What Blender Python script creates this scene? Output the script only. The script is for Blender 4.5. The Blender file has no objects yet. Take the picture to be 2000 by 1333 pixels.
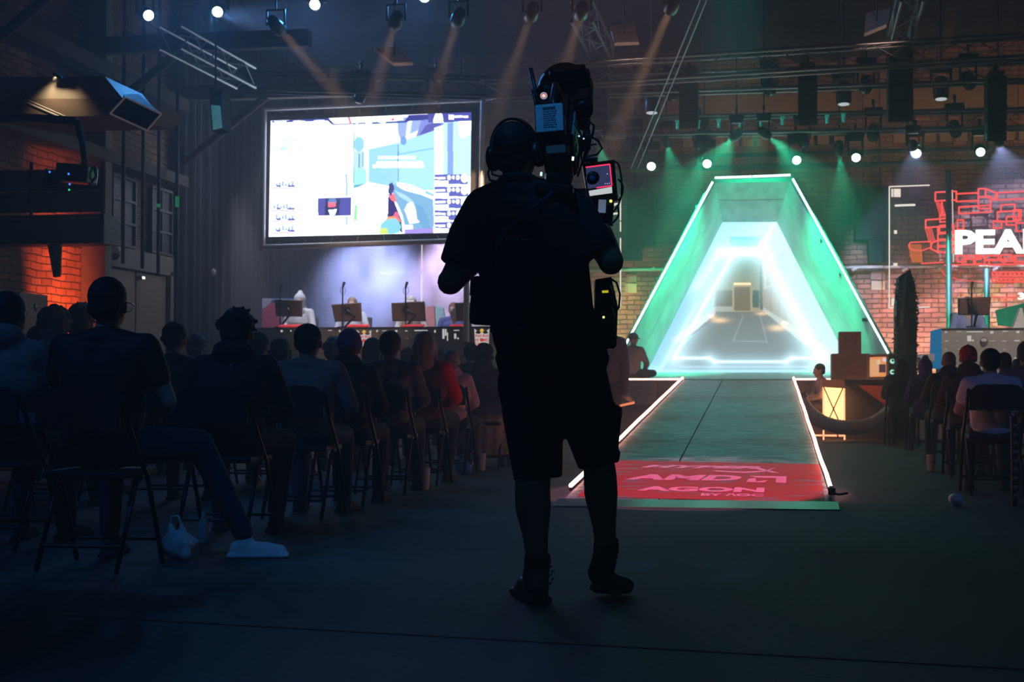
import bpy, bmesh, math, random
import numpy as np
from mathutils import Vector, Matrix, Quaternion, Euler

random.seed(7)
C = bpy.context.scene.collection
SC = bpy.context.scene
PI = math.pi

# ------------------------------------------------------------------ camera
F_PX, W_PX, H_PX = 3050.0, 2000.0, 1333.0
CAM_Z = 0.87
YAW = math.atan(492 / F_PX)
PITCH = math.atan(75.5 / F_PX)
cd = bpy.data.cameras.new('camera'); cam = bpy.data.objects.new('camera', cd); C.objects.link(cam)
cd.sensor_width = 36.0; cd.lens = F_PX / W_PX * 36.0; cd.clip_start = 0.05; cd.clip_end = 200
cam.location = (0, 0, CAM_Z); cam.rotation_euler = (PI / 2 + PITCH, 0, YAW)
SC.camera = cam
cd.dof.use_dof = True; cd.dof.focus_distance = 8.0; cd.dof.aperture_fstop = 6.5
FWD = Vector((-math.sin(YAW) * math.cos(PITCH), math.cos(YAW) * math.cos(PITCH), math.sin(PITCH)))
RGT = Vector((math.cos(YAW), math.sin(YAW), 0))
UPV = RGT.cross(FWD)
CAMP = Vector((0, 0, CAM_Z))

def ray(px, py):
    return FWD + RGT * ((px - 1000) / F_PX) + UPV * ((666.5 - py) / F_PX)
def at(px, py, Y):
    r = ray(px, py); return CAMP + r * (Y / r.y)
def atx(px, py, X):
    r = ray(px, py); return CAMP + r * (X / r.x)
def atz(px, py, z):
    r = ray(px, py); return CAMP + r * ((z - CAM_Z) / r.z)
def atd(px, py, d):
    return CAMP + ray(px, py) * d
def onplane(px, py, p, n):
    r = ray(px, py); return CAMP + r * ((p - CAMP).dot(n) / r.dot(n))

# ------------------------------------------------------------------ world: dark hall filled with thin stage haze
wd = bpy.data.worlds.new('hall_world'); SC.world = wd; wd.use_nodes = True
wn = wd.node_tree; wn.nodes['Background'].inputs[0].default_value = (0.010, 0.014, 0.022, 1)
wn.nodes['Background'].inputs[1].default_value = 0.06
HAZE = 0.016
vs = wn.nodes.new('ShaderNodeVolumeScatter')
vs.inputs['Color'].default_value = (1, 1, 1, 1); vs.inputs['Density'].default_value = HAZE; vs.inputs['Anisotropy'].default_value = 0.35
wn.links.new(vs.outputs[0], wn.nodes['World Output'].inputs['Volume'])

# ------------------------------------------------------------------ exposure
SC.view_settings.view_transform = 'Standard'; SC.view_settings.look = 'None'
SC.view_settings.exposure = 0.0; SC.view_settings.gamma = 1.0; SC.view_settings.use_curve_mapping = False
SC.display_settings.display_device = 'sRGB'
cy = SC.cycles
cy.max_bounces = 4; cy.diffuse_bounces = 2; cy.glossy_bounces = 2; cy.transmission_bounces = 3
cy.volume_bounces = 0; cy.transparent_max_bounces = 6; cy.caustics_reflective = False; cy.caustics_refractive = False
cy.sample_clamp_indirect = 2.0; cy.use_denoising = True; cy.use_light_tree = True
try: cy.denoiser = 'OPENIMAGEDENOISE'
except Exception: pass

# ------------------------------------------------------------------ light helpers and the large lights
def lin(c):
    return tuple(((v / 12.92) if v <= 0.04045 else ((v + 0.055) / 1.055) ** 2.4) for v in c)
def spot(loc, tgt, energy, color, angle, blend=0.3, size=0.05, name='lamp', parent=None, local=False):
    l = bpy.data.lights.new(name, 'SPOT'); l.energy = energy; l.color = color; l.spot_size = math.radians(angle)
    l.spot_blend = blend; l.shadow_soft_size = size
    o = bpy.data.objects.new(name, l); C.objects.link(o)
    if parent is not None: o.parent = parent
    o.location = loc
    d = Vector(tgt) - Vector(loc)
    o.rotation_euler = d.to_track_quat('-Z', 'Y').to_euler()
    return o
def area(loc, tgt, energy, color, sx, sy, name='wash_lamp'):
    l = bpy.data.lights.new(name, 'AREA'); l.energy = energy; l.color = color; l.shape = 'RECTANGLE'; l.size = sx; l.size_y = sy
    o = bpy.data.objects.new(name, l); C.objects.link(o); o.location = loc
    d = Vector(tgt) - Vector(loc); o.rotation_euler = d.to_track_quat('-Z', 'Y').to_euler()
    return o
def pointl(loc, energy, color, size=0.1, name='lamp'):
    l = bpy.data.lights.new(name, 'POINT'); l.energy = energy; l.color = color; l.shadow_soft_size = size
    o = bpy.data.objects.new(name, l); C.objects.link(o); o.location = loc
    return o
BLUE = (0.05, 0.30, 1.0); TEAL = (0.04, 0.75, 0.75); GREEN = (0.02, 1.0, 0.50); WARM = (1.0, 0.42, 0.16); ORANGE = (1.0, 0.12, 0.02)
# blue house wash from the roof truss above and behind the camera
spot((-3.4, -1.0, 6.6), (-.9, 3.0, 0), 620, BLUE, 31, 1.0, 0.15, 'house_wash_blue')
spot((1.5, 1.0, 6.8), (0.6, 8.0, 0), 32, (0.05, 0.60, 0.80), 70, 1.0, 0.15, 'house_wash_teal')
spot((-6.5, 3.0, 6.8), (-3.2, 7.7, 0.3), 260, BLUE, 42, 1.0, 0.15, 'house_wash_left')
spot((5.5, 5.0, 6.8), (3.0, 12.0, 0.8), 300, (.10, .28, 1.0), 60, 1.0, 0.15, 'house_wash_right')
spot((-1.9, 3.2, 6.9), atd(1072, 205, 6.1), 420, (.04, .34, 1.0), 7, 0.9, 0.08, 'added_label_spot')  # unseen narrow spot added to brighten the rear label of the broadcast camera
spot((-0.6, 1.6, 6.8), (-2.35, 7.2, 0.0), 420, (.04, .30, 1.0), 12, 1.0, 0.08, 'added_bag_spot')
# stage wash: green heads on the tunnel
spot(at(1430, 272, 22.2), at(1310, 560, 25.5), 5200, GREEN, 38, 0.9, 0.06, 'stage_wash_green')
spot(at(1520, 270, 22.2), at(1625, 560, 25.5), 5200, GREEN, 33, 0.9, 0.06, 'stage_wash_green')
spot(at(1475, 262, 22.6), at(1475, 405, 25.6), 1100, GREEN, 34, 0.8, 0.06, 'stage_wash_green')
for y_, z_, e_, a_ in ((13.6, 6.7, 560, 27), (16.2, 6.7, 560, 27), (18.8, 6.7, 560, 27), (21.9, 4.6, 170, 44)): spot((-.30, y_ + .3, z_), (-.45, y_, .3), e_, (0.03, 0.78, 0.74), a_, 0.8, 0.06, 'runway_wash_teal')
spot((-1.4, 4.0, 7.4), (-.55, 11.85, .1), 7500, (1.0, .36, .56), 12.5, .12, .04, 'added_print_spot')  # unseen pink spot added so the red print shows bright

# ------------------------------------------------------------------ materials
MATS = {}
def nd(nt, t, **kw):
    n = nt.nodes.new(t)
    for k, v in kw.items(): setattr(n, k, v)
    return n
def mat(name, col, rough=0.6, metal=0.0, var=0.25, scale=12.0, bump=0.0, emit=None, strength=1.0, spec=0.5, sample=None):
    """principled material whose colour and roughness vary with procedural noise"""
    if name in MATS: return MATS[name]
    m = bpy.data.materials.new(name); m.use_nodes = True; nt = m.node_tree
    b = nt.nodes['Principled BSDF']
    b.inputs['Roughness'].default_value = rough; b.inputs['Metallic'].default_value = metal
    b.inputs['Specular IOR Level'].default_value = spec
    tc = nd(nt, 'ShaderNodeTexCoord'); nz = nd(nt, 'ShaderNodeTexNoise'); nz.inputs['Scale'].default_value = scale; nz.inputs['Detail'].default_value = 4
    nt.links.new(tc.outputs['Object'], nz.inputs['Vector'])
    mx = nd(nt, 'ShaderNodeMix', data_type='RGBA')
    c = Vector(col[:3])
    mx.inputs['A'].default_value = (*(c * (1 - var)), 1); mx.inputs['B'].default_value = (*(c * (1 + var)), 1)
    nt.links.new(nz.outputs['Fac'], mx.inputs['Factor']); nt.links.new(mx.outputs['Result'], b.inputs['Base Color'])
    if bump:
        bp = nd(nt, 'ShaderNodeBump'); bp.inputs['Strength'].default_value = bump
        nt.links.new(nz.outputs['Fac'], bp.inputs['Height']); nt.links.new(bp.outputs[0], b.inputs['Normal'])
    if emit is not None:
        b.inputs['Emission Color'].default_value = (*emit, 1); b.inputs['Emission Strength'].default_value = strength
    if sample is not None: m.cycles.emission_sampling = sample
    MATS[name] = m; return m
def emis(name, col, strength=1.0, sample=None):
    if name in MATS: return MATS[name]
    m = bpy.data.materials.new(name); m.use_nodes = True; nt = m.node_tree; nt.nodes.clear()
    e = nd(nt, 'ShaderNodeEmission'); e.inputs[0].default_value = (*col, 1); e.inputs[1].default_value = strength
    o = nd(nt, 'ShaderNodeOutputMaterial'); nt.links.new(e.outputs[0], o.inputs[0])
    if sample is not None: m.cycles.emission_sampling = sample
    MATS[name] = m; return m

# ------------------------------------------------------------------ objects
def setp(o, label=None, cat=None, group=None, kind=None):
    if label: o['label'] = label
    if cat: o['category'] = cat
    if group: o['group'] = group
    if kind: o['kind'] = kind
    return o
def thing(name, label, cat, loc=(0, 0, 0), rz=0.0, group=None):
    o = bpy.data.objects.new(name, None); C.objects.link(o); o.location = loc; o.rotation_euler = (0, 0, rz)
    o.empty_display_size = 0.1
    return setp(o, label, cat, group)
def link_mesh(name, me, m, parent=None, mats=None):
    o = bpy.data.objects.new(name, me); C.objects.link(o)
    if parent is not None: o.parent = parent
    if mats:
        for x in mats: me.materials.append(x)
    elif m is not None:
        me.materials.append(m)
    return o

class MB:
    """collects primitive shapes; build() makes them ONE mesh object"""
    def __init__(s): s.v = []; s.f = []; s.m = []; s.sm = []
    def add(s, vs, fs, mi=0, smooth=False):
        b = len(s.v); s.v += [tuple(v) for v in vs]
        for f in fs: s.f.append([b + i for i in f]); s.m.append(mi); s.sm.append(smooth)
        return s
    def box(s, c, d, rot=None, mi=0, bev=0.0):
        c = Vector(c); hx, hy, hz = d[0] / 2, d[1] / 2, d[2] / 2
        R = rot if isinstance(rot, Matrix) else (Euler(rot).to_matrix() if rot else Matrix.Identity(3))
        b = min(bev, hx * .9, hy * .9, hz * .9)
        if b <= 0:
            pts = [Vector((x, y, z)) for z in (-hz, hz) for y in (-hy, hy) for x in (-hx, hx)]
            fs = [(0, 2, 3, 1), (4, 5, 7, 6), (0, 1, 5, 4), (2, 6, 7, 3), (0, 4, 6, 2), (1, 3, 7, 5)]
            s.add([c + R @ p for p in pts], fs, mi)
        else:
            bm = bmesh.new(); bmesh.ops.create_cube(bm, size=1)
            for v in bm.verts: v.co = Vector((v.co.x * 2 * hx, v.co.y * 2 * hy, v.co.z * 2 * hz))
            bmesh.ops.bevel(bm, geom=bm.edges[:] + bm.verts[:], offset=b, segments=2, affect='EDGES', profile=0.6)
            bm.verts.index_update()
            s.add([c + R @ v.co for v in bm.verts], [[v.index for v in f.verts] for f in bm.faces], mi)
            bm.free()
        return s
    def cyl(s, p0, p1, r0, r1=None, n=12, mi=0, caps=True):
        p0 = Vector(p0); p1 = Vector(p1); r1 = r0 if r1 is None else r1
        d = (p1 - p0); 
        if d.length < 1e-6: return s
        q = d.to_track_quat('Z', 'X'); X = q @ Vector((1, 0, 0)); Y = q @ Vector((0, 1, 0))
        vs = []
        for p, r in ((p0, r0), (p1, r1)):
            for i in range(n):
                a = 2 * PI * i / n; vs.append(p + X * (r * math.cos(a)) + Y * (r * math.sin(a)))
        fs = [(i, (i + 1) % n, n + (i + 1) % n, n + i) for i in range(n)]
        s.add(vs, fs, mi, True)
        if caps:
            s.add(vs[:n], [tuple(reversed(range(n)))], mi); s.add(vs[n:], [tuple(range(n))], mi)
        return s
    def lathe(s, origin, axis, prof, n=24, mi=0):
        """prof: (distance along axis, radius)"""
        o = Vector(origin); ax = Vector(axis).normalized(); q = ax.to_track_quat('Z', 'X'); X = q @ Vector((1, 0, 0)); Y = q @ Vector((0, 1, 0))
        vs = []
        for t, r in prof:
            for i in range(n):
                a = 2 * PI * i / n; vs.append(o + ax * t + X * (r * math.cos(a)) + Y * (r * math.sin(a)))
        fs = []
        for k in range(len(prof) - 1):
            for i in range(n): fs.append((k * n + i, k * n + (i + 1) % n, (k + 1) * n + (i + 1) % n, (k + 1) * n + i))
        fs.append(tuple(reversed(range(n)))); fs.append(tuple(range((len(prof) - 1) * n, len(prof) * n)))
        return s.add(vs, fs, mi, True)
    def ball(s, c, r, n=14, mi=0, rot=None):
        c = Vector(c); r = (r, r, r) if isinstance(r, (int, float)) else r
        R = Euler(rot).to_matrix() if rot else Matrix.Identity(3)
        vs = []; m = n // 2
        for k in range(1, m):
            ph = PI * k / m
            for i in range(n):
                a = 2 * PI * i / n; vs.append(c + R @ Vector((r[0] * math.sin(ph) * math.cos(a), r[1] * math.sin(ph) * math.sin(a), r[2] * math.cos(ph))))
        fs = []
        for k in range(m - 2):
            for i in range(n): fs.append((k * n + i, (k + 1) * n + i, (k + 1) * n + (i + 1) % n, k * n + (i + 1) % n))
        T = len(vs); vs += [c + R @ Vector((0, 0, r[2])), c + R @ Vector((0, 0, -r[2]))]
        for i in range(n):
            fs.append((T, i, (i + 1) % n)); fs.append((T + 1, (m - 2) * n + (i + 1) % n, (m - 2) * n + i))
        return s.add(vs, fs, mi, True)
    def tube(s, pts, r, n=8, mi=0):
        pts = [Vector(p) for p in pts]; N = len(pts)
        rr = r if isinstance(r, (list, tuple)) else [r] * N
        vs = []; up = None
        for i, p in enumerate(pts):
            t = (pts[min(i + 1, N - 1)] - pts[max(i - 1, 0)]).normalized()
            if up is None:
                up = Vector((0, 0, 1)) if abs(t.z) < .9 else Vector((1, 0, 0))
            x = t.cross(up); 
            if x.length < 1e-4: x = t.cross(Vector((0, 1, 0)))
            x.normalize(); y = x.cross(t).normalized(); up = y
            for k in range(n):
                a = 2 * PI * k / n; vs.append(p + x * (rr[i] * math.cos(a)) + y * (rr[i] * math.sin(a)))
        fs = [(i * n + k, (i + 1) * n + k, (i + 1) * n + (k + 1) % n, i * n + (k + 1) % n) for i in range(N - 1) for k in range(n)]
        fs.append(tuple(range(n))); fs.append(tuple(reversed(range((N - 1) * n, N * n))))
        return s.add(vs, fs, mi, True)
    def prism(s, pts, off, mi=0):
        """polygon pts (3-D, planar) extruded by vector off"""
        pts = [Vector(p) for p in pts]; off = Vector(off); n = len(pts)
        vs = pts + [p + off for p in pts]
        nrm = Vector((0, 0, 0))
        for i in range(n): nrm += pts[i].cross(pts[(i + 1) % n])
        fs = [tuple(range(n)), tuple(reversed(range(n, 2 * n)))] + [(i, i + n, (i + 1) % n + n, (i + 1) % n) for i in range(n)]
        if nrm.dot(off) > 0: fs = [tuple(reversed(f)) for f in fs]
        return s.add(vs, fs, mi)
    def build(s, name, m, parent=None, origin=None, mats=None):
        me = bpy.data.meshes.new(name)
        if origin is None and parent is not None and s.__dict__.get('world'):
            r_ = parent
            while r_.parent is not None: r_ = r_.parent
            origin = r_.location
        o0 = Vector(origin) if origin is not None else Vector((0, 0, 0))
        me.from_pydata([tuple(Vector(v) - o0) for v in s.v], [], s.f)
        ob = link_mesh(name, me, m, parent, mats)
        me.polygons.foreach_set('material_index', s.m); me.polygons.foreach_set('use_smooth', s.sm)
        me.update(); return ob
def WB():
    b = MB(); b.world = True; return b      # shapes given in world coordinates, stored relative to the parent Empty
def solo(b, name, m, label=None, cat=None, group=None, kind=None, mats=None):
    """one-mesh top-level object with its origin at its own base centre"""
    vs = np.array([tuple(v) for v in b.v]); o = Vector(((vs[:, 0].min() + vs[:, 0].max()) / 2, (vs[:, 1].min() + vs[:, 1].max()) / 2, vs[:, 2].min()))
    ob = b.build(name, m, None, origin=o, mats=mats); ob.location = o
    return setp(ob, label, cat, group, kind)
def copy_tree(o, parent=None):
    c = o.copy(); C.objects.link(c)
    if parent is not None: c.parent = parent
    for ch in list(o.children): copy_tree(ch, c)
    return c

# text as a flat mesh: returns (verts, faces) in a unit frame, cap height about 0.7
_txt = {}
def text_mesh(s, bold=0.0, width=1.0, shear=0.0):
    k = (s, bold, width, shear)
    if k in _txt: return _txt[k]
    cu = bpy.data.curves.new('t', 'FONT'); cu.body = s; cu.offset = bold; cu.resolution_u = 3; cu.shear = shear; cu.fill_mode = 'FRONT' if hasattr(cu, 'fill_mode') else cu.fill_mode
    o = bpy.data.objects.new('t', cu); C.objects.link(o)
    dg = bpy.context.evaluated_depsgraph_get(); dg.update()
    me = bpy.data.meshes.new_from_object(o.evaluated_get(dg))
    vs = np.array([tuple(v.co) for v in me.vertices]); fs = [tuple(p.vertices) for p in me.polygons]
    C.objects.unlink(o); bpy.data.objects.remove(o); bpy.data.curves.remove(cu); bpy.data.meshes.remove(me)
    vs[:, 0] -= vs[:, 0].min(); vs[:, 1] -= vs[:, 1].min()
    w = vs[:, 0].max(); h = vs[:, 1].max()
    _txt[k] = (vs[:, :2] / np.array([w, h]), fs); return _txt[k]
def text_quad(b, s, c00, c10, c01, off, mi=0, bold=0.02, shear=0.0):
    """lay text s into the parallelogram with lower-left c00, lower-right c10, upper-left c01"""
    vs, fs = text_mesh(s, bold, 1.0, shear); c00, c10, c01, off = Vector(c00), Vector(c10), Vector(c01), Vector(off)
    b.add([c00 + (c10 - c00) * float(u) + (c01 - c00) * float(v) + off for u, v in vs], fs, mi)

# ================================================================== SETTING
def brick_mat(name, axis, c1, c2, mortar, scale=1.0):
    m = bpy.data.materials.new(name); m.use_nodes = True; nt = m.node_tree; b = nt.nodes['Principled BSDF']
    tc = nd(nt, 'ShaderNodeTexCoord'); sp = nd(nt, 'ShaderNodeSeparateXYZ'); cb = nd(nt, 'ShaderNodeCombineXYZ')
    nt.links.new(tc.outputs['Object'], sp.inputs[0]); nt.links.new(sp.outputs[axis], cb.inputs['X']); nt.links.new(sp.outputs['Z'], cb.inputs['Y'])
    wob = nd(nt, 'ShaderNodeTexNoise'); wob.inputs['Scale'].default_value = 3; nt.links.new(tc.outputs['Object'], wob.inputs['Vector'])
    mm = nd(nt, 'ShaderNodeVectorMath', operation='MULTIPLY_ADD'); mm.inputs[1].default_value = (.05, .05, 0)
    nt.links.new(wob.outputs['Color'], mm.inputs[0]); nt.links.new(cb.outputs[0], mm.inputs[2])
    br = nd(nt, 'ShaderNodeTexBrick'); br.inputs['Scale'].default_value = scale; br.inputs['Brick Width'].default_value = .28; br.inputs['Row Height'].default_value = .095
    br.inputs['Mortar Size'].default_value = .012; br.inputs['Mortar Smooth'].default_value = .6; br.inputs['Bias'].default_value = -.2
    br.inputs['Color1'].default_value = (*c1, 1); br.inputs['Color2'].default_value = (*c2, 1); br.inputs['Mortar'].default_value = (*mortar, 1)
    nt.links.new(mm.outputs[0], br.inputs['Vector'])
    nz = nd(nt, 'ShaderNodeTexNoise'); nz.inputs['Scale'].default_value = 2.2; nz.inputs['Detail'].default_value = 5; nt.links.new(tc.outputs['Object'], nz.inputs['Vector'])
    rp = nd(nt, 'ShaderNodeMapRange'); rp.inputs['From Min'].default_value = .35; rp.inputs['From Max'].default_value = .7; rp.inputs['To Min'].default_value = .45; rp.inputs['To Max'].default_value = 1.25
    nt.links.new(nz.outputs['Fac'], rp.inputs[0])
    mx = nd(nt, 'ShaderNodeVectorMath', operation='SCALE'); nt.links.new(br.outputs['Color'], mx.inputs[0]); nt.links.new(rp.outputs[0], mx.inputs['Scale'])
    nt.links.new(mx.outputs[0], b.inputs['Base Color']); b.inputs['Roughness'].default_value = .85
    bp = nd(nt, 'ShaderNodeBump'); bp.inputs['Strength'].default_value = .9; bp.inputs['Distance'].default_value = .03; bp.invert = True
    nt.links.new(br.outputs['Fac'], bp.inputs['Height']); nt.links.new(bp.outputs[0], b.inputs['Normal'])
    return m
def floor_mat():
    m = bpy.data.materials.new('worn_concrete'); m.use_nodes = True; nt = m.node_tree; b = nt.nodes['Principled BSDF']
    tc = nd(nt, 'ShaderNodeTexCoord'); n1 = nd(nt, 'ShaderNodeTexNoise'); n1.inputs['Scale'].default_value = .8; n1.inputs['Detail'].default_value = 8
    n2 = nd(nt, 'ShaderNodeTexNoise'); n2.inputs['Scale'].default_value = 30; n2.inputs['Detail'].default_value = 3
    nt.links.new(tc.outputs['Object'], n1.inputs[0]); nt.links.new(tc.outputs['Object'], n2.inputs[0])
    cr = nd(nt, 'ShaderNodeValToRGB'); cr.color_ramp.elements[0].position = .3; cr.color_ramp.elements[0].color = (.045, .045, .047, 1); cr.color_ramp.elements[1].position = .75; cr.color_ramp.elements[1].color = (.12, .115, .11, 1)
    nt.links.new(n1.outputs['Fac'], cr.inputs[0])
    mx = nd(nt, 'ShaderNodeMix', data_type='RGBA', blend_type='MULTIPLY'); mx.inputs['Factor'].default_value = .35
    nt.links.new(cr.outputs[0], mx.inputs['A']); nt.links.new(n2.outputs['Color'], mx.inputs['B']); nt.links.new(mx.outputs['Result'], b.inputs['Base Color'])
    r = nd(nt, 'ShaderNodeMapRange'); r.inputs['To Min'].default_value = .60; r.inputs['To Max'].default_value = .85; b.inputs['Specular IOR Level'].default_value = .3; nt.links.new(n1.outputs['Fac'], r.inputs[0]); nt.links.new(r.outputs[0], b.inputs['Roughness'])
    bp = nd(nt, 'ShaderNodeBump'); bp.inputs['Strength'].default_value = .25; bp.inputs['Distance'].default_value = .01; nt.links.new(n2.outputs['Fac'], bp.inputs['Height']); nt.links.new(bp.outputs[0], b.inputs['Normal'])
    return m
WX, WR, YB, YR, ZC = -9.0, 9.0, 31.0, -6.0, 7.8
STG, SY = 0.865, 24.0
black = mat('black_paint', (.012, .012, .013), .55)
dark = mat('dark_steel', (.03, .03, .032), .45, .6)
alu = mat('aluminium', (.45, .46, .48), .32, 1.0, .12)
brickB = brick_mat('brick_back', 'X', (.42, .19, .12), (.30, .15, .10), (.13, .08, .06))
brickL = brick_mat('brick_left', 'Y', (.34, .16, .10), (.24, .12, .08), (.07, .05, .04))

def panel(name, c, d, m, **kw):
    b = MB().box(c, d); o = solo(b, name, m, **kw); o['kind'] = 'structure'; return o
panel('floor', (0, (YB + YR) / 2, -.1), (WR - WX, YB - YR, .2), floor_mat())
panel('wall_back', (0, YB + .15, ZC / 2), (WR - WX, .3, ZC), brickB)
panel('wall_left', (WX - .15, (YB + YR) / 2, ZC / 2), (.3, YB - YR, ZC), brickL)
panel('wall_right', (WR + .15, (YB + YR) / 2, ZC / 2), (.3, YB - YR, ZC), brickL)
panel('wall_rear', (0, YR - .15, ZC / 2), (WR - WX, .3, ZC), brickB)
# floor joints
jm = mat('joint_filler', (.015, .015, .017), .9)
for k, (a, b_) in enumerate(((atz(120, 1203, 0), atz(2080, 1313, 0)),)):
    d = (b_ - a); q = Vector((-d.y, d.x, 0)).normalized() * .008
    o = solo(MB().prism([a - q, b_ - q, b_ + q, a + q], (0, 0, .002)), 'trim_1', jm); o['kind'] = 'structure'
# ceiling with gathered dark cloth swags
def swag_ceiling():
    nx, ny = 150, 110; vs = []; fs = []
    for j in range(ny + 1):
        for i in range(nx + 1):
            x = WX + (WR - WX) * i / nx; y = YR + (YB - YR) * j / ny
            s = abs(math.sin(y * .75 + .25 * math.sin(x * .8)))
            z = ZC - .10 - .55 * (s ** .7) * (.7 + .3 * math.sin(x * .55 + 1)) - .05 * math.sin(x * 9 + 2 * math.sin(y * 2.1)) * s - .03 * math.sin(y * 14 + x)
            vs.append((x, y, z))
    for j in range(ny):
        for i in range(nx):
            a = j * (nx + 1) + i; fs.append((a, a + nx + 1, a + nx + 2, a + 1))
    b = MB(); b.add(vs, fs, 0, True); b.box((0, (YB + YR) / 2, ZC + .1), (WR - WX, YB - YR, .2))
    o = b.build('ceiling', mat('black_drape_cloth', (.035, .038, .042), .9, var=.3, scale=5)); o['kind'] = 'structure'
swag_ceiling()
# upper band of boarding on the back wall and the roof beams
board = mat('stained_boarding', (.34, .20, .11), .7, var=.35, scale=3)
b = MB(); b.box((0, YB - .06, 6.35), (17.9, .1, .5)); o = solo(b, 'trim_2', board); o['kind'] = 'structure'
b = MB()
for k in range(60):
    if k % 7 != 3: b.box((-8.7 + k * .29, YB - .05, 5.55), (.22, .08, .2))
o = solo(b, 'trim_3', mat('pale_boarding', (.42, .27, .16), .7)); o['kind'] = 'structure'
# black stage curtains in the far left corner
def curtain(lab, x0, y0, x1, y1, z1):
    d = Vector((x1 - x0, y1 - y0, 0)); L = d.length; d.normalize(); nn = Vector((-d.y, d.x, 0)); n_ = int(L / .03); vs = []
    for i in range(n_ + 1):
        w = .045 * math.sin(i * .55) + .02 * math.sin(i * .21 + 1)
        for z in (.02, z1): vs.append(Vector((x0, y0, z)) + d * (L * i / n_) + nn * w)
    bb = MB(); bb.add(vs, [(2 * i, 2 * i + 2, 2 * i + 3, 2 * i + 1) for i in range(n_)], 0, True)
    t = thing('stage_curtain', lab, 'curtain', (x0, y0, 0), 0)
    bb.world = True; bb.build('curtain_cloth', mat('curtain_black', (.022, .022, .026), .9, var=.2), t)
    WB_ = MB(); WB_.world = True; WB_.cyl((x0, y0, z1), (x1, y1, z1), .03); WB_.build('curtain_rail', black, t)
curtain('black pleated curtain covering the rear end of the left brick wall', WX + .14, 22.75, WX + .14, 30.6, 6.9)
curtain('black pleated curtain hanging on the back wall behind the players at the long desk', WX + .3, 30.78, -6.5, 30.78, 6.9)
# brick pier, door, window of the left wall
pier = mat('rendered_pier', (.30, .27, .24), .8)
o = solo(MB().box((WX + .17, 19.75, 3.0), (.34, .22, 6.0), bev=.01), 'wall_left_pier', pier); o['kind'] = 'structure'
Yd0, Yd1 = 20.05, 22.5
dr = thing('door_1', None, None, (WX + .06, (Yd0 + Yd1) / 2, 0)); dr['kind'] = 'structure'
plyw = mat('brown_door_paint', (.28, .19, .13), .6, var=.12, scale=2)
fr = mat('door_frame_paint', (.18, .14, .11), .6)
for s in (-1, 1):
    lf = MB().box((.0, s * .58, 1.22), (.06, 1.12, 2.4), bev=.01).build('door_leaf', plyw, dr)
    MB().cyl((.05, s * .08, 1.0), (.05, s * .08, 1.3), .015).build('door_handle', alu, lf)
b = MB().box((.03, 0, 2.58), (.12, 2.6, .28)).box((.03, -1.25, 1.25), (.12, .12, 2.5)).box((.03, 1.25, 1.25), (.12, .12, 2.5)); b.build('door_frame', fr, dr)
wn1 = thing('window_1', None, None, (WX + .03, 20.9, 2.77)); wn1['kind'] = 'structure'
MB().box((0, 0, .48), (.05, .75, .96)).build('window_pane', mat('dark_glass', (.008, .009, .012), .45, spec=.1), wn1)
b = MB()
for z in (0, .32, .64, .96): b.box((.03, 0, z), (.05, .8, .035))
for y in (-.39, 0, .39): b.box((.03, y, .48), (.05, .035, .96))
b.build('window_frame', mat('window_frame_dark', (.05, .045, .04), .6), wn1)
wn2 = copy_tree(wn1); wn2.name = 'window_2'; wn2.location = (WX + .03, 22.3, 2.77); wn2['kind'] = 'structure'

# ================================================================== STAGE
stg = thing('stage', 'long black stage deck across the hall front under the tunnel and desks', 'stage', (0, 27.5, 0))
b = WB(); b.box((0, (SY + YB) / 2 - .16, STG - .03), (17.5, YB - SY - .34, .06)); b.build('deck', mat('stage_deck_black', (.03, .03, .032), .5), stg)
b = WB(); b.box((-5.04, SY + .05, STG / 2 - .03), (7.4, .06, STG - .06)); b.box((4.62, SY + .05, STG / 2 - .03), (8.2, .06, STG - .06)); b.build('skirt', mat('skirt_brown', (.16, .11, .09), .7, var=.3, scale=2), stg)
# runway ramp
RX0 = (atz(1100, 985, 0).x + at(1335, 742, SY).x) / 2; RX1 = (atz(1628, 998, 0).x + at(1548, 742, SY).x) / 2
RY0 = 10.70; RW = 1.40
RF0, RF1 = atz(1100, 985, 0).x, atz(1628, 998, 0).x
RB0, RB1 = at(1335, 742, SY).x, at(1548, 742, SY).x
def ramp_z(Y): return .02 + (STG - .02) * (Y - RY0) / (SY - RY0)
RP = Vector((0, RY0, .02)); RN = Vector((0, -(STG - .02), SY - RY0)).normalized()
def ramp_hit(px, py): return onplane(px, py, RP, RN)
def lerp(a, b_, t): return a + (b_ - a) * t
def rampmat():
    m = bpy.data.materials.new('worn_runway_board'); m.use_nodes = True; nt = m.node_tree; b = nt.nodes['Principled BSDF']
    tc = nd(nt, 'ShaderNodeTexCoord'); mp = nd(nt, 'ShaderNodeMapping'); mp.inputs['Scale'].default_value = (2.2, 4.5, 1); nt.links.new(tc.outputs['Object'], mp.inputs[0])
    n = nd(nt, 'ShaderNodeTexNoise'); n.inputs['Scale'].default_value = 2.0; n.inputs['Detail'].default_value = 10; n.inputs['Roughness'].default_value = .7; nt.links.new(mp.outputs[0], n.inputs[0])
    cr = nd(nt, 'ShaderNodeValToRGB'); cr.color_ramp.elements[0].position = .40; cr.color_ramp.elements[0].color = (.015, .02, .02, 1); cr.color_ramp.elements[1].position = .64; cr.color_ramp.elements[1].color = (.34, .40, .40, 1)
    nt.links.new(n.outputs['Fac'], cr.inputs[0]); nt.links.new(cr.outputs[0], b.inputs['Base Color']); b.inputs['Roughness'].default_value = .5
    return m
ramp = thing('runway_ramp', 'worn dark runway ramp rising from the floor to the tunnel stage', 'ramp', ((RF0 + RF1) / 2, RY0, 0))
rm = rampmat(); tsm = .36
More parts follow.
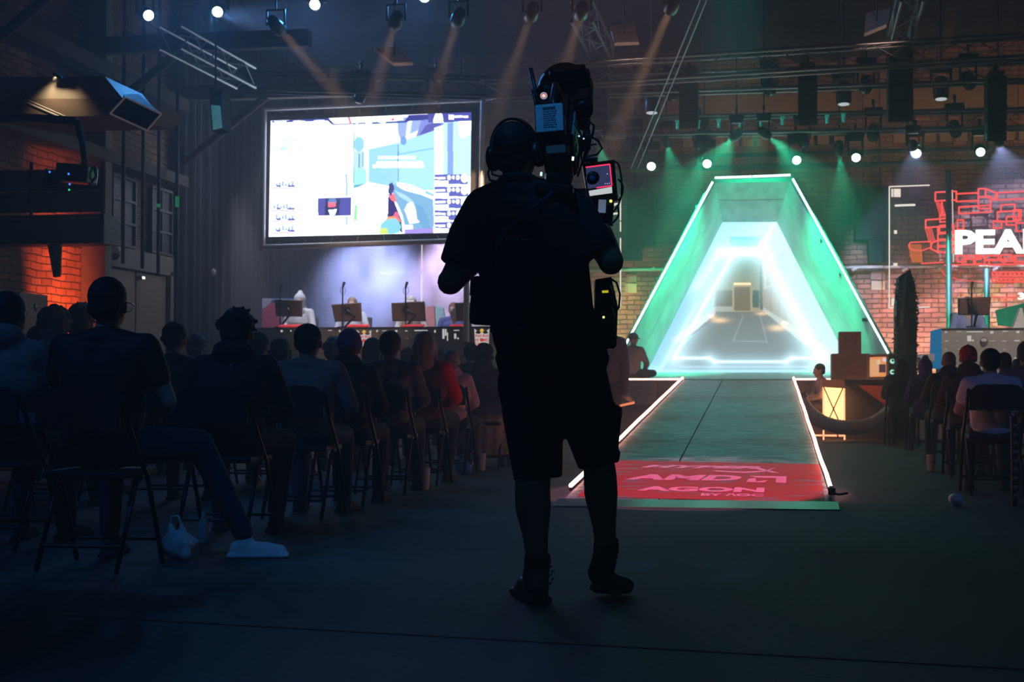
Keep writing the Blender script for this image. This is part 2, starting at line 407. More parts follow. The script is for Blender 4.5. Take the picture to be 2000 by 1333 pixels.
def rquad(x0f, x1f, x0b, x1b, ya=RY0, yb=SY, dz=0.0):
    ta, tb = (ya - RY0) / (SY - RY0), (yb - RY0) / (SY - RY0)
    return [Vector((lerp(x0f, x0b, ta), ya, ramp_z(ya) + dz)), Vector((lerp(x1f, x1b, ta), ya, ramp_z(ya) + dz)), Vector((lerp(x1f, x1b, tb), yb, ramp_z(yb) + dz)), Vector((lerp(x0f, x0b, tb), yb, ramp_z(yb) + dz))]
xs = [(RF0, RB0), (lerp(RF0, RF1, tsm) - .006, lerp(RB0, RB1, tsm) - .006)], [(lerp(RF0, RF1, tsm) + .006, lerp(RB0, RB1, tsm) + .006), (RF1, RB1)]
for (l, r) in xs:
    b = WB(); b.prism(rquad(l[0], r[0], l[1], r[1]), (0, 0, -.018)); b.build('deck_board', rm, ramp)
b = WB(); q = rquad(RF0 + .02, RF1 - .02, RB0 + .02, RB1 - .02, RY0 + .4, SY - .01, -.02)
b.add([q[0], q[1], q[2], q[3], (q[0].x, q[0].y, 0), (q[1].x, q[1].y, 0), (q[2].x, q[2].y, 0), (q[3].x, q[3].y, 0)], [(0, 4, 5, 1), (1, 5, 6, 2), (2, 6, 7, 3), (3, 7, 4, 0)]); b.build('side_panel', black, ramp)
b = WB(); b.prism([(RF0 - .04, RY0 - .10, .002), (RF1 + .04, RY0 - .10, .002), (RF1 + .04, RY0 + .16, .034), (RF0 - .04, RY0 + .16, .034)], (0, 0, .006)); b.build('edge_strip', alu, ramp)
# printed red sponsor panel near the foot of the ramp: worn print following the board
def printmat(name, col, thr=.62):
    m = bpy.data.materials.new(name); m.use_nodes = True; nt = m.node_tree; b = nt.nodes['Principled BSDF']
    tc = nd(nt, 'ShaderNodeTexCoord'); mp = nd(nt, 'ShaderNodeMapping'); mp.inputs['Scale'].default_value = (1.4, 5, 1); nt.links.new(tc.outputs['Object'], mp.inputs[0])
    n = nd(nt, 'ShaderNodeTexNoise'); n.inputs['Scale'].default_value = 2.2; n.inputs['Detail'].default_value = 8; nt.links.new(mp.outputs[0], n.inputs[0])
    cr = nd(nt, 'ShaderNodeValToRGB'); cr.color_ramp.elements[0].position = thr - .03; cr.color_ramp.elements[0].color = (*col, 1); cr.color_ramp.elements[1].position = thr + .06; cr.color_ramp.elements[1].color = (.20, .17, .17, 1)
    nt.links.new(n.outputs['Fac'], cr.inputs[0]); nt.links.new(cr.outputs[0], b.inputs['Base Color']); b.inputs['Roughness'].default_value = .6
    return m
c = [ramp_hit(1150, 971), ramp_hit(1612, 983), ramp_hit(1600, 908), ramp_hit(1215, 900)]
c[0].x = RF0 + .08; c[3].x = RF0 + .10
prt = WB(); prt.prism([p + RN * .002 for p in c], RN * .0015)
pr = prt.build('printed_panel', printmat('worn_red_print', (.42, .006, .02), .58), ramp)
lt = WB()
def rtext(s, ll, lr, ul, bold=.03, shear=0.0):
    text_quad(lt, s, ramp_hit(*ll), ramp_hit(*lr), ramp_hit(*ul), RN * .0045, 0, bold, shear)
rtext('HYPER', (1250, 914.5), (1482, 917.5), (1258, 909.5), .05, .3)
rtext('AMD', (1219, 938), (1440, 941), (1240, 927.5), .05)
rtext('AGON', (1243, 960), (1492, 963.5), (1250, 951), .05)
rtext('BY /\\OC', (1368, 970), (1491, 971.5), (1370, 965), .04)
def rpoly(pts): lt.add([ramp_hit(*p) + RN * .0045 for p in pts], [tuple(range(len(pts)))])
rpoly([(1462, 914), (1480, 914.5), (1524, 926), (1506, 924.5)]); rpoly([(1390, 920), (1450, 923), (1492, 921), (1516, 914.5), (1496, 923), (1452, 925.5), (1400, 922.5)])
rpoly([(1463, 931), (1536, 932), (1535, 945), (1515, 944), (1516, 935.5), (1478, 934.5)]); rpoly([(1462, 937), (1476, 935), (1477, 942), (1500, 939.5), (1492, 944), (1457, 943)])
lpr = lt.build('lettering', printmat('worn_pink_print', (1.0, .30, .48), .80), pr, origin=ramp.location)

# LED lines
ledw = emis('led_pink_white', (1.0, .44, .34), 8.0)
ledr = emis('led_orange', (1.0, .30, .14), 3.0)
ledc = emis('led_cyan_white', (.70, .95, 1.0), 4.0)
def led_line(parent, label, pts, r, m):
    b = MB(); b.tube(pts, r, 8); t = b.build('light_strip', m, parent, origin=parent.location); t['label'] = label
    b = MB(); b.tube([Vector(p) - Vector((0, 0, r * 1.6)) for p in pts], r * .9, 6); b.build('channel', black, t, origin=parent.location)
    return t
n = 14
lr = []; ll = []
for k in range(n + 1):
    t = k / n; Y = lerp(11.35, SY, t); u = (Y - RY0) / (SY - RY0); wob = .005 * math.sin(k * 1.9)
    lr.append(Vector((lerp(RF1, RB1, u) + .015 + wob * (1 - t), Y, ramp_z(Y) + .035)))
    ll.append(Vector((lerp(RF0, RB0, u) - .015 + wob * (1 - t), Y, ramp_z(Y) + .035)))
led_line(ramp, 'glowing pink-white light strip along the right edge of the runway ramp', lr, .016, ledw)
led_line(ramp, 'glowing pink-white light strip along the left edge of the runway ramp, partly behind the cameraman', ll, .016, ledw)
led_line(stg, 'thin pink light strip on the stage edge left of the runway', [(RB0 - 1.9, SY - .03, STG + .01), (RB0, SY - .03, STG + .01)], .013, ledw)
led_line(stg, 'short pink light strip on the stage edge right of the runway before the crates', [(RB1, SY - .03, STG + .01), (RB1 + .56, SY - .03, STG + .01)], .013, ledw)
led_line(stg, 'thin orange light strip at floor level under the sagging duct', [at(1588, 851, SY - .05), at(1662, 852, SY - .05)], .014, ledr)
led_line(stg, 'thin orange light strip at floor level right of the sagging duct', [at(1679, 852, SY - .05), at(1747, 852, SY - .05)], .014, ledr)
b = MB(); e = lr[0]; b.cyl(e, e - Vector((0, .14, .0)), .02); b.box(e + Vector((.0, -.16, -.01)), (.05, .06, .05)); b.tube([e + Vector((.0, -.17, -.02)), e + Vector((.05, -.19, -.03)), e + Vector((.11, -.17, -.02))], .008)
solo(b, 'cable_plug', black, 'black cable end plugged into the near tip of the right runway strip', 'cable plug')

# ================================================================== TUNNEL
YF, YI = 24.9, 26.3
def F(px, py): return at(px, py, YF)
def I(px, py): return at(px, py, YI)
tun = thing('tunnel_portal', 'tall green-lit trapezoid tunnel portal on the stage with bright screen inside', 'portal', (F(1475, 742).x, YF, STG))
tp = bpy.data.materials.new('tunnel_panel'); tp.use_nodes = True
def panelmat():
    m = tp; nt = m.node_tree; b = nt.nodes['Principled BSDF']
    tc = nd(nt, 'ShaderNodeTexCoord'); mp = nd(nt, 'ShaderNodeMapping'); mp.inputs['Scale'].default_value = (3, 1.2, .5); mp.inputs['Rotation'].default_value = (0, .0, 0); nt.links.new(tc.outputs['Object'], mp.inputs[0])
    n = nd(nt, 'ShaderNodeTexNoise'); n.inputs['Scale'].default_value = 2.5; n.inputs['Detail'].default_value = 6; nt.links.new(mp.outputs[0], n.inputs[0])
    cr = nd(nt, 'ShaderNodeValToRGB'); cr.color_ramp.elements[0].position = .35; cr.color_ramp.elements[0].color = (.42, .50, .47, 1); cr.color_ramp.elements[1].position = .7; cr.color_ramp.elements[1].color = (.62, .70, .66, 1)
    nt.links.new(n.outputs['Fac'], cr.inputs[0]); nt.links.new(cr.outputs[0], b.inputs['Base Color']); b.inputs['Roughness'].default_value = .55
panelmat()
def strip(a0, a1, b0, b1, name='side_panel', m=tp, th=.03):
    """quad a0-a1 (front edge low->high) to b0-b1 (back edge low->high), thickened outwards"""
    b = WB(); a0, a1, b0, b1 = map(Vector, (a0, a1, b0, b1))
    nrm = (a1 - a0).cross(b0 - a0).normalized()
    b.prism([a0, a1, b1, b0], nrm * th); return b.build(name, m, tun)
OL0, OL1, OR1, OR0 = F(1190, 741), F(1397, 358), F(1543, 355), F(1762, 741)
IL0, IL1, IR1, IR0 = I(1263, 728), I(1411, 434), I(1517, 434), I(1668, 728)
seam = .52
ML0, ML1 = OL0.lerp(IL0, seam), OL1.lerp(IL1, seam); MR0, MR1 = OR0.lerp(IR0, seam), OR1.lerp(IR1, seam)
e = Vector((0, .012, 0))
strip(OL0, OL1, ML0 - e, ML1 - e); strip(ML0 + e, ML1 + e, IL0, IL1)
strip(OR1, OR0, MR1 - e, MR0 - e); strip(MR1 + e, MR0 + e, IR1, IR0)
MT0, MT1 = OL1.lerp(IL1, .42), OR1.lerp(IR1, .42)
strip(OL1, OR1, MT0 - e, MT1 - e, 'top_panel'); strip(MT0 + e, MT1 + e, IL1, IR1, 'top_panel')
b = WB(); a, c_, d, f = F(1190, 741), F(1762, 741), I(1668, 728), I(1263, 728)
b.add([a, c_, d, f, Vector((a.x, a.y, STG)), Vector((c_.x, c_.y, STG)), Vector((d.x, d.y, STG)), Vector((f.x, f.y, STG))], [(0, 1, 2, 3), (4, 5, 1, 0), (5, 6, 2, 1), (6, 7, 3, 2), (7, 4, 0, 3)]); b.build('sill_step', tp, tun)
# front frame ring
b = WB(); R0 = [F(1181, 741), F(1392, 346), F(1548, 341), F(1771, 741)]; R1 = [OL0, OL1, OR1, OR0]
for i in range(3): b.prism([R0[i], R0[i + 1], R1[i + 1], R1[i]], (0, .16, 0))
b.build('front_frame', mat('green_black_frame', (.03, .10, .09), .5), tun)
b = WB()
for i in range(3): 
    o0, o1 = Vector((R0[i].x, YF + .2, R0[i].z)), Vector((R0[i + 1].x, YF + .2, R0[i + 1].z))
    b.prism([o0, o1, o1 + Vector((0, 1.15, 0)), o0 + Vector((0, 1.15, 0))], ((R0[i + 1] - R0[i]).cross(Vector((0, 1, 0)))).normalized() * -.02)
b.build('outer_cladding', black, tun)
def ledseg(p, q, r=.017):
    p, q = at(*p, YF - .05), at(*q, YF - .05)
    b = WB(); L = (q - p).length; N = max(4, int(L / .045)); d = (q - p) / N
    for k in range(N): b.cyl(p + d * (k + .04), p + d * (k + .96), r, n=6)
    b.build('light_tube', ledc, tun)
ledseg((1396, 347.5), (1468, 345)); ledseg((1470, 345), (1544, 342)); 
ledseg((1392, 355), (1232, 655)); ledseg((1548, 349), (1735, 691)); ledseg((1228, 662), (1188, 738)); 
# outrigger brackets on the frame
for px, py in ((1364, 405), (1290, 545), (1250, 620), (1572, 400), (1608, 470), (1645, 535), (1690, 625)):
    p = at(px, py, YF + .1); WB().box(p, (.10, .10, .05)).build('bracket', dark, tun)

# ------------------------------------------------------------------ painted screens
def poly_mask(X, Y, pts):
    m = np.zeros(X.shape, bool); n = len(pts)
    for i in range(n):
        x0, y0 = pts[i]; x1, y1 = pts[(i + 1) % n]
        if y0 == y1: continue
        c = ((y0 > Y) != (y1 > Y)) & (X < (x1 - x0) * (Y - y0) / (y1 - y0) + x0)
        m ^= c
    return m
def seg_dist(X, Y, a, b_):
    ax, ay = a; dx, dy = b_[0] - ax, b_[1] - ay; L = dx * dx + dy * dy
    t = np.clip(((X - ax) * dx + (Y - ay) * dy) / L, 0, 1)
    return np.hypot(X - ax - t * dx, Y - ay - t * dy)
def L3(r, g, b_): return np.array(lin((r, g, b_)))
def pixel_screen(name, corners, p, n, nx, ny, fn, parent, strength=1.0):
    """flat display: a grid of quads whose emission colours come from fn(photo x, photo y)"""
    TL, TR, BR, BL = [np.array(c, float) for c in corners]
    v, u = np.meshgrid(np.linspace(0, 1, ny + 1), np.linspace(0, 1, nx + 1), indexing='ij')
    P = (TL * (1 - u)[..., None] + TR * u[..., None]) * (1 - v)[..., None] + (BL * (1 - u)[..., None] + BR * u[..., None]) * v[..., None]
    X, Y = P[..., 0], P[..., 1]; col = np.clip(fn(X, Y), 0, 6)
    vs = [tuple(onplane(x, y, p, n) - parent.location) for x, y in zip(X.ravel(), Y.ravel())]
    i = np.arange(ny)[:, None] * (nx + 1) + np.arange(nx)[None, :]
    fs = np.stack([i, i + nx + 1, i + nx + 2, i + 1], -1).reshape(-1, 4).tolist()
    me = bpy.data.meshes.new(name); me.from_pydata(vs, [], fs)
    at_ = me.color_attributes.new('screen', 'FLOAT_COLOR', 'POINT')
    rgba = np.concatenate([col.reshape(-1, 3), np.ones((col.shape[0] * col.shape[1], 1))], 1).astype(np.float32)
    at_.data.foreach_set('color', rgba.ravel())
    m = bpy.data.materials.new(name + '_picture'); m.use_nodes = True; nt = m.node_tree; nt.nodes.clear()
    a = nd(nt, 'ShaderNodeAttribute', attribute_name='screen'); e_ = nd(nt, 'ShaderNodeEmission'); e_.inputs[1].default_value = strength
    o_ = nd(nt, 'ShaderNodeOutputMaterial'); nt.links.new(a.outputs['Color'], e_.inputs[0]); nt.links.new(e_.outputs[0], o_.inputs[0])
    return link_mesh(name, me, m, parent)

def tunnel_pic(X, Y):
    col = np.zeros(X.shape + (3,)) + L3(.60, .82, .90)
    def put(pts, c, a=1.0):
        m = poly_mask(X, Y, pts)[..., None] * a; col[:] = col * (1 - m) + np.array(c) * m
    g = ((Y - 500) / 110.0).clip(0, 1)[..., None]
    back = L3(.42, .60, .52) * (1 - g) + L3(.66, .62, .52) * g
    m = poly_mask(X, Y, [(1394, 500), (1492, 500), (1492, 612), (1394, 612)]); col[m] = back[m]
    put([(1398, 568), (1430, 568), (1430, 598), (1398, 598)], L3(.45, .46, .40))
    put([(1397, 598), (1430, 598), (1430, 610), (1397, 610)], L3(.66, .68, .62))
    put([(1430, 556), (1468, 556), (1468, 609), (1430, 609)], L3(.68, .64, .52))
    put([(1434, 561), (1465, 561), (1465, 608), (1434, 608)], L3(.48, .46, .37))
    put([(1433, 553), (1467, 553), (1467, 557), (1433, 557)], L3(1, .86, .62) * 1.3)
    put([(1484, 510), (1492, 505), (1492, 606), (1484, 606)], L3(.36, .44, .40))
    put([(1470, 568), (1483, 568), (1483, 602), (1470, 602)], L3(.32, .42, .38))
    # right wall of the pictured corridor
    put([(1488, 500), (1540, 470), (1660, 700), (1640, 716), (1490, 605)], L3(.62, .58, .50))
    put([(1490, 503), (1535, 476), (1560, 540), (1492, 566)], L3(.70, .72, .66))
    put([(1497, 560), (1500, 510), (1532, 490), (1540, 548)], L3(.60, .55, .45))
    for k in range(7):
        x = 1505 + k * 15; put([(x, 560 - k * 3), (x + 1.5, 560 - k * 3), (x + 1.5, 625 + k * 11), (x, 624 + k * 11)], L3(.50, .46, .40), .8)
    put([(1490, 600), (1640, 695), (1640, 726), (1490, 610)], L3(.74, .76, .72))
    # floor
    gf = ((Y - 605) / 110.0).clip(0, 1)[..., None]
    fl = L3(.47, .50, .48) * (1 - gf) + L3(.55, .64, .66) * gf
    m = poly_mask(X, Y, [(1397, 609), (1492, 609), (1630, 722), (1290, 722)]); col[m] = fl[m]
    put([(1397, 600), (1397, 622), (1320, 672), (1308, 664)], L3(.80, .80, .84)); put([(1397, 622), (1345, 660), (1332, 668), (1397, 614)], L3(.38, .40, .42))
    for (x, y, a, b_) in ((1405, 626, 16, 5), (1519, 641, 17, 6), (1488, 613, 11, 3), (1392, 619, 6, 4), (1532, 631, 6, 3)):
        w = np.exp(-(((X - x) / a) ** 2 + ((Y - y) / b_) ** 2))[..., None]; col += w * L3(1, .78, .50) * .8
    for a, b_ in (((1452, 616), (1432, 666)), ((1432, 666), (1498, 668)), ((1498, 668), (1484, 616))):
        col += (np.exp(-(seg_dist(X, Y, a, b_) / 1.3) ** 2) * .12)[..., None]
    # upper bright haze and cyan ceiling light
    w = np.exp(-((Y - 452) / 30.0) ** 2)[..., None]; col += w * L3(.75, .98, 1.0) * .55
    put([(1424, 462), (1486, 462), (1480, 482), (1428, 482)], L3(.42, .84, .86), .8)
    # glowing outlines
    def glow(a, b_, c, w0, s0, w1=0, s1=0):
        d = seg_dist(X, Y, a, b_); v = s0 * np.exp(-(d / w0) ** 2)
        if w1: v = v + s1 * np.exp(-(d / w1) ** 1.5)
        col[:] = col + v[..., None] * np.array(c)
    cw = L3(.78, .95, 1.0)
    glow((1430, 500), (1316, 700), cw, 3, .8, 20, .75); glow((1492, 494), (1604, 702), cw, 5, 1.6, 26, 1.2)
    glow((1404, 494), (1484, 494), cw, 5, 1.5, 14, .6); glow((1484, 492), (1512, 438), cw, 2.5, .8, 8, .3)
    glow((1360, 595), (1290, 722), cw, 2, .5, 8, .2); glow((1404, 494), (1360, 560), cw, 8, .7, 26, .7)
    for a, b_ in (((1318, 700), (1385, 700)), ((1385, 700), (1396, 707)), ((1396, 707), (1536, 707)), ((1536, 707), (1547, 700)), ((1547, 700), (1606, 700))):
        glow(a, b_, L3(.75, .92, 1), 2.2, 1.2, 11, .35)
    glow((1330, 717), (1600, 717), cw, 2, .25)
    rg = np.array([[.93, .97, 1.0]])
    w = (1 / (1 + np.exp(-(seg_dist(X, Y, (1411, 434), (1263, 728)) * -1 + 26) / 9)))[..., None]; col[:] = col * (1 - w * .55) + L3(.62, .86, .98) * w * .65
    w = (1 / (1 + np.exp(-(seg_dist(X, Y, (1517, 434), (1668, 728)) * -1 + 34) / 9)))[..., None]; col[:] = col * (1 - w * .6) + L3(.80, .98, 1.0) * w * .9
    w = np.exp(-((Y - 728) / 14.0) ** 2)[..., None]; col[:] = col + w * L3(.7, .92, 1.0) * .35
    return col
pixel_screen('display', [(1411, 434), (1517, 434), (1668, 728), (1263, 728)], Vector((0, YI, 0)), Vector((0, 1, 0)), 190, 140, tunnel_pic, tun, 1.45)
b = WB(); b.prism([I(1409, 430) + Vector((0, .02, 0)), I(1519, 430) + Vector((0, .02, 0)), I(1672, 742) + Vector((0, .02, 0)), I(1259, 742) + Vector((0, .02, 0))], (0, .12, 0)); b.build('display_back', black, tun)

# big hanging screen
SN = Vector((math.sin(math.radians(3.6)), -math.cos(math.radians(3.6)), 0)); SP = at(720, 340, 24.6)
SN = Vector((math.sin(math.radians(3.6)), math.cos(math.radians(3.6)), 0))
def S(px, py, off=0.0): return onplane(px, py, SP, SN) - SN * off
bs = thing('projection_screen', 'big hanging projection screen showing a game broadcast above the left desk', 'screen', S(720, 458))
def big_pic(X, Y):
    col = np.zeros(X.shape + (3,)) + np.array([1.5, 1.6, 1.9])
    def put(pts, c, a=1.0):
        m = poly_mask(X, Y, pts)[..., None] * a; col[:] = col * (1 - m) + np.array(c) * m
    def rect(x0, y0, x1, y1, c, a=1.0): put([(x0, y0), (x1, y0), (x1, y1), (x0, y1)], c, a)
    W = np.array([1.5, 1.6, 1.8]); pale = L3(.80, .93, 1.0); nav = L3(.20, .20, .52); lav = L3(.72, .76, 1.0); cy_ = L3(.62, .86, .96)
    # game view on the right half
    put([(690, 236), (921, 222), (921, 300), (690, 300)], L3(.86, .96, 1) * 1.1)
    put([(776, 230), (832, 226), (848, 240), (800, 262), (784, 275), (778, 262)], L3(.58, .66, .90))
    put([(796, 232), (806, 231), (801, 262), (792, 268)], L3(.86, .92, 1)); put([(826, 226), (872, 223), (870, 246), (812, 270)], L3(.48, .52, .82))
    put([(832, 244), (862, 236), (860, 250), (818, 266)], L3(.34, .34, .66)); put([(720, 292), (776, 280), (848, 255), (848, 372), (800, 372), (720, 356)], L3(.64, .85, .94))
    put([(720, 292), (776, 280), (776, 366), (720, 356)], L3(.58, .80, .92)); rect(776.5, 282, 779, 360, L3(.40, .58, .76))
    put([(780, 300), (848, 288), (848, 291), (780, 303)], L3(.50, .74, .88)); put([(848, 250), (866, 244), (866, 370), (848, 370)], L3(.90, .97, 1.05) * 1.2)
    rect(866, 236, 921, 345, L3(.74, .88, 1)); rect(874, 240, 885, 345, L3(.50, .62, .90)); put([(895, 238), (921, 232), (919, 262), (906, 270), (898, 268)], W * 1.2)
    for (cx, cy0, r, c) in ((701, 282, 10, L3(.55, .78, .92)), (788, 275, 6, L3(.45, .60, .82))):
        m = (np.hypot((X - cx), (Y - cy0) * .7) < r); col[m] = c
    rect(691, 296, 712, 330, L3(.70, .84, .95)); rect(700, 300, 703, 328, L3(.42, .58, .75)); rect(707, 298, 709, 326, L3(.45, .62, .78)); rect(691, 330, 716, 362, L3(.62, .88, .90)); put([(691, 362), (716, 358), (716, 361), (691, 368)], L3(.4, .65, .75))
    rng = random.Random(3)
    for r_, (x0, x1, y) in enumerate(((738, 812, 308), (735, 826, 318), (728, 828, 325))):   # projected message on the wall, out of focus
        x = x0
        while x < x1:
            w = rng.uniform(2, 8); rect(x, y - 3, min(x + w, x1), y + 3, W); x += w + 1.6
    put([(716, 358), (848, 374), (848, 455), (691, 462), (691, 370)], np.array([1.3, 1.5, 1.6]))
    for k in range(26):
        x, y = rng.uniform(692, 760), rng.uniform(385, 450); rect(x, y, x + rng.uniform(6, 20), y + rng.uniform(1, 3), L3(.66, .94, .94), .6)
    put([(693, 400), (698, 402), (697, 430), (691, 432)], L3(.55, 1, .60))
    # weapon and arm
    put([(762, 358), (770, 360), (800, 372), (846, 390), (848, 440), (842, 455), (794, 456), (786, 420), (770, 385)], L3(.47, .66, .80))
    put([(758, 386), (765, 378), (772, 400), (784, 430), (786, 455), (766, 440), (757, 425)], L3(.20, .16, .42)); put([(757, 380), (770, 378), (775, 396), (765, 392)], L3(1, .45, .50))
    put([(760, 360), (766, 356), (770, 368), (764, 384), (758, 376)], L3(.22, .25, .5)); put([(796, 398), (806, 394), (812, 410), (814, 428), (820, 434), (800, 438), (794, 420), (790, 410)], W)
    put([(812, 400), (826, 404), (842, 448), (830, 452), (816, 428)], L3(.42, .62, .78)); put([(770, 372), (790, 380), (806, 392), (800, 396), (780, 384)], L3(.66, .82, .92))
    put([(775, 356), (800, 360), (820, 368), (832, 376), (820, 380), (790, 372), (776, 364)], W); put([(832, 372), (848, 380), (846, 384), (830, 378)], L3(.55, .75, .88))
    put([(744, 438), (760, 424), (776, 426), (784, 444), (778, 456), (742, 458)], L3(.50, .78, .85)); put([(742, 446), (756, 446), (758, 457), (741, 457)], L3(.80, .95, .45)); put([(752, 430), (758, 424), (770, 422), (780, 426), (784, 436), (776, 428), (764, 427)], L3(1, .62, .35))
    put([(766, 428), (772, 414), (778, 416), (780, 434), (776, 430), (772, 422)], L3(1, .4, .55)); rect(786, 440, 806, 450, W); put([(790, 448), (846, 446), (846, 456), (790, 458)], L3(.62, .55, .88))
    # split line and player camera inset
    rect(674, 242, 676, 345, L3(.72, .86, .95)); rect(675, 340, 679, 384, L3(.60, .74, .88)); rect(690, 240, 691.5, 400, L3(.40, .66, .62)); rect(675, 422, 679, 440, L3(.62, .76, .9))
    put([(621, 387), (686, 385), (686, 421), (621, 422)], L3(.30, .30, .62)); put([(636, 388), (664, 388), (662, 420), (634, 421)], L3(.16, .18, .36)); put([(641, 396), (656, 396), (656, 404), (641, 405)], L3(1, .42, .52)); put([(641, 410), (658, 409), (654, 420), (645, 421)], W)
    m = np.hypot(X - 649, (Y - 395) * 1.1) < 9; col[m & (Y < 396)] = L3(.38, .50, .72)
    # top bar
    put([(530, 236), (642, 231), (652, 242), (790, 237), (798, 225), (921, 219), (921, 229), (800, 236), (792, 240), (650, 244), (640, 238), (530, 240)], nav)
    put([(528, 240), (640, 236), (648, 244), (528, 246)], W); put([(836, 222), (921, 219), (921, 236), (872, 239), (836, 240)], L3(.28, .28, .62))
    for (x0, x1, y) in ((536, 560, 238.5), (572, 596, 237.5), (613, 632, 236.5)):
        x = x0
        while x < x1: w = rng.uniform(1.5, 4); rect(x, y - 2, x + w, y + 1.6, W * .8); x += w + .9
    for (x0, y0, x1, y1) in ((657, 233, 667, 240), (692, 230, 699, 241), (713, 228, 727, 231), (714, 233, 726, 242), (739, 228, 749, 240), (774, 227, 787, 235)): rect(x0, y0, x1, y1, W)
    put([(670, 231), (678, 231), (674, 241)], W); put([(679, 229), (683, 229), (687, 242), (683, 242)], L3(1, .4, .5)); put([(757, 226), (760, 226), (752, 241), (750, 241)], W); put([(764, 235), (767, 229), (771, 235)], L3(1, .3, .4))
    put([(847, 232), (851, 222), (858, 219), (864, 224), (866, 239), (846, 240)], W * 1.2); put([(850, 226), (857, 220), (864, 226), (862, 224), (857, 222), (851, 227)], L3(1, .45, .45)); rect(876, 224, 886, 234, W); rect(887, 226, 914, 230, W)
    # player stats both sides
    for k, y in enumerate((341, 365, 388, 411, 434)):
        y0 = y; rect(849, y0, 914, y0 + 19, L3(.36, .38, .70)); rect(849, y0 + 12, 876, y0 + 19, W)
        for j in range(5): rect(850 + j * 3, y0 + 5, 857 + j * 3.2, y0 + 9, W, .9)
        for j in range(4): xx = 877 + j * 8.5; m = np.hypot(X - xx, (Y - y0 - 6) * .75) < (2.6 if j % 2 else 3.6); col[m] = W
        m = np.hypot(X - 907, (Y - y0 - 7) * .8) < 7; col[m] = W
    for k, (y, full) in enumerate(((353, 1), (397, 1), (418, 1), (440, 1))):
        for j in range(6): xx = 531 + (7 if k != 1 else 3) + j * 6.2; hh = (4 + 5 * ((j * 37 + k * 13) % 3)); rect(xx, y + 8 - hh * .5, xx + 4, y + 11, L3(.60, .70, .90))
        rect(540, y + 9, 576, y + 13, L3(.38, .40, .66)); rect(548, y + 10, 562, y + 13, W * .9, .8); rect(528, y + 14, 576, y + 16, L3(1, .50, .62)); rect(582, y, 590, y + 14, L3(.66, .76, .93), .8); rect(584, y + 2, 588, y + 10, W, .8)
    for k in range(14): x, y = rng.uniform(550, 586), rng.uniform(262, 298); rect(x, y, x + rng.uniform(2, 8), y + rng.uniform(2, 8), L3(.72, .88, .93), .8)
    rect(548, 286, 562, 294, L3(.66, .86, .90), .9)
    return col
pixel_screen('picture_surface', [(529, 236), (921, 219), (918, 454), (525, 463)], SP, SN, 392, 226, big_pic, bs, 2.0)
grey = mat('grey_screen_frame', (.62, .64, .68), .35, .3, .1)
b = WB(); out = [S(519, 214, .07), S(945, 196, .07), S(941, 470, .07), S(516, 484, .07)]
for i in range(4): b.cyl(out[i], out[(i + 1) % 4], .045, n=12); b.ball(out[i], .05, 10)
b.build('frame_tube', grey, bs)
b = WB(); inn = [(529, 236), (921, 219), (918, 454), (525, 463)]; o2 = [(523, 228), (930, 210), (927, 466), (519, 474)]
for i in range(4):
    j = (i + 1) % 4; b.prism([S(*inn[i], .01), S(*inn[j], .01), S(*o2[j], .01), S(*o2[i], .01)], SN * .04)
b.build('border', mat('screen_border', (.06, .06, .07), .6), bs)
b = WB(); 
for (p, q) in ((out[0], out[1]), (out[3], out[2])):
    for t in (.05, .18, .31, .44, .57, .7, .83, .96):
        c0 = p.lerp(q, t); b.cyl(c0, c0 + (S(720, 340) - c0).normalized() * .14, .006, n=6)
b.build('lacing', grey, bs)
b = WB(); b.prism([S(522, 226, -.03), S(931, 208, -.03), S(928, 468, -.03), S(518, 476, -.03)], SN * .02); b.build('screen_back', black, bs)
for px in (560, 900): WB().cyl(S(px, 205), Vector((S(px, 205).x, S(px, 205).y, 7.1)), .012, n=6).build('hanging_cable', dark, bs)
pl = thing('support_pole', 'grey metal support pole in front of the left desk, beside the cameraman', 'pole', Vector((at(912, 742, 23.6).x, 23.6, 0)))
b = WB(); p = at(911, 742, 23.6); b.cyl((p.x, p.y, 0), (p.x, p.y, at(911, 470, 23.6).z), .045, n=16); b.build('pole_tube', grey, pl)
b = WB(); b.lathe((p.x, p.y, .0), (0, 0, 1), [(0, .22), (.02, .22), (.03, .06), (.08, .06)]); b.build('base_plate', dark, pl)
b = WB()
for z in (1.35, 1.42): b.cyl((p.x, p.y, z), (p.x, p.y, z + .03), .055, n=16)
b.build('clamp', dark, pl)

# ================================================================== RIGGING
chrome = mat('rig_aluminium', (.38, .40, .42), .35, .9, .1)
def truss(label, p0, p1, size=.29, m=None, group=None, bays=None):
    p0, p1 = Vector(p0), Vector(p1); d = p1 - p0; L = d.length; ax = d.normalized()
    side = ax.cross(Vector((0, 0, 1))).normalized(); up = side.cross(ax)
    t = thing('lighting_truss', label, 'truss', p0, 0, group); m = m or chrome
    h = size / 2; cor = [(-h, -h), (h, -h), (h, h), (-h, h)]
    for a, c in cor:
        o = side * a + up * c; WB().cyl(p0 + o, p1 + o, .025, n=8).build('chord', m, t)
    n = bays or max(4, int(L / .45)); b = WB()
    for k in range(4):
        a, c = cor[k], cor[(k + 1) % 4]; pts = []
        for i in range(n + 1):
            q = a if i % 2 == 0 else c; pts.append(p0 + ax * (L * i / n) + side * q[0] + up * q[1])
        b.tube(pts, .009, 5)
    b.build('lattice', m, t)
    return t
truss('bluish metal truss at upper left running towards the big screen', atx(330, 72, -7.0), atx(480, 152, -7.0), .27)
truss('metal truss running forward above the head of the cameraman', atx(1136, 20, -2.3), atx(1182, 112, -2.3), .27)
truss('metal truss running forward at top right above the widest speaker column', atx(1782, -20, 1.85), atx(1754, 88, 1.85), .27)
def xt(label, px0, py0, px1, py1, Y, size=.29, m=None): return truss(label, at(px0, py0, Y), at(px1, py1, Y), size, m)
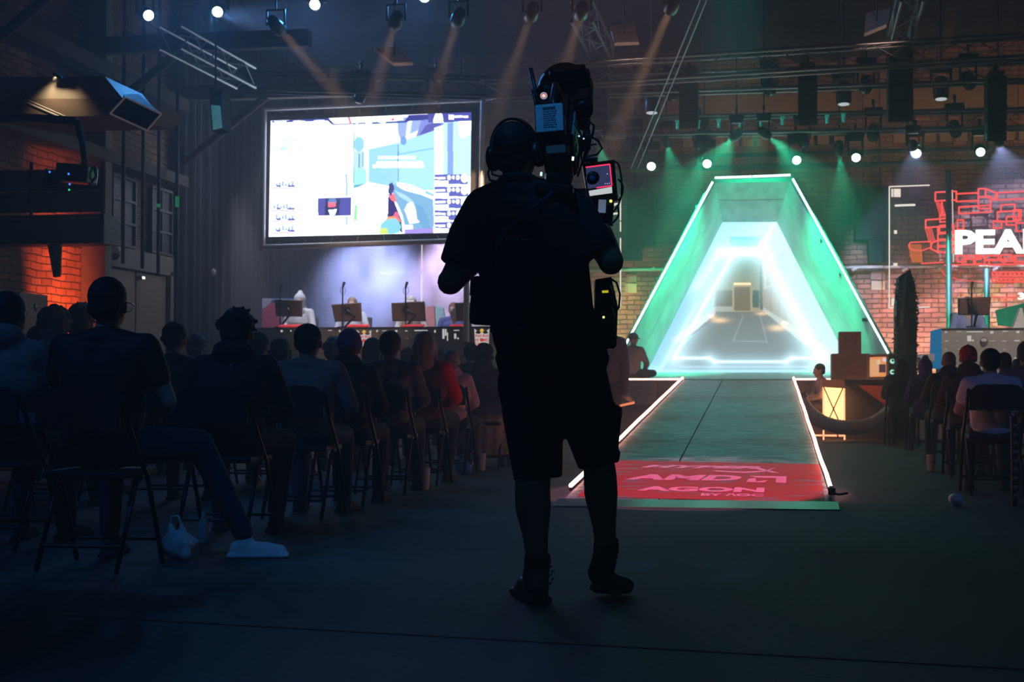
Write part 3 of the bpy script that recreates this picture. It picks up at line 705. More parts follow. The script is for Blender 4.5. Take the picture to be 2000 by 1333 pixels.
xt('long cross truss highest over the stage, reaching the right edge', 1080, 150, 2060, 88, 21.2, .29)
xt('second long cross truss down over the stage, hung with speakers', 940, 176, 2060, 138, 22.6, .27)
xt('lowest long cross truss carrying the moving lights above the tunnel', 1130, 251, 2060, 232, 24.0, .27, chrome)
xt('thin rear cross truss near the brick wall over the tunnel', 1180, 322, 2060, 300, 27.5, .22, mat('rig_bronze', (.30, .22, .15), .5, .6))
xt('dark cross truss above the big screen', 470, 160, 960, 172, 22.6, .27, dark)
# line arrays
cab = mat('speaker_black', (.014, .014, .015), .6); grl = mat('speaker_grille', (.03, .03, .03), .5, .4, scale=80)
def line_array(px, pt, pb, wpx, Y, label, n=7):
    top = at(px, pt, Y); bot = at(px, pb, Y); H = top.z - bot.z; w = wpx / F_PX * Y * 1.0
    t = thing('line_array_speaker', label, 'speaker', top, 0, 'line array speakers over the stage')
    z = 0; y = 0; ang = 0
    MB().box((0, 0, .05), (w * .8, .3, .04), bev=.008).box((0, 0, .12), (.05, .05, .12)).build('fly_bar', dark, t)
    hc = H / n
    for k in range(n):
        ang = -math.radians(1.2 * k * k * .5)
        c = Vector((0, y, z - hc / 2)); ww = w * (1 - .0 * k)
        R = Euler((ang * -1, 0, 0)).to_matrix()
        cb_ = MB().box(c, (ww, .34, hc * .94), R, bev=.012).build('speaker_cabinet', cab, t)
        MB().box(c + R @ Vector((0, -.175, 0)), (ww * .92, .012, hc * .8), R).build('grille', grl, cb_)
        z -= hc; y += math.sin(-ang) * hc * .8
    return t
line_array(1168, 132, 236, 38, 22.4, 'black line array speaker hanging just right of the camera lens hood')
line_array(1345, 142, 246, 37, 22.4, 'slim black line array speaker hanging above the left slope of the tunnel')
line_array(1577, 134, 240, 36, 22.4, 'slim black line array speaker hanging above the right slope of the tunnel')
line_array(1757, 100, 232, 46, 21.6, 'widest black line array speaker hanging at the end of the upper right truss')
line_array(1944, 152, 270, 36, 22.4, 'black line array speaker hanging nearest the right edge above the wall lettering')

# stage lights
headm = mat('fixture_black', (.02, .02, .022), .35, .2)
lens_off = mat('lens_dark', (.02, .03, .04), .08, 0, .1)
LG = emis('lens_green_white', (.80, 1.0, .92), 9.0, 'NONE'); LB = emis('lens_blue_white', (.72, .90, 1.0), 9.0, 'NONE'); LV = emis('lens_lavender', (.80, .84, 1.0), 7.0, 'NONE'); LG2 = emis('lens_green_dim', (.03, .75, .42), 1.6, 'NONE'); LP = emis('lens_pale', (.80, .92, .95), .75, 'NONE')
def stage_light(pos, aim, label, lens, lamp=None, r=.075, group=None, name='moving_head_light', cat='stage light', hang=.28, rod=False):
    """moving head: clamp, base, yoke, head and lens; its lens centre sits at pos and looks at aim"""
    pos, aim = Vector(pos), Vector(aim); d = (aim - pos).normalized(); L = .26 * r / .075
    ctr = pos - d * L * .62; t = thing(name, label, cat, ctr, 0, group)
    side = d.cross(Vector((0, 0, 1))); side = Vector((1, 0, 0)) if side.length < .2 else side.normalized()
    k = r / .075; top = ctr + Vector((0, 0, hang * k))
    hd = WB(); hd.lathe(ctr - d * L * .5, d, [(0, .05 * k), (.03 * k, .085 * k), (.15 * k, .1 * k), (L * 1.02, .098 * k), (L * 1.12, r * 1.12), (L * 1.14, r * 1.12)], 18); h = hd.build('lamp_head', headm, t)
    b = MB(); b.lathe(pos + d * .002, d, [(0, r), (.006, r * .95)], 20); b.build('lens', lens, h, origin=ctr)
    b = WB()
    for s in (-1, 1):
        b.box(ctr + side * (s * .12 * k) + Vector((0, 0, hang * k * .42)), (.03 * k, .05 * k, hang * k * .95), bev=.004)
    b.box(top - Vector((0, 0, .02)), (.27 * k, .12 * k, .04)); b.build('yoke', headm, t)
    b = WB(); b.box(top + Vector((0, 0, .05 * k)), (.30 * k, .2 * k, .1 * k), bev=.012); b.build('base', headm, t)
    b = WB(); b.cyl(top + Vector((0, 0, .1 * k)), top + Vector((0, 0, .2 * k)), .02 * k); b.lathe(top + Vector((-.02, 0, .21 * k)), (1, 0, 0), [(0, .04 * k), (.04, .04 * k)], 10); b.build('clamp', dark, t)
    if rod: WB().cyl(top + Vector((0, 0, .1)), (top.x, top.y, 7.1), .012, n=6).build('drop_rod', dark, t)
    if lamp:
        en, colr, ang = lamp; sp_ = spot(pos + d * .03 - ctr, aim - ctr, en, colr, ang, .35, r * .5, 'beam_lamp', t)
    return t
camv = Vector((0, 0, 1.0))
# four blue-white lights in front of the ceiling that look at the audience
for (px, py, w) in ((290, 30, 'first from the left wall'), (425, 23, 'second from the left wall, above the bluish truss'), (615, 9, 'third from the left wall, above the big screen'), (829, -6, 'cut by the top edge of the photo')):
    stage_light(at(px, py, 17.0), at(px, py, 17.0) + Vector((5 if px < 350 else .8 if px < 700 else 0, -6, -3.2)), 'blue-white stage light glowing at the ceiling, ' + w, LB, (60, (.06, .36, 1.0), 80), .062, 'blue ceiling lights')
# lights on the tunnel truss that face the hall
for (px, py, e_, w) in ((1272, 325, 1, 'farthest left, beyond the left end of the tunnel'), (1381, 320, 1, 'just above the left shoulder of the tunnel'), (1556, 313, 1, 'just above the right shoulder of the tunnel'), (1672, 308, 1, 'between the tunnel top and the white wall bracket'), (1790, 300, 1, 'overlapping the left lavender beam'), (1915, 297, 1, 'between the two lavender beams')):
    p = at(px, py, 24.0); stage_light(p, p + Vector((-p.x * .25 + (.5 if px > 1500 else -.2), -6, -2.6)), 'green-white stage light facing the hall, ' + w, LG, (18, (.05, 1, .62), 80), .066, 'green lights facing the hall')
# beams
bm_ = ((1431, 270, 1372, 325, 22.9, GREEN, 300, 22, LG2, 'green beam light shooting down to the left above the tunnel'),
       (1500, 266, 1566, 322, 22.9, GREEN, 300, 22, LG2, 'green beam light shooting down to the right above the tunnel'),
       (1171, 284, 1184, 340, 23.6, GREEN, 120, 26, LG2, 'dim green beam light beside the camera monitor'),
       (1303, 282, 1322, 360, 24.3, GREEN, 110, 34, LG2, 'dim green beam light pointing down left of the tunnel top'),
       (1372, 300, 1340, 420, 24.3, GREEN, 110, 34, LG2, 'dim green light washing the wall beside the left slope'),
       (1640, 300, 1650, 440, 24.3, GREEN, 110, 33, LG2, 'dim green light washing the wall beside the right slope'),
       (1784, 288, 1822, 470, 23.6, (.42, .52, 1.0), 230, 30, LV, 'lavender beam light shining down beside the white wall bracket'),
       (1952, 281, 1996, 470, 24.2, (.42, .52, 1.0), 230, 30, LV, 'lavender beam light shining down near the right edge'))
for (px, py, qx, qy, Y, colr, en, ang, ln, lab) in bm_:
    a = at(px, py, Y); q = at(qx, qy, Y + (5 if 'lavender' in lab else .8)); stage_light(a, q, lab, ln, (en * (9 if ang > 34 else 24), colr, ang), .055, 'beam lights over the stage', rod=True)
# warm narrow beams high in front
par = mat('par_can_black', (.02, .02, .02), .4, .4)
for i, (px, py, qx, qy, en, w) in enumerate(((547, 58, 690, 222, 110, 'far left, crossing the haze toward the big screen'), (771, 48, 722, 215, 80, 'pointing at the pale ceiling panel over the screen'), (893, 42, 842, 205, 70, 'over the right part of the big screen'), (1036, 32, 972, 215, 70, 'between the big screen and the camera'), (1134, 28, 1092, 170, 70, 'next to the truss above the cameraman'), (1309, 18, 1205, 262, 150, 'brightest, right of the camera lens hood'))):
    a = at(px, py, 16.5); q = at(qx, qy, 20.0); d = (q - a).normalized()
    t = thing('par_can', 'par can with thin warm beam, ' + w, 'stage light', a, 0, 'warm par cans at the ceiling')
    b = WB(); b.lathe(a - d * .34, d, [(0, .03), (.02, .06), (.2, .075), (.33, .08), (.34, .075)], 16); b.build('can', par, t)
    b = WB(); b.lathe(a + d * .001, d, [(0, .066), (.004, .06)], 16); b.build('lens', emis('lens_warm', (1, .55, .25), .35, 'NONE'), t)
    b = WB(); b.box(a - d * .17 + Vector((0, 0, .16)), (.2, .02, .02)); b.box(a - d * .17 + Vector((-.1, 0, .08)), (.02, .02, .18)); b.box(a - d * .17 + Vector((.1, 0, .08)), (.02, .02, .18)); b.cyl(a - d * .17 + Vector((0, 0, .16)), a - d * .17 + Vector((0, 0, .9)), .012, n=6); b.build('bracket', dark, t)
    spot(d * .02, d * 3, en * 150, (1, .55, .28), 4.6, .4, .045, 'beam_lamp', t)
# unlit heads and floods hanging on the trusses
for (px, py, Y, lens, w) in ((1273, 220, 23.0, LP, 'left of the slim speaker above the tunnel'), (1648, 203, 23.0, LP, 'between the two right-hand speakers'), (1838, 193, 23.0, LP, 'right of the widest speaker column')):
    p = at(px, py, Y); stage_light(p, p + Vector((0, -.4, -3)), 'round downlight with a pale glowing rim, ' + w, lens, None, .085, 'downlights with pale rims', 'down_light', hang=.2, rod=True)
for i, (px, py, Y, w) in enumerate(((1240, 290, 24.0, 'left end of the lowest truss'), (1365, 286, 24.0, 'beside the left green beam'), (1570, 282, 24.0, 'beside the right green beam'), (1705, 270, 24.0, 'between tunnel and lavender beam'), (1868, 262, 24.0, 'between the lavender beams'), (1312, 190, 22.6, 'left of the slim speaker on the second truss'), (1505, 180, 22.6, 'middle of the second truss'), (1690, 176, 22.6, 'right part of the second truss'), (1895, 168, 22.6, 'far right of the second truss'), (700, 196, 22.6, 'over the big screen'), (850, 192, 22.6, 'over the right part of the big screen'))):
    p = at(px, py, Y); stage_light(p, p + Vector((.3 * (-1) ** i, -2, -2.4)), 'unlit black light hanging from a truss, ' + w, lens_off, None, .07, 'unlit moving heads on the trusses')
# small clamps on the lowest truss, the green light on them painted and glowing
for i, (px, py) in enumerate(((1323, 246), (1364, 245), (1404, 243), (1445, 241), (1485, 240), (1528, 238), (1615, 235), (1647, 232))):
    p = at(px, py, 23.86); t = thing('truss_clamp', 'small clamp catching green light on the lowest truss, %s from the left' % ('first', 'second', 'third', 'fourth', 'fifth', 'sixth', 'seventh', 'eighth')[i], 'clamp', p, 0, 'green-lit clamps on the lowest truss')
    WB().cyl(p - Vector((0, 0, .05)), p + Vector((0, 0, .05)), .022, n=8).box(p + Vector((0, 0, .06)), (.06, .05, .04)).build('clamp_body', mat('clamp_green_lit', (.10, .62, .48), .3, .3, emit=(.04, .5, .35), strength=.35), t)
# pale ceiling panels
pp = mat('pale_panel', (.55, .50, .47), .7, var=.15)
for (pts, w) in ((((730, 100), (776, 97), (806, 128), (768, 129)), 'above the big screen'), (((1191, 55), (1238, 53), (1248, 88), (1200, 90)), 'right of the truss above the cameraman'), (((1692, 32), (1741, 20), (1731, 54), (1688, 72)), 'left of the upper right truss')):
    ps = [at(*p, 21.0 + (.6 if i in (0, 1) else 0)) for i, p in enumerate(pts)]
    c = sum(ps, Vector((0, 0, 0))) / 4; t = thing('ceiling_panel', 'pale square panel hanging under the ceiling ' + w, 'panel', c)
    WB().prism(ps, (0, .02, .05)).build('panel_board', pp, t); WB().cyl(c, c + Vector((0, 0, 7.1 - c.z)), .01, n=6).build('hanger', dark, t)
    spot(c + Vector((.2, -2.0, -.9)), c, 70, (1, .60, .46), 26, 1.0, .05, 'added_panel_spot')  # unseen warm spot added to brighten each pale panel
# thin guy wires across the right
for (a, q, w) in (((1368, 0), (1232, 330), 'upper'), ((1380, 0), (1245, 330), 'lower')):
    solo(MB().cyl(at(a[0], a[1], 15), at(q[0], q[1], 22.5), .007, n=6), 'guy_wire', chrome, 'thin steel wire slanting past the brightest warm beam, the %s of two' % w, 'wire')

# ---------------------------------------------------------------- left wall furniture: duct, gantry, pipes, jib
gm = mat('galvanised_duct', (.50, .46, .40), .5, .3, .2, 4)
DY = 14.0
def D(px, py, Y=DY): return at(px, py, Y)
duct = thing('air_duct', 'large grey air duct with a flared open outlet under the ceiling at upper left', 'duct', D(120, 193))
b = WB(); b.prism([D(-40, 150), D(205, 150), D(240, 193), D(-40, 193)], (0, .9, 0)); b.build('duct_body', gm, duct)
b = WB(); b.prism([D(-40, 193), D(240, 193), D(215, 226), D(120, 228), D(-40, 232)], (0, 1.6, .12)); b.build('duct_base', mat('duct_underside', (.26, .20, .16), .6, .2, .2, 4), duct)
o1 = [D(245, 190), D(315, 223), D(287, 255), D(215, 222)]; o2_ = [D(222, 160, 14.9), D(262, 176, 14.9), D(240, 226, 14.9), D(205, 205, 14.9)]
b = WB(); b.add(o1 + o2_, [(0, 1, 5, 4), (1, 2, 6, 5), (2, 3, 7, 6), (3, 0, 4, 7), (4, 5, 6, 7)]); b.build('outlet_hood', mat('hood_grey', (.10, .10, .10), .6, .2), duct)
b = WB()
for i in range(4): b.cyl(o1[i], o1[(i + 1) % 4], .009, n=8)
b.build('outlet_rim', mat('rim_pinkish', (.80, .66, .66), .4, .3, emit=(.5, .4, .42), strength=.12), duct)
lp_ = thing('duct_lamp', 'small warm lamp shining on the side of the air duct', 'lamp', D(113, 148, DY - .05))
WB().box(D(113, 147, DY - .04), (.03, .14, .03)).build('bracket', dark, lp_)
WB().lathe(D(113, 146, DY - .10), (0, 0, -1), [(0, .02), (.02, .045), (.06, .05)], 14).build('lamp_shade', dark, lp_)
spot(Vector((0, -.13, -.03)), Vector((0, .03, -.24)), 9, (1, .72, .40), 105, .8, .02, 'duct_bulb', lp_)
b = WB(); b.cyl(D(38, 195), D(125, 232), .012).cyl(D(48, 193), D(128, 228), .008); t = thing('conduit_pair', 'pair of pale conduits slanting below the air duct', 'pipe', D(80, 214)); b.build('conduit', mat('pale_conduit', (.7, .7, .68), .4), t)
ga = thing('gantry', 'dark service gantry with thin rails at the left edge above the lit bricks', 'gantry', (-8.1, 17.2, 2.4))
g0 = at(203, 475, 17.0); gx = g0.x
b = WB(); b.box(((WX + gx) / 2, 17.2, g0.z + .17), (gx - WX, .4, .34)); b.build('deck', black, ga)
for zz in (425, 372):
    zt = at(203, zz, 17.0).z; WB().cyl((WX, 17.0, zt), (gx, 17.0, zt), .012, n=8).build('rail', mat('rusty_rail', (.40, .20, .12), .5, .4), ga)
WB().box(((WX + gx) / 2, 17.05, g0.z + .62), (gx - WX, .04, .5)).build('kick_panel', black, ga)
for x in (gx - .02, gx - .9, WX + .1): WB().cyl((x, 17.0, g0.z), (x, 17.0, g0.z + .95), .022, n=8).build('rail_post', black, ga)
pb = at(104, 540, 17.0); WB().cyl((pb.x, 17.1, pb.z), (pb.x - .03, 17.1, g0.z), .045, .085, n=10).build('support_bracket', black, ga)
for (px, yt, yb, w) in ((240, 300, 515, 'nearest the lit bricks'), (278, 405, 525, 'second from the lit bricks'), (309, 405, 537, 'third, tipped with green'), (345, 405, 576, 'fourth, beside the door edge')):
    p = atx(px, yb, WX + .5); q = atx(px, yt, WX + .5); t = thing('drop_pole', 'thin dark vertical pole hanging over the double door, ' + w, 'pole', p)
    WB().cyl(p, (p.x, p.y, 7.2), .028, n=8).build('pole_tube', dark, t)
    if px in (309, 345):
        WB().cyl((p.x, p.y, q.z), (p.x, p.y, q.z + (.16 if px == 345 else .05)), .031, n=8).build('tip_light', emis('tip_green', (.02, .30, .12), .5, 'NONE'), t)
# horizontal ledges and beams on the left
for i, (py0, py1, hh) in enumerate(((240, 262, .16), (262, 280, .2))):
    b = MB(); p0 = atx(0, py0, WX + .2); p1 = atx(470, py1 + 20, WX + .2); b.box((WX + .2, 18.8, p0.z if i == 0 else p1.z + .3), (.35, 7.6, hh)); o = solo(b, 'wall_left_ledge', mat('timber_beam', (.06, .042, .032), .8, var=.3, scale=4)); o['kind'] = 'structure'
for Y in (16.0, 19.5, 23.0, 26.5):
    b = MB(); b.box((WX + 1.6, Y, 5.3), (3.2, .18, .22)); b.cyl((WX + .1, Y, 4.2), (WX + 1.5, Y, 5.25), .06); o = solo(b, 'wall_left_beam', mat('timber_beam', (.06, .042, .032), .8)); o['kind'] = 'structure'
cam_ = thing('security_camera', 'white dome security camera above the double door', 'camera', atx(222, 497, WX + .15))
p = atx(222, 493, WX + .15); whitep = mat('white_plastic', (.7, .7, .7), .4)
WB().lathe(p + Vector((0, 0, .08)), (0, 0, -1), [(0, .07), (.03, .10), (.10, .10)], 16).cyl(p + Vector((-.15, 0, .08)), p + Vector((0, 0, .08)), .03).build('housing', whitep, cam_)
WB().ball(p - Vector((0, 0, .03)), .085, 14).build('dome', mat('smoked_dome', (.02, .02, .02), .1), cam_)
p = atx(275, 543, WX + .12); t = thing('exit_light', 'small glowing emergency light on the lintel of the double door', 'light', p)
WB().box(p, (.08, .10, .05)).build('housing', dark, t); WB().box(p + Vector((.042, 0, 0)), (.01, .09, .035)).build('diffuser', emis('exit_glow', (.9, 1.0, .75), 2.2, 'NONE'), t)
p = atx(414, 532, WX + .12); t = thing('wall_lamp', 'small unlit pale lamp on the left wall past the double door', 'lamp', p)
WB().lathe(p + Vector((0, 0, .08)), (0, 0, -1), [(0, .03), (.06, .07), (.14, .05)], 12).build('shade', whitep, t); WB().box(p + Vector((-.06, 0, .02)), (.1, .05, .05)).build('bracket', dark, t)
# jib camera rig
jib = thing('jib_camera', 'dark remote camera rig hanging from a jib arm below the air duct', 'camera', at(140, 345, 13.0))
def J(px, py, dy=0): return at(px, py, 13.0 + dy)
WB().tube([J(-30, 232), J(60, 230), J(150, 236)], .035, 8).build('jib_arm', black, jib)
WB().tube([J(150, 236), J(160, 275), J(166, 318), J(150, 335)], .03, 8).build('drop_arm', black, jib)
WB().box(J(150, 340), (.30, .24, .16), (0, .1, 0), bev=.02).build('camera_body', headm, jib)
WB().lathe(J(118, 347), (-1, .1, -.15), [(0, .055), (.06, .06), (.14, .05), (.16, .045)], 16).build('lens_barrel', headm, jib)
WB().tube([J(90, 330), J(97, 352), J(106, 366), J(130, 370), J(170, 366), J(188, 345), J(184, 325)], .014, 8).build('cage', dark, jib)
for (px, py) in ((97, 336), (134, 340), (136, 360)): WB().ball(J(px, py, -.22), .010, 8).build('status_light', emis('tiny_blue', (.05, .25, 1), 1.6, 'NONE'), jib)
WB().ball(J(135, 371, -.2), .010, 8).build('status_light', emis('tiny_green', (.02, .6, .25), 1.4, 'NONE'), jib)
# hanging board lit pale blue
p = at(422, 250, 17.5); t = thing('hanging_monitor', 'tall speaker box with pale blue-lit face hanging below the upper left truss', 'speaker', p)
q = [at(408, 170, 17.5), at(433, 176, 17.5), at(435, 251, 17.5), at(413, 255, 17.5)]
WB().prism(q, (0, .30, 0)).build('cabinet', black, t); q2 = [at(412, 205, 17.47), at(430, 207, 17.47), at(434, 250, 17.47), at(416, 254, 17.47)]
WB().prism(q2, (0, .01, 0)).build('front_face', mat('pale_blue_face', (.45, .60, .62), .5), t); h_ = at(421, 172, 17.6); WB().cyl(h_, (h_.x, h_.y, 7.2), .012).build('hanger', dark, t)
spot(at(455, 170, 15.8), at(424, 230, 17.5), 45, (.25, .8, .9), 18, .8, .04, 'added_face_spot')  # unseen cyan spot added to brighten the speaker face
# lit cabinet with round holes low at far left
cbn = thing('slot_cabinet', 'brownish wall cabinet with dark round holes behind the heads at far left', 'cabinet', atx(55, 742, WX + .3))
a_, b_2 = atx(36, 668, WX + .3), atx(75, 575, WX + .3); cy0, cy1, cz0, cz1 = a_.y, atx(92, 620, WX + .3).y, a_.z, b_2.z
WB().box((WX + .17, (cy0 + cy1) / 2, (cz1) / 2), (.28, cy1 - cy0, cz1), bev=.01).build('body', mat('cabinet_rose', (.30, .20, .17), .6), cbn)
for (px, py, rr) in ((49, 608, .06), (69, 600, .055), (48, 668, .05), (68, 650, .055)):
    p = atx(px, py, WX + .305); WB().lathe(p, (1, 0, 0), [(0, rr), (.006, rr)], 18).build('round_hole', black, cbn)
# bricks lit orange from below
up = thing('uplight', 'floor uplight throwing orange light on the left bricks behind the audience', 'light', (-8.05, 18.9, 0))
MB().box((0, 0, .06), (.26, .16, .10), bev=.01).build('housing', dark, up)
MB().box((-.02, 0, .115), (.2, .12, .01)).build('lens', emis('orange_lens', (1, .2, .03), 6, 'NONE'), up)
spot((0, 0, .14), (-.95, 0, 1.55), 2300, (1, .14, .03), 50, .8, .05, 'uplight_lamp', up)

# ================================================================== STAGE SET, RIGHT AND LEFT
crate_m = mat('crate_wood', (.22, .12, .09), .7, var=.35, scale=5, bump=.2)
def slab(name, lab, cat, pts, Y, depth, m, frame=None):
    ps = [at(*p, Y) for p in pts]; c = Vector((sum(p.x for p in ps) / 4, Y + depth / 2, min(p.z for p in ps)))
    t = thing(name, lab, cat, c); WB().prism(ps, (0, depth, 0)).build('body', m, t); return t
CYc = 23.35
def crate(lab, x0, y0, x1, y1, Y, d, z=None):
    p, q = at(x0, y1, Y), at(x1, y0, Y); w = q.x - p.x; h = q.z - p.z
    t = thing('crate', lab, 'crate', ((p.x + q.x) / 2, Y + d / 2, p.z))
    MB().box((0, 0, h / 2), (w, d, h), bev=.008).build('box_panel', crate_m, t)
    fr_ = mat('crate_batten', (.26, .15, .11), .7, var=.3)
    for s in (-1, 1):
        MB().box((s * (w / 2 - .03), -d / 2 - .01, h / 2), (.06, .02, h)).build('batten', fr_, t)
        MB().box((0, -d / 2 - .01, h / 2 + s * (h / 2 - .03)), (w - .13, .02, .06)).build('batten', fr_, t)
    MB().box((0, -d / 2 - .008, h / 2), (.05, .016, math.hypot(w - .16, h - .16)), (0, math.atan2(w - .16, h - .16), 0)).build('brace', fr_, t)
    return t
crate('small brown wooden crate on top of the larger crate right of the tunnel', 1639, 648, 1682, 691, CYc, .35)
crate('larger brown wooden crate under the small one beside the arcade monitor', 1625, 691, 1699, 741, CYc, .55)
arc = thing('retro_television', 'old television set with orange glowing screen and two round dials on the stage edge', 'television', at(1722, 741, CYc))
q = [at(1694, 694, CYc), at(1752, 692, CYc), at(1752, 741, CYc), at(1694, 741, CYc)]
WB().prism(q, (0, .5, 0)).build('cabinet', mat('tv_housing', (.10, .06, .05), .5), arc)
scp = WB().prism([at(1698, 698, CYc - .02), at(1731, 697, CYc - .02), at(1731, 736, CYc - .02), at(1698, 737, CYc - .02)], (0, .015, 0)).build('screen', emis('tv_orange', (1.0, .36, .12), 1.1), arc)
for (x0, y0, x1, y1, c_) in ((1700, 702, 1717, 734, (1, .50, .24)), (1717, 712, 1730, 728, (.10, .05, .06)), (1712, 703, 1719, 712, (1, .85, .5)), (1724, 700, 1731, 707, (.9, .8, 1))):
    WB().prism([at(x0, y0, CYc - .03), at(x1, y0, CYc - .03), at(x1, y1, CYc - .03), at(x0, y1, CYc - .03)], (0, .005, 0)).build('screen_patch', emis('tvp%d' % x0, c_, 1.0, 'NONE'), arc)
b = WB()
for (a, c_) in (((1695, 694), (1734, 693)), ((1734, 693), (1734, 740)), ((1734, 740), (1695, 741)), ((1695, 741), (1695, 694))): b.cyl(at(*a, CYc - .02), at(*c_, CYc - .02), .012, n=8)
b.build('bezel', mat('tv_bezel', (.35, .30, .28), .4), arc)
for py in (706, 727): WB().lathe(at(1743, py, CYc - .02), (0, -1, 0), [(0, .036), (.02, .032)], 16).build('dial', emis('dial_green', (.45, 1.0, .80), 1.2, 'NONE'), arc)
# black plinth with diagonal brace, below the crates
spot((2.2, 18.5, 5.2), at(1670, 735, CYc), 420, (1, .46, .38), 15, .8, .05, 'added_crate_key')  # unseen warm spot added to brighten the crates
pli = thing('plinth', 'black plinth with diagonal brace under the crates in front of the stage', 'plinth', at(1690, 851, CYc))
zt = at(1690, 742, CYc).z; zl = at(1652, 742, CYc).x; zr = at(1752, 742, CYc).x
WB().box(((zl + zr) / 2, CYc + .28, zt / 2), (zr - zl, .52, zt)).build('body', mat('plinth_black', (.05, .04, .04), .6), pli)
WB().prism([at(1650, 742, CYc - .02), at(1756, 745, CYc - .02), at(1756, 753, CYc - .02), at(1650, 752, CYc - .02)], (0, .05, 0)).build('top_edge', black, pli)
WB().prism([at(1654, 752, CYc - .02), at(1672, 752, CYc - .02), at(1740, 800, CYc - .02), at(1722, 806, CYc - .02)], (0, .04, 0)).build('diagonal_brace', black, pli)
WB().prism([at(1672, 753, CYc - .01), at(1752, 754, CYc - .01), at(1752, 806, CYc - .01), at(1742, 802, CYc - .01)], (0, .01, 0)).build('side_cloth', mat('rust_cloth', (.55, .10, .04), .8), pli)
gb = thing('glowing_light_box', 'upright orange glowing light box with crossed cables left of the plinth', 'light box', at(1626, 826, CYc - .3))
GY = CYc - .3
WB().prism([at(1609, 757, GY), at(1648, 759, GY), at(1648, 826, GY), at(1609, 826, GY)], (0, .3, 0)).build('diffuser', emis('lightbox_orange', (1.0, .46, .16), 4.0), gb)
WB().prism([at(1604, 742, GY - .05), at(1648, 742, GY - .05), at(1650, 757, GY - .05), at(1606, 756, GY - .05)], (0, .45, 0)).build('top_board', mat('lightbox_top', (.7, .35, .2), .5), gb)
for (a, c_) in (((1609, 757), (1640, 826)), ((1646, 759), (1616, 826))): WB().cyl(at(*a, GY - .03), at(*c_, GY - .03), .009, n=6).build('cross_cable', mat('cable_brown', (.10, .04, .02), .6), gb)
gl = WB(); [gl.cyl(at(*a, GY - .02), at(*c_, GY - .02), .012, n=6) for a, c_ in (((1608, 757), (1608, 826)), ((1649, 759), (1649, 826)))]
for s_ in ((1608, 757, 826), (1649, 759, 826)): WB().cyl(at(s_[0], s_[1], GY - .02), Vector((at(s_[0], s_[1], GY - .02).x, GY - .02, 0)), .013, n=6).build('edge_post', ledr, gb)
# flexible duct
hz = [(1561, 775), (1566, 788), (1576, 803), (1590, 815), (1608, 826), (1630, 833), (1655, 836), (1682, 835), (1705, 829), (1722, 819), (1738, 805), (1750, 790)]
hp = [at(x, y, 22.5) for x, y in hz]; pts = []
for i in range(len(hp) - 1):
    for k in range(8): pts.append(hp[i].lerp(hp[i + 1], k / 8))
pts.append(hp[-1])
fd = thing('flexible_duct', 'silver-grey ribbed flexible duct sagging in front of the plinth and light box', 'duct', at(1655, 836, 22.5))
WB().tube(pts, [.098 + (.009 if i % 2 else 0) for i in range(len(pts))], 16).build('hose', mat('ribbed_foil', (.62, .55, .50), .42, .3, .15), fd)
for p_, d_ in ((pts[0], pts[1] - pts[0]), (pts[-1], pts[-2] - pts[-1])): WB().lathe(p_, d_, [(-.04, .115), (.04, .115)], 16).build('end_collar', dark, fd)
# tall leafy black slab
mono = thing('foliage_monolith', 'tall dark leaning slab edged with climbing foliage right of the tunnel', 'set piece', at(1765, 742, 22.9))
MY = 22.9
mp_ = [at(x, y, MY) for x, y in ((1750, 800), (1751, 690), (1751, 600), (1756, 540), (1778, 526), (1788, 560), (1791, 640), (1789, 800))]
mz = at(1765, 852, MY).z; mp_[0].z = 0; mp_[-1].z = 0
WB().prism(mp_, (0, .5, 0)).build('slab', mat('slab_black', (.035, .045, .042), .7, var=.4, scale=6, bump=.5), mono)
WB().prism([at(1763, 545, MY - .02), at(1772, 530, MY - .02), at(1764, 640, MY - .02), at(1757, 640, MY - .02)], (0, .03, 0)).build('edge_facet', mat('facet_green', (.16, .30, .26), .5), mono)
rng = random.Random(5); b = WB()
for k in range(900):
    t_ = rng.random(); side = rng.choice((0, 0, 1))
    y_ = lerp(545, 790, t_)
    if side == 0: x_ = lerp(1756, 1749, min(1, t_ * 1.3)) + rng.gauss(0, 2.2)
    else: x_ = (1782 if y_ < 570 else 1790) + rng.gauss(0, 2.0)
    if rng.random() < .25: x_ = rng.uniform(1750, 1764)
    p = at(x_, y_, MY - .03 + rng.uniform(-.04, .3)); s_ = rng.uniform(.018, .035)
    ax = Vector((rng.gauss(0, 1), rng.gauss(0, 1), rng.gauss(0, 1))).normalized(); bx = ax.cross(Vector((rng.gauss(0, 1), rng.gauss(0, 1), rng.gauss(0, 1)))).normalized()
    b.add([p, p + (ax + bx) * s_ * .6, p + ax * s_ * 1.8, p + (ax - bx) * s_ * .6], [(0, 1, 2, 3)])
fo = b.build('foliage', mat('ivy_green', (.07, .12, .06), .6, var=.5), mono); fo['kind'] = 'stuff'
# poster board on the stage front, left of the runway
pb_ = thing('notice_board', 'pale notice board with lines of small writing standing against the stage front', 'board', at(1246, 792, SY - .12))
NY = SY - .12
q = [at(1206, 748, NY), at(1282, 748, NY), at(1281, 790, NY), at(1206, 791, NY)]
WB().prism(q, (0, .04, 0)).build('board', mat('pale_board', (.42, .38, .32), .7), pb_)
b = WB(); 
for k, yy in enumerate((755, 760, 765, 770, 775)):
    x = 1229
    while x < 1273: w_ = rng.uniform(2, 6); b.prism([at(x, yy, NY - .006), at(x + w_, yy, NY - .006), at(x + w_, yy + 1.6, NY - .006), at(x, yy + 1.6, NY - .006)], (0, .003, 0)); x += w_ + 1.5
b.build('lettering', mat('faded_ink', (.2, .17, .15), .7), pb_)

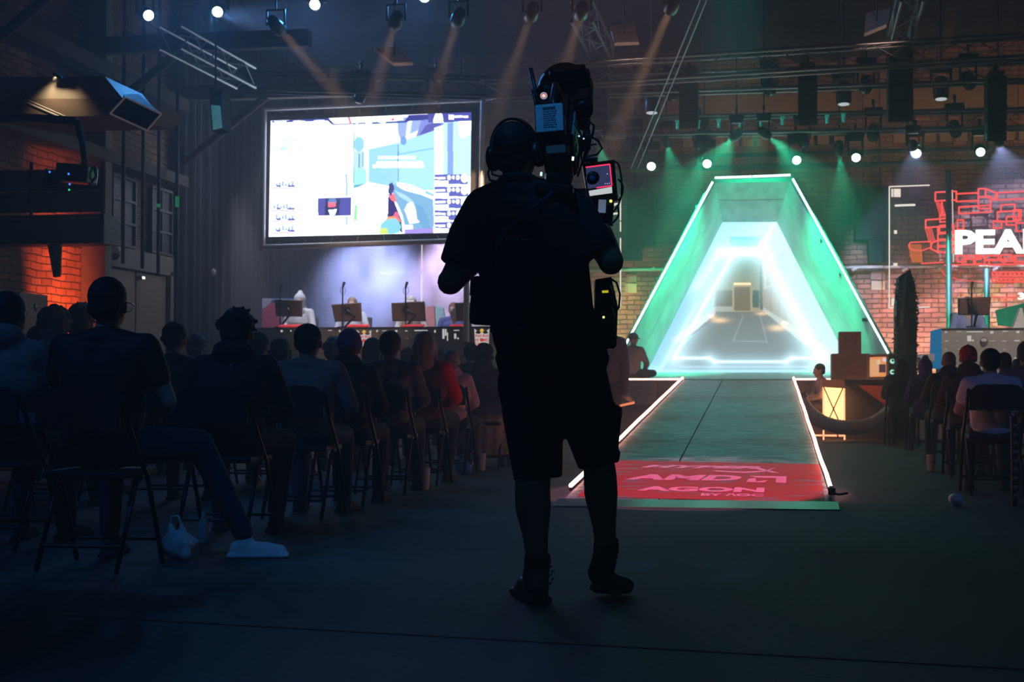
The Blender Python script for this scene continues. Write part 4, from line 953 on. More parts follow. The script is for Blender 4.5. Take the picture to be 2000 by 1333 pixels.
# desks
deskm = mat('desk_front_grey', (.16, .16, .155), .6, var=.1); deskm2 = mat('desk_front_taupe', (.42, .38, .33), .6, var=.08)
mark_w = emis('mark_white', (.85, .83, .78), .8, 'NONE')
DKY = 24.6
def desk(lab, x0, x1, yt, yb, m, marks, side=None):
    p, q = at(x0, yb, DKY), at(x1, yt, DKY)
    t = thing('player_desk', lab, 'desk', ((p.x + q.x) / 2, DKY, STG))
    h = at((x0 + x1) / 2, yt, DKY).z
    WB().box(((p.x + q.x) / 2, DKY + .02, (STG + h) / 2 + .0), (q.x - p.x, .04, h - STG)).build('front_panel', m, t)
    WB().box(((p.x + q.x) / 2, DKY + .45, h - .01), (q.x - p.x, .9, .035)).build('desk_top', mat('desk_top_black', (.05, .05, .05), .4), t)
    for x in (p.x + .03, q.x - .03): WB().box((x, DKY + .45, (STG + h) / 2), (.04, .8, h - STG - .04)).build('side_panel', m, t)
    b = WB()
    for (x0_, y0_, x1_, y1_) in marks: b.prism([at(x0_, y0_, DKY - .006), at(x1_, y0_, DKY - .006), at(x1_, y1_, DKY - .006), at(x0_, y1_, DKY - .006)], (0, .004, 0))
    b.build('marking', mark_w, t)
    return t
mk = [(548, 645, 552, 649), (567, 645, 569, 648), (622, 645, 625, 649), (641, 645, 648, 646.5), (662, 645, 665, 649), (735, 645, 738, 649), (746, 646, 758, 647), (772, 645, 776, 649), (791, 646, 796, 647.5), (809, 645, 835, 647), (848, 645, 851, 650), (886, 645, 897, 646.5), (864, 643, 868, 662), (869, 643, 872, 656), (873, 650, 875, 666), (887, 652, 891, 662), (893, 660, 896, 663), (640, 661, 642, 662), (792, 661, 793, 662), (796, 661, 797, 662)]
dl = desk('long dark grey player desk with drinks logos on its front, behind the left audience', 497, 962, 640, 742, deskm, mk)
mk2 = [(1845, 648, 1850, 650), (1868, 648, 1878, 649), (1888, 647.5, 1920, 649.5), (1934, 647, 1940, 652), (1958, 647, 1968, 648.5), (1985, 647, 1991, 651), (1889, 656, 1897, 667), (1898, 664, 1902, 667), (1845, 666, 1852, 667), (1868, 666, 1871, 667), (1933, 666, 1943, 667), (1958, 666, 1966, 667), (1981, 665, 1992, 667), (1845, 682, 1849, 683), (1870, 682, 1876, 683), (1960, 682, 1964, 683), (1981, 699, 1990, 701)]
dr_ = desk('taupe player desk with small white markings at the right edge of the stage', 1838, 2090, 642, 706, deskm2, mk2)
WB().prism([at(1828, 644, DKY - .02), at(1839, 642, DKY - .02), at(1839, 720, DKY - .02), at(1826, 720, DKY - .02)], (0, .8, 0)).build('blue_lit_side', emis('blue_lit_glow', (.02, .22, .48), .75), dr_)  # blue-lit side of the desk, its blue light put in as glow
b = WB(); b.ball(at(1921.5, 668, DKY - .005), (.062, .008, .075), 16); b.build('emblem', mat('emblem_brown', (.14, .10, .08), .5), dr_)
b = WB(); b.ball(at(1921.5, 665, DKY - .012), (.045, .008, .03), 14); b.build('emblem_visor', mat('emblem_white', (.75, .72, .7), .5), dr_)
WB().prism([at(1790, 692, DKY - .1), at(1825, 691, DKY - .1), at(1825, 707, DKY - .1), at(1792, 707, DKY - .1)], (0, .1, 0)).build('low_panel', mat('low_panel_grey', (.5, .5, .5), .6), dr_)
# drinks logos on the desk front
def logo(px, py, s):
    Yl = DKY - .01; t = dl
    def Q(x, y, d=0): return at(px + x * s, py + y * s, Yl - d)
    wm = emis('logo_white', (.90, .86, .80), .75, 'NONE'); rmm = emis('logo_red', (.85, .06, .07), .8, 'NONE'); ym = emis('logo_yellow', (1, .62, .10), .9, 'NONE')
    L = thing('drinks_logo', None, None)
    bpy.data.objects.remove(L)
    b = WB(); b.prism([Q(-14, -12), Q(-9, -8), Q(9, -8), Q(14, -12), Q(13, 8), Q(12, 24), Q(6, 22), Q(0, 25), Q(-6, 22), Q(-11, 24), Q(-13, 8)], (0, .004, 0)); g_ = b.build('logo_plate', wm, t)
    b = MB(); b.ball(Q(0, -8, .006), (.030 * s, .003, .034 * s), 14); b.build('logo_sun', ym, g_, origin=t.location)
    for sg in (-1, 1):
        b = MB(); b.prism([Q(sg * 1.5, -5, .01), Q(sg * 4, -8, .01), Q(sg * 9, -8, .01), Q(sg * 12, -5, .01), Q(sg * 10, -3, .01), Q(sg * 5, -2, .01)], (0, .003, 0)); b.build('logo_bull', mat('logo_dark_red', (.25, .06, .05), .6), g_, origin=t.location)
    b = MB(); text_quad(b, 'Red Bull', Q(-12, 3.5, .012), Q(12, 3.5, .012), Q(-12, -1.5, .012), (0, 0, 0), 0, .03); text_quad(b, 'H   ME', Q(-12, 12, .012), Q(12, 12, .012), Q(-12, 6, .012), (0, 0, 0), 0, .03); text_quad(b, 'GROUND', Q(-12, 20, .012), Q(12, 20, .012), Q(-12, 14, .012), (0, 0, 0), 0, .03); b.build('logo_lettering', rmm, g_, origin=t.location)
    b = MB(); b.prism([Q(-4, 6, .014), Q(2, 6, .014), Q(3, 9, .014), Q(1, 12, .014), Q(-3, 12, .014)], (0, .003, 0)); b.build('logo_shield', rmm, g_, origin=t.location)
spot((-5.5, 19.5, 5.0), at(700, 610, DKY + .3), 800, (1, .58, .34), 24, .9, .05, 'added_monitor_key')  # unseen warm spot added to light the monitor backs
logo(711, 657, 1.0); logo(941, 655, 1.05)
# monitors seen from behind, desk microphones
monm = mat('monitor_back', (.15, .10, .08), .4, .1, .2)
def monitor(pts, arm, lab, m=monm, emb=False, grp='monitors on the stage desks'):
    MYm = DKY + .35; ps = [at(*p, MYm) for p in pts]; c = Vector((sum(p.x for p in ps) / 4, MYm, min(p.z for p in ps)))
    t = thing('gaming_monitor', lab, 'monitor', c, 0, grp)
    ins = [p.lerp(c + Vector((0, 0, (ps[0].z - ps[3].z) * .55)), .10) + Vector((0, -.045, 0)) for p in ps]
    b = WB(); b.prism([p for p in ps], (0, .02, 0)); b.add(ps + ins, [(0, 1, 5, 4), (1, 2, 6, 5), (2, 3, 7, 6), (3, 0, 4, 7), (4, 5, 6, 7)]); b.build('back_shell', m, t)
    b = WB(); b.prism([p + Vector((0, .022, 0)) for p in ps], (0, .006, 0)); b.build('display', emis('monitor_glow', (.65, .75, 1), 1.2), t)
    a = [at(x, y, MYm - .1) for x, y in arm]; b = WB(); b.tube(a, .02, 8); b.build('monitor_arm', dark, t)
    b = WB(); b.box(at(arm[0][0], arm[0][1], MYm - .07), (.1, .05, .1)); b.build('mount_plate', dark, t)
monitor([(536, 584), (591, 587), (590, 619), (539, 619)], [(562, 602), (568, 612), (551, 634)], 'brown-lit back of the first monitor from the left on the long desk')
monitor([(647, 595), (705, 591), (707, 628), (654, 629)], [(678, 606), (693, 618), (673, 640)], 'brown-lit back of the second monitor from the left on the long desk')
monitor([(764, 592), (829, 589), (832, 628), (766, 628)], [(791, 604), (812, 616), (793, 638)], 'brown-lit back of the third monitor from the left on the long desk')
monitor([(888, 592), (940, 590), (940, 628), (890, 628)], [(915, 606), (922, 618), (918, 640)], 'brown-lit back of the monitor behind the support pole on the long desk')
monitor([(1871, 583), (1936, 580), (1932, 616), (1871, 616)], [(1902, 600), (1908, 612), (1902, 640)], 'dark back of the monitor on the right-hand taupe desk', mat('monitor_back_red', (.12, .06, .05), .4))
def mic(px, yt, yb, lab):
    Ym = DKY + .2; a, c = at(px, yb, Ym), at(px, yt, Ym)
    t = thing('microphone_stand', lab, 'microphone', a, 0, 'microphone stands on the stage desks')
    WB().cyl(a, (a.x, a.y, c.z), .012, n=8).build('stand_pole', dark, t); WB().cyl(a, a + Vector((0, 0, .02)), .09, n=14).build('base', dark, t)
    WB().cyl((a.x, a.y, c.z), (a.x + .02, a.y + .03, c.z + .09), .016, .022, n=10).build('capsule', black, t); WB().tube([Vector((a.x, a.y, c.z - .05)) + Vector((.05 * math.cos(k * .8), .02, .06 * math.sin(k * .8))) for k in range(9)], .005, 5).build('shock_mount', dark, t)
mic(547, 566, 641, 'thin microphone stand before the first monitor from the left'); mic(669, 562, 641, 'thin microphone stand before the second monitor from the left'); mic(792, 562, 641, 'thin microphone stand before the third monitor from the left'); mic(1898, 562, 640, 'thin microphone stand before the monitor on the right-hand desk')
# printed backdrop at far left of the stage, cap and chairs behind the desk
bk = thing('stage_banner', 'blue and maroon printed banner at the left end of the stage', 'banner', at(528, 742, 26.2))
WB().prism([at(512, 583, 26.2), at(573, 583, 26.2), at(573, 742, 26.2), at(512, 742, 26.2)], (0, .04, 0)).build('banner_cloth', mat('banner_grey', (.30, .30, .42), .7), bk)
for (pts, c_, nm) in ((((512, 605), (530, 590), (548, 600), (550, 655), (512, 655)), (.35, .05, .12), 'banner_red'), (((530, 583), (573, 583), (560, 640), (548, 600)), (.06, .16, .55), 'banner_blue')):
    WB().prism([at(*p, 26.18) for p in pts], (0, .008, 0)).build('printed_shape', mat(nm, c_, .7), bk)
for (pts, c_, lab, nm) in ((((828, 600), (848, 598), (850, 642), (826, 642)), (.80, .35, .40), 'pale pink gaming chair back behind the third monitor', 'seat_pink'), (((848, 598), (866, 602), (870, 642), (850, 642)), (.45, .70, .80), 'pale blue chair back left of the fourth player', 'seat_blue'),
        (((1945, 606), (2010, 590), (2010, 642), (1950, 636)), (.02, .55, .28), 'bright green chair back behind the right-hand desk', 'seat_green')):
    yc_ = DKY + (2.1 if 'blue' in lab else 1.5); t = thing('chair', lab, 'chair', at((pts[0][0] + pts[1][0]) / 2, 742, yc_)); ps = [at(*p, yc_) for p in pts]
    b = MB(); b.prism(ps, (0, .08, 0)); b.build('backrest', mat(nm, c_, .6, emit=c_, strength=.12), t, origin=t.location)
    MB().cyl((0, .1, .02), (0, .1, .42), .03).build('gas_post', dark, t); MB().box((0, .05, .45), (.5, .45, .08), bev=.02).build('seat', dark, t)
    for k in range(5): a_ = k * 2 * PI / 5; MB().cyl((0, .1, .06), (.28 * math.cos(a_), .1 + .28 * math.sin(a_), .03), .02).build('leg', dark, t)
cn = thing('white_cone', 'pale white pointed shape standing before the green chair at the right edge', 'set piece', at(1990, 642, DKY + .4))
WB().prism([at(1993, 602, DKY + .4), at(1997, 602, DKY + .4), at(2004, 642, DKY + .4), at(1978, 642, DKY + .4)], (0, .2, 0)).build('body', mat('soft_white', (.8, .8, .74), .6), cn)

# ---------------------------------------------------------------- back wall: pipe, plates, black hung panels, led mesh graphics
YP = 30.6
pip = thing('wall_pipe', 'long pale pipe running along the brick wall behind the tunnel', 'pipe', at(1475, 525, YP))
pm = mat('pale_pipe', (.78, .62, .46), .4)
WB().cyl(at(742, 533, YP), Vector((9, YP, at(1475, 524.5, YP).z)), .032, n=10).build('pipe_run', pm, pip)
for px in (1278, 1674, 1772, 1838, 1948): WB().cyl(at(px, 523, YP - .03), at(px - 10, 529, YP - .03), .03, n=8).build('pipe_clip', pm, pip)
for (pts, w) in ((((1222, 536), (1244, 536), (1244, 552), (1222, 552)), 'upper outline plate left of the tunnel'), (((1221, 554), (1244, 554), (1244, 573), (1221, 573)), 'pale yellow plate left of the tunnel'), (((1701, 530), (1728, 530), (1728, 547), (1701, 547)), 'upper brown plate right of the tunnel'), (((1702, 549), (1728, 549), (1728, 567), (1702, 567)), 'pale yellow plate right of the tunnel')):
    pale = 'yellow' in w; solo(MB().prism([at(*p, YB - .06) for p in pts], (0, .06, 0)), 'wall_plate', mat('plate_yellow', (.50, .42, .22), .6) if pale else mat('plate_brown', (.32, .19, .13), .7), 'small square plate on the brick wall, ' + w, 'plate')
for (pts, w) in ((((1225, 372), (1279, 372), (1279, 480), (1225, 480)), 'upper black sound panel hanging left of the tunnel'), (((1212, 481), (1253, 481), (1253, 508), (1212, 508)), 'lower black sound panel stepping down left of the tunnel'), (((1671, 368), (1735, 362), (1740, 468), (1671, 468)), 'upper black sound panel hanging right of the tunnel'), (((1696, 470), (1736, 470), (1736, 512), (1698, 514)), 'lower black sound panel stepping down right of the tunnel')):
    Yq = YB - .4; ps = [at(*p, Yq) for p in pts]; t = thing('sound_panel', w, 'panel', ps[3]); WB().prism(ps, (0, .25, 0)).build('panel_body', mat('felt_black', (.02, .025, .024), .9), t)
    if 'upper' in w:
        WB().cyl((ps[0].x + .15, Yq + .1, ps[0].z), (ps[0].x + .15, Yq + .1, 7.0), .01, n=6).build('hanging_wire', dark, t); WB().cyl((ps[1].x - .15, Yq + .1, ps[1].z), (ps[1].x - .15, Yq + .1, 7.0), .01, n=6).build('hanging_wire', dark, t)
    else: WB().box(((ps[0].x + ps[1].x) / 2, Yq + .325, (ps[0].z + ps[2].z) / 2), (.1, .15, .1)).build('wall_bracket', dark, t)
for (px, y0, y1, w) in ((1855, 333, 742, 'left of the player monitor'), (1929, 525, 742, 'behind the player monitor')):
    p = at(px, 742, 28.6); t = thing('upright_pole', 'pale bluish upright pole before the brick wall at right, ' + w, 'pole', Vector((p.x, 28.6, STG)))
    WB().cyl((p.x, 28.6, STG), (p.x, 28.6, at(px, y0, 28.6).z), .05, n=12).build('pole_tube', mat('bluish_pole', (.16, .18, .21), .35, .5), t); WB().lathe((p.x, 28.6, STG), (0, 0, 1), [(0, .25), (.02, .25), (.03, .07)], 16).build('base_plate', dark, t)
GYp = 28.9
wl = emis('graphic_white', (1.0, .88, .74), 1.25, 'NONE'); rl = emis('graphic_red', (1.0, .085, .07), 1.7, 'NONE'); wt = emis('graphic_letter', (1.0, .96, .88), 2.6, 'NONE'); ol = emis('graphic_orange', (1, .20, .04), .9, 'NONE')
gz = mat('mesh_wire', (.05, .05, .05), .5)
gs = thing('led_mesh_screen', 'see-through led screen with white letters and red block crown at the right edge', 'screen', at(1900, 606, GYp))
def G(px, py, d=0.0): return at(px, py, GYp - d)
def gline(b, pts, w=1.6, closed=False):
    r = w / 2 / F_PX * GYp; n_ = len(pts)
    for i in range(n_ if closed else n_ - 1): 
        b.cyl(G(*pts[i]), G(*pts[(i + 1) % n_]), r, n=5)
    for p in pts: b.ball(G(*p), r, 6)
b = WB()
for L in ([(1815, 362), (1737, 365), (1737, 602), (1757, 602)], [(1788, 601), (1815, 600)]): gline(b, L, 2.6)
gline(b, [(1749, 402), (1786, 400.5)], 4.5)
for (x0, y0, x1, y1) in ((1741, 369, 1759, 385), (1745, 450, 1752, 457), (1745, 514, 1753, 520), (1741, 583, 1749, 597), (1849, 586, 1860, 597)): b.prism([G(x0, y0), G(x1, y0), G(x1, y1), G(x0, y1)], (0, .01, 0))
b.build('bracket_graphic', wl, gs)
b = WB(); text_quad(b, 'PEARL', G(1865, 497, .03), G(2086, 494.5, .03), G(1865, 449.5, .03), (0, 0, 0), 0, .045)
b.build('lettering', wt, gs)
b = WB(); text_quad(b, '3 - 2', G(1988, 586, .03), G(2040, 585, .03), G(1988, 572, .03), (0, 0, 0), 0, .04); b.build('score_lettering', wt, gs)
b = WB()
def bx(x0, y0, x1, y1, sk=0, dx=0, dy=0): gline(b, [(x0, y0), (x1, y0 + sk), (x1 + dx, y1 + sk), (x0 + dx, y1)], 3.2, True)
bx(1827, 376, 1868, 393, -2); bx(1868, 379, 1911, 394, -2); bx(1911, 369, 1925, 385); bx(1947, 377, 2012, 391, -3); gline(b, [(1925, 369), (1945, 377), (1945, 391), (1925, 384)], 3.2); bx(1911, 385, 1935, 408, -1)
bx(1873, 405, 1935, 418, -4); bx(1955, 401, 1982, 414, -2); bx(1948, 414, 1990, 434, -2); bx(1836, 420, 1852, 434, -1); bx(1808, 430, 1850, 445, -3); bx(1980, 410, 1994, 430); bx(1840, 392, 1853, 420); bx(1835, 441, 1862, 455, -2)
for k in range(4): bx(1832, 444 + k * 13, 1863, 455 + k * 13, -1); 
for k in range(5): gline(b, [(1828 + k * 3, 394 + k), (1836 + k * 3, 422 + k)], 1.5); gline(b, [(1807 + k * 3, 446), (1815 + k * 3, 474)], 1.5)
gline(b, [(1778, 474), (1818, 472), (1818, 484), (1800, 490), (1780, 488), (1776, 480)], 2.4, True); gline(b, [(1820, 476), (1830, 470), (1858, 470), (1858, 494), (1830, 492), (1818, 486)], 3, True)
for (x0, y0, x1, y1) in ((1870, 500, 1886, 512), (1890, 500, 1916, 506), (1880, 506, 1902, 517), (1905, 503, 1923, 516), (1925, 500, 1950, 509), (1932, 507, 1960, 518), (1955, 498, 1976, 511), (1962, 505, 1985, 517), (1980, 500, 2004, 512), (1870, 430, 1882, 448), (1940, 432, 1956, 446), (1966, 424, 1985, 440), (1985, 436, 2004, 452)): bx(x0, y0, x1, y1)
gline(b, [(1800, 515), (1842, 513)], 2.5); gline(b, [(1845, 518), (2010, 516)], 3)
gline(b, [(1838, 528), (1848, 540), (1880, 548), (1930, 553)], 1.5); gline(b, [(1936, 580), (1990, 582)], 2)
for k in range(16): x_ = 1938 + (k % 8) * 9; y_ = 532 + (k // 8) * 12; bx(x_, y_, x_ + 7, y_ + 7)
b.build('crown_graphic', rl, gs)
b = WB()
for k in range(9): gline(b, [(1774 + k * 3, 478), (1782 + k * 2.4, 512)], 2.0)
gline(b, [(1776, 500), (1800, 500)], 2); b.build('orange_graphic', ol, gs)
b = WB()
for px in range(1850, 1864, 5): gline(b, [(px, 372), (px + 2, 512)], 1.6)
b.build('seam_graphic', emis('graphic_seam', (1, .80, .70), 1.4, 'NONE'), gs)
b = WB()
for k in range(30): x_ = 1738 + k * 12; b.cyl(G(x_, 362, -.03), G(x_, 603, -.03), .003, n=4)
b.build('mesh_wires', gz, gs)
gs2 = thing('led_mesh_screen', 'see-through led screen with white bracket lines behind the left desk and cameraman', 'screen', at(1000, 606, GYp))
b = WB(); gline(b, [(1212, 382), (1212, 430)], 2.6); gline(b, [(1212, 434), (1212, 452)], 2.6); gline(b, [(1212, 466), (1212, 598)], 2.6); gline(b, [(1197, 418), (1208, 417)], 4); gline(b, [(1199, 400), (1206, 399)], 5); gline(b, [(824, 456), (824, 526)], 2.6); gline(b, [(823.5, 535), (823, 606)], 2.6); b.build('bracket_graphic', wl, gs2)
b = WB(); b.prism([G(853, 494), G(878, 492), G(876, 512), G(866, 524), G(858, 518)], (0, .01, 0)); b.build('emblem', emis('emblem_red', (.9, .16, .16), .6, 'NONE'), gs2)
for g_, xs_ in ((gs, (1745, 1990)), (gs2, (1205, 826))):
    for x_ in xs_: a_ = G(x_, 362); WB().cyl(Vector((a_.x, GYp, G(x_, 470).z)), (a_.x, GYp, 7.72), .006, n=5).build('hanging_wire', gz, g_)
# drifting smoke behind the players
sm = bpy.data.materials.new('smoke'); sm.use_nodes = True; nt = sm.node_tree; nt.nodes.clear(); vsc = nd(nt, 'ShaderNodeVolumeScatter'); vsc.inputs['Anisotropy'].default_value = .3; oo = nd(nt, 'ShaderNodeOutputMaterial'); nt.links.new(vsc.outputs[0], oo.inputs['Volume'])
tcs = nd(nt, 'ShaderNodeTexCoord'); mps = nd(nt, 'ShaderNodeMapping'); mps.inputs['Location'].default_value = (0, 0, -1); mps.inputs['Scale'].default_value = (1 / 2.5, 1 / 1.7, 1 / 1.45); nt.links.new(tcs.outputs['Object'], mps.inputs[0])
grd = nd(nt, 'ShaderNodeTexGradient', gradient_type='SPHERICAL'); nt.links.new(mps.outputs[0], grd.inputs[0])
nzs = nd(nt, 'ShaderNodeTexNoise'); nzs.inputs['Scale'].default_value = 1.1; nzs.inputs['Detail'].default_value = 3; nt.links.new(tcs.outputs['Object'], nzs.inputs[0])
mr = nd(nt, 'ShaderNodeMapRange'); mr.inputs['From Min'].default_value = .35; mr.inputs['From Max'].default_value = .7; nt.links.new(nzs.outputs['Fac'], mr.inputs[0])
ml = nd(nt, 'ShaderNodeMath', operation='MULTIPLY'); nt.links.new(grd.outputs['Fac'], ml.inputs[0]); nt.links.new(mr.outputs[0], ml.inputs[1]); m2_ = nd(nt, 'ShaderNodeMath', operation='MULTIPLY'); m2_.inputs[1].default_value = 2.6; nt.links.new(ml.outputs[0], m2_.inputs[0]); nt.links.new(m2_.outputs[0], vsc.inputs['Density'])
b = MB(); b.ball((-6.3, 28.7, 2.35), (2.5, 1.7, 1.45), 24)
so = solo(b, 'smoke', sm, 'pale lavender smoke drifting between the players and the brick wall under the big screen', 'smoke', kind='stuff')
mps.inputs['Location'].default_value = (0, 0, -1)
for x_ in (-.5, 2.6, 5.6): spot((x_, 28.6, 5.6), (x_ + .2, 31, 6.2), 45, (1, .58, .32), 120, .9, .1, 'added_board_spot')  # unseen warm spots added to brighten the boards high on the wall
# real lamps for the wall: warm uplights on the stage floor behind the set, lavender back wash through the haze
for i, x in enumerate((-5.4, -2.6, 2.9, 4.6, 6.3)):
    t = thing('floor_uplight', 'low floor uplight behind the set washing the brick wall warm, ' + ('behind the long desk', 'just left of the tunnel', 'just right of the tunnel', 'behind the taupe desk', 'farthest right')[i], 'light', (x, 29.3, STG))
    MB().box((0, 0, .05), (.8, .16, .1), bev=.01).build('housing', dark, t); MB().box((0, .02, .105), (.72, .10, .01)).build('lens', emis('warm_lens', (1, .5, .3), 2, 'NONE'), t)
    spot((0, 0, .15), (0, 1.6, .45), (160, 620, 760, 860, 860)[i], (1, .43, .27), 104, .8, .2, 'uplight_lamp', t)
spot((-7.2, 29.6, 5.2), (-7.4, 27.4, 1.0), 6500, (.40, .46, 1.0), 50, 1.0, .1, 'back_wash_lavender')
spot((-5.7, 29.6, 4.6), (-5.9, 27.6, 1.0), 4200, (.72, .55, 1.0), 46, 1.0, .1, 'back_wash_lavender')
spot((-8.0, 25.15, 5.3), (-7.8, 26.0, 1.3), 700, (.85, .88, 1.0), 75, .8, .1, 'desk_key')
spot((-5.8, 25.15, 5.3), (-6.0, 26.0, 1.3), 600, (.85, .88, 1.0), 60, .8, .1, 'desk_key')
spot((-8.4, 23.2, 6.6), (2, 22.5, 4.4), 1400, (.20, .42, 1.0), 50, 1.0, .1, 'added_haze_spot')  # unseen blue spot added to light the haze below the ceiling
spot((4.2, 21.5, 5.4), (3.5, 24.6, 1.2), 900, (1.0, .86, .80), 45, .8, .1, 'desk_key')

# ================================================================== PEOPLE
class Blob:
    """tapered limbs and ellipsoids fused by voxel remesh into ONE continuous surface"""
    def __init__(s): s.b = MB()
    def limb(s, p0, r0, p1, r1, n=14):
        p0, p1 = Vector(p0), Vector(p1); s.b.cyl(p0, p1, r0, r1, n); s.b.ball(p0, r0, 12); s.b.ball(p1, r1, 12); return s
    def chain(s, pts, n=12):
        for (p, r), (q, t) in zip(pts, pts[1:]): s.limb(p, r, q, t, n)
        return s
    def ball(s, c, r, rot=None): s.b.ball(c, r, 16, rot=rot); return s
    def box(s, c, d, rot=None, bev=.01): s.b.box(c, d, rot, bev=bev); return s
    def mesh(s, voxel=.014, smooth=3, name='body'):
        me = bpy.data.meshes.new('t'); me.from_pydata([tuple(v) for v in s.b.v], [], s.b.f)
        o = bpy.data.objects.new('t', me); C.objects.link(o)
        r = o.modifiers.new('r', 'REMESH'); r.mode = 'VOXEL'; r.voxel_size = voxel; r.use_smooth_shade = True
        if smooth: k = o.modifiers.new('s', 'SMOOTH'); k.factor = .5; k.iterations = smooth
        dg = bpy.context.evaluated_depsgraph_get(); dg.update()
        out = bpy.data.meshes.new_from_object(o.evaluated_get(dg)); out.name = name
        out.polygons.foreach_set('use_smooth', [True] * len(out.polygons))
        C.objects.unlink(o); bpy.data.objects.remove(o); bpy.data.meshes.remove(me)
        return out
def part(name, me, m, parent, label=None):
    """one part; its mesh may be shared, its material is its own"""
    o = bpy.data.objects.new(name, me); C.objects.link(o); o.parent = parent
    if not me.materials: me.materials.append(None)
    o.material_slots[0].link = 'OBJECT'; o.material_slots[0].material = m
    if label: o['label'] = label
    return o
def V(*a): return Vector(a)
def hand(bl, wrist, fdir, palm_n, s=1.0, curl=.5, thumb=1, r=.0095):
    """palm, four unequal bent fingers and a thumb leaving the side of the palm"""
    f = Vector(fdir).normalized(); nrm = Vector(palm_n); nrm = (nrm - f * nrm.dot(f)).normalized(); sd = f.cross(nrm).normalized() * thumb
    w = Vector(wrist); kn = w + f * .085 * s
    bl.limb(w, .026 * s, w + f * .03 * s, .03 * s)
    for k, off in enumerate((.032, .011, -.011, -.031)): bl.limb(w + f * .02 * s + sd * off * s * .7, .016 * s, kn + sd * off * s, .014 * s, 8)
    for k, (off, L) in enumerate(((.032, .068), (.011, .078), (-.011, .072), (-.031, .056))):
        p = kn + sd * off * s; a = 0; seg = (L * .45, L * .32, L * .23)
        for j, sl in enumerate(seg):
            a += curl * (.75, 1.0, .7)[j]; d = f * math.cos(a) + nrm * math.sin(a); q = p + d * sl * s
            bl.limb(p, r * s * (1.0 - .1 * j), q, r * s * (.92 - .1 * j), 8); p = q
    p = w + f * .025 * s + sd * .028 * s; q = p + (f * .6 + sd * .8 + nrm * .35).normalized() * .038 * s; t = q + (f * .85 + sd * .25 + nrm * .5).normalized() * .034 * s
    bl.limb(p, .015 * s, q, .0125 * s, 8); bl.limb(q, .012 * s, t, .010 * s, 8)
def head_blob(bl, c, R, k=1.0):
    """skull, jaw, nose, brows, lips, ears about centre c, facing R @ +Y"""
    def T(x, y, z): return Vector(c) + R @ (V(x, y, z) * k)
    e = R.to_euler()
    bl.ball(T(0, -.012, .025), (.076 * k, .095 * k, .092 * k), e); bl.ball(T(0, .025, -.03), (.062 * k, .068 * k, .078 * k), e)
    bl.ball(T(0, .062, -.082), (.03 * k, .026 * k, .024 * k), e)
    bl.limb(T(0, .088, .012), .010 * k, T(0, .112, -.022), .014 * k, 8)
    bl.limb(T(-.034, .082, .026), .012 * k, T(.034, .082, .026), .012 * k, 8)
    bl.limb(T(-.018, .090, -.052), .008 * k, T(.018, .090, -.052), .008 * k, 8)
    for s in (-1, 1): bl.ball(T(s * .080, -.002, -.012), (.011 * k, .02 * k, .032 * k), e); bl.ball(T(s * .032, .076, .006), .014 * k, e)

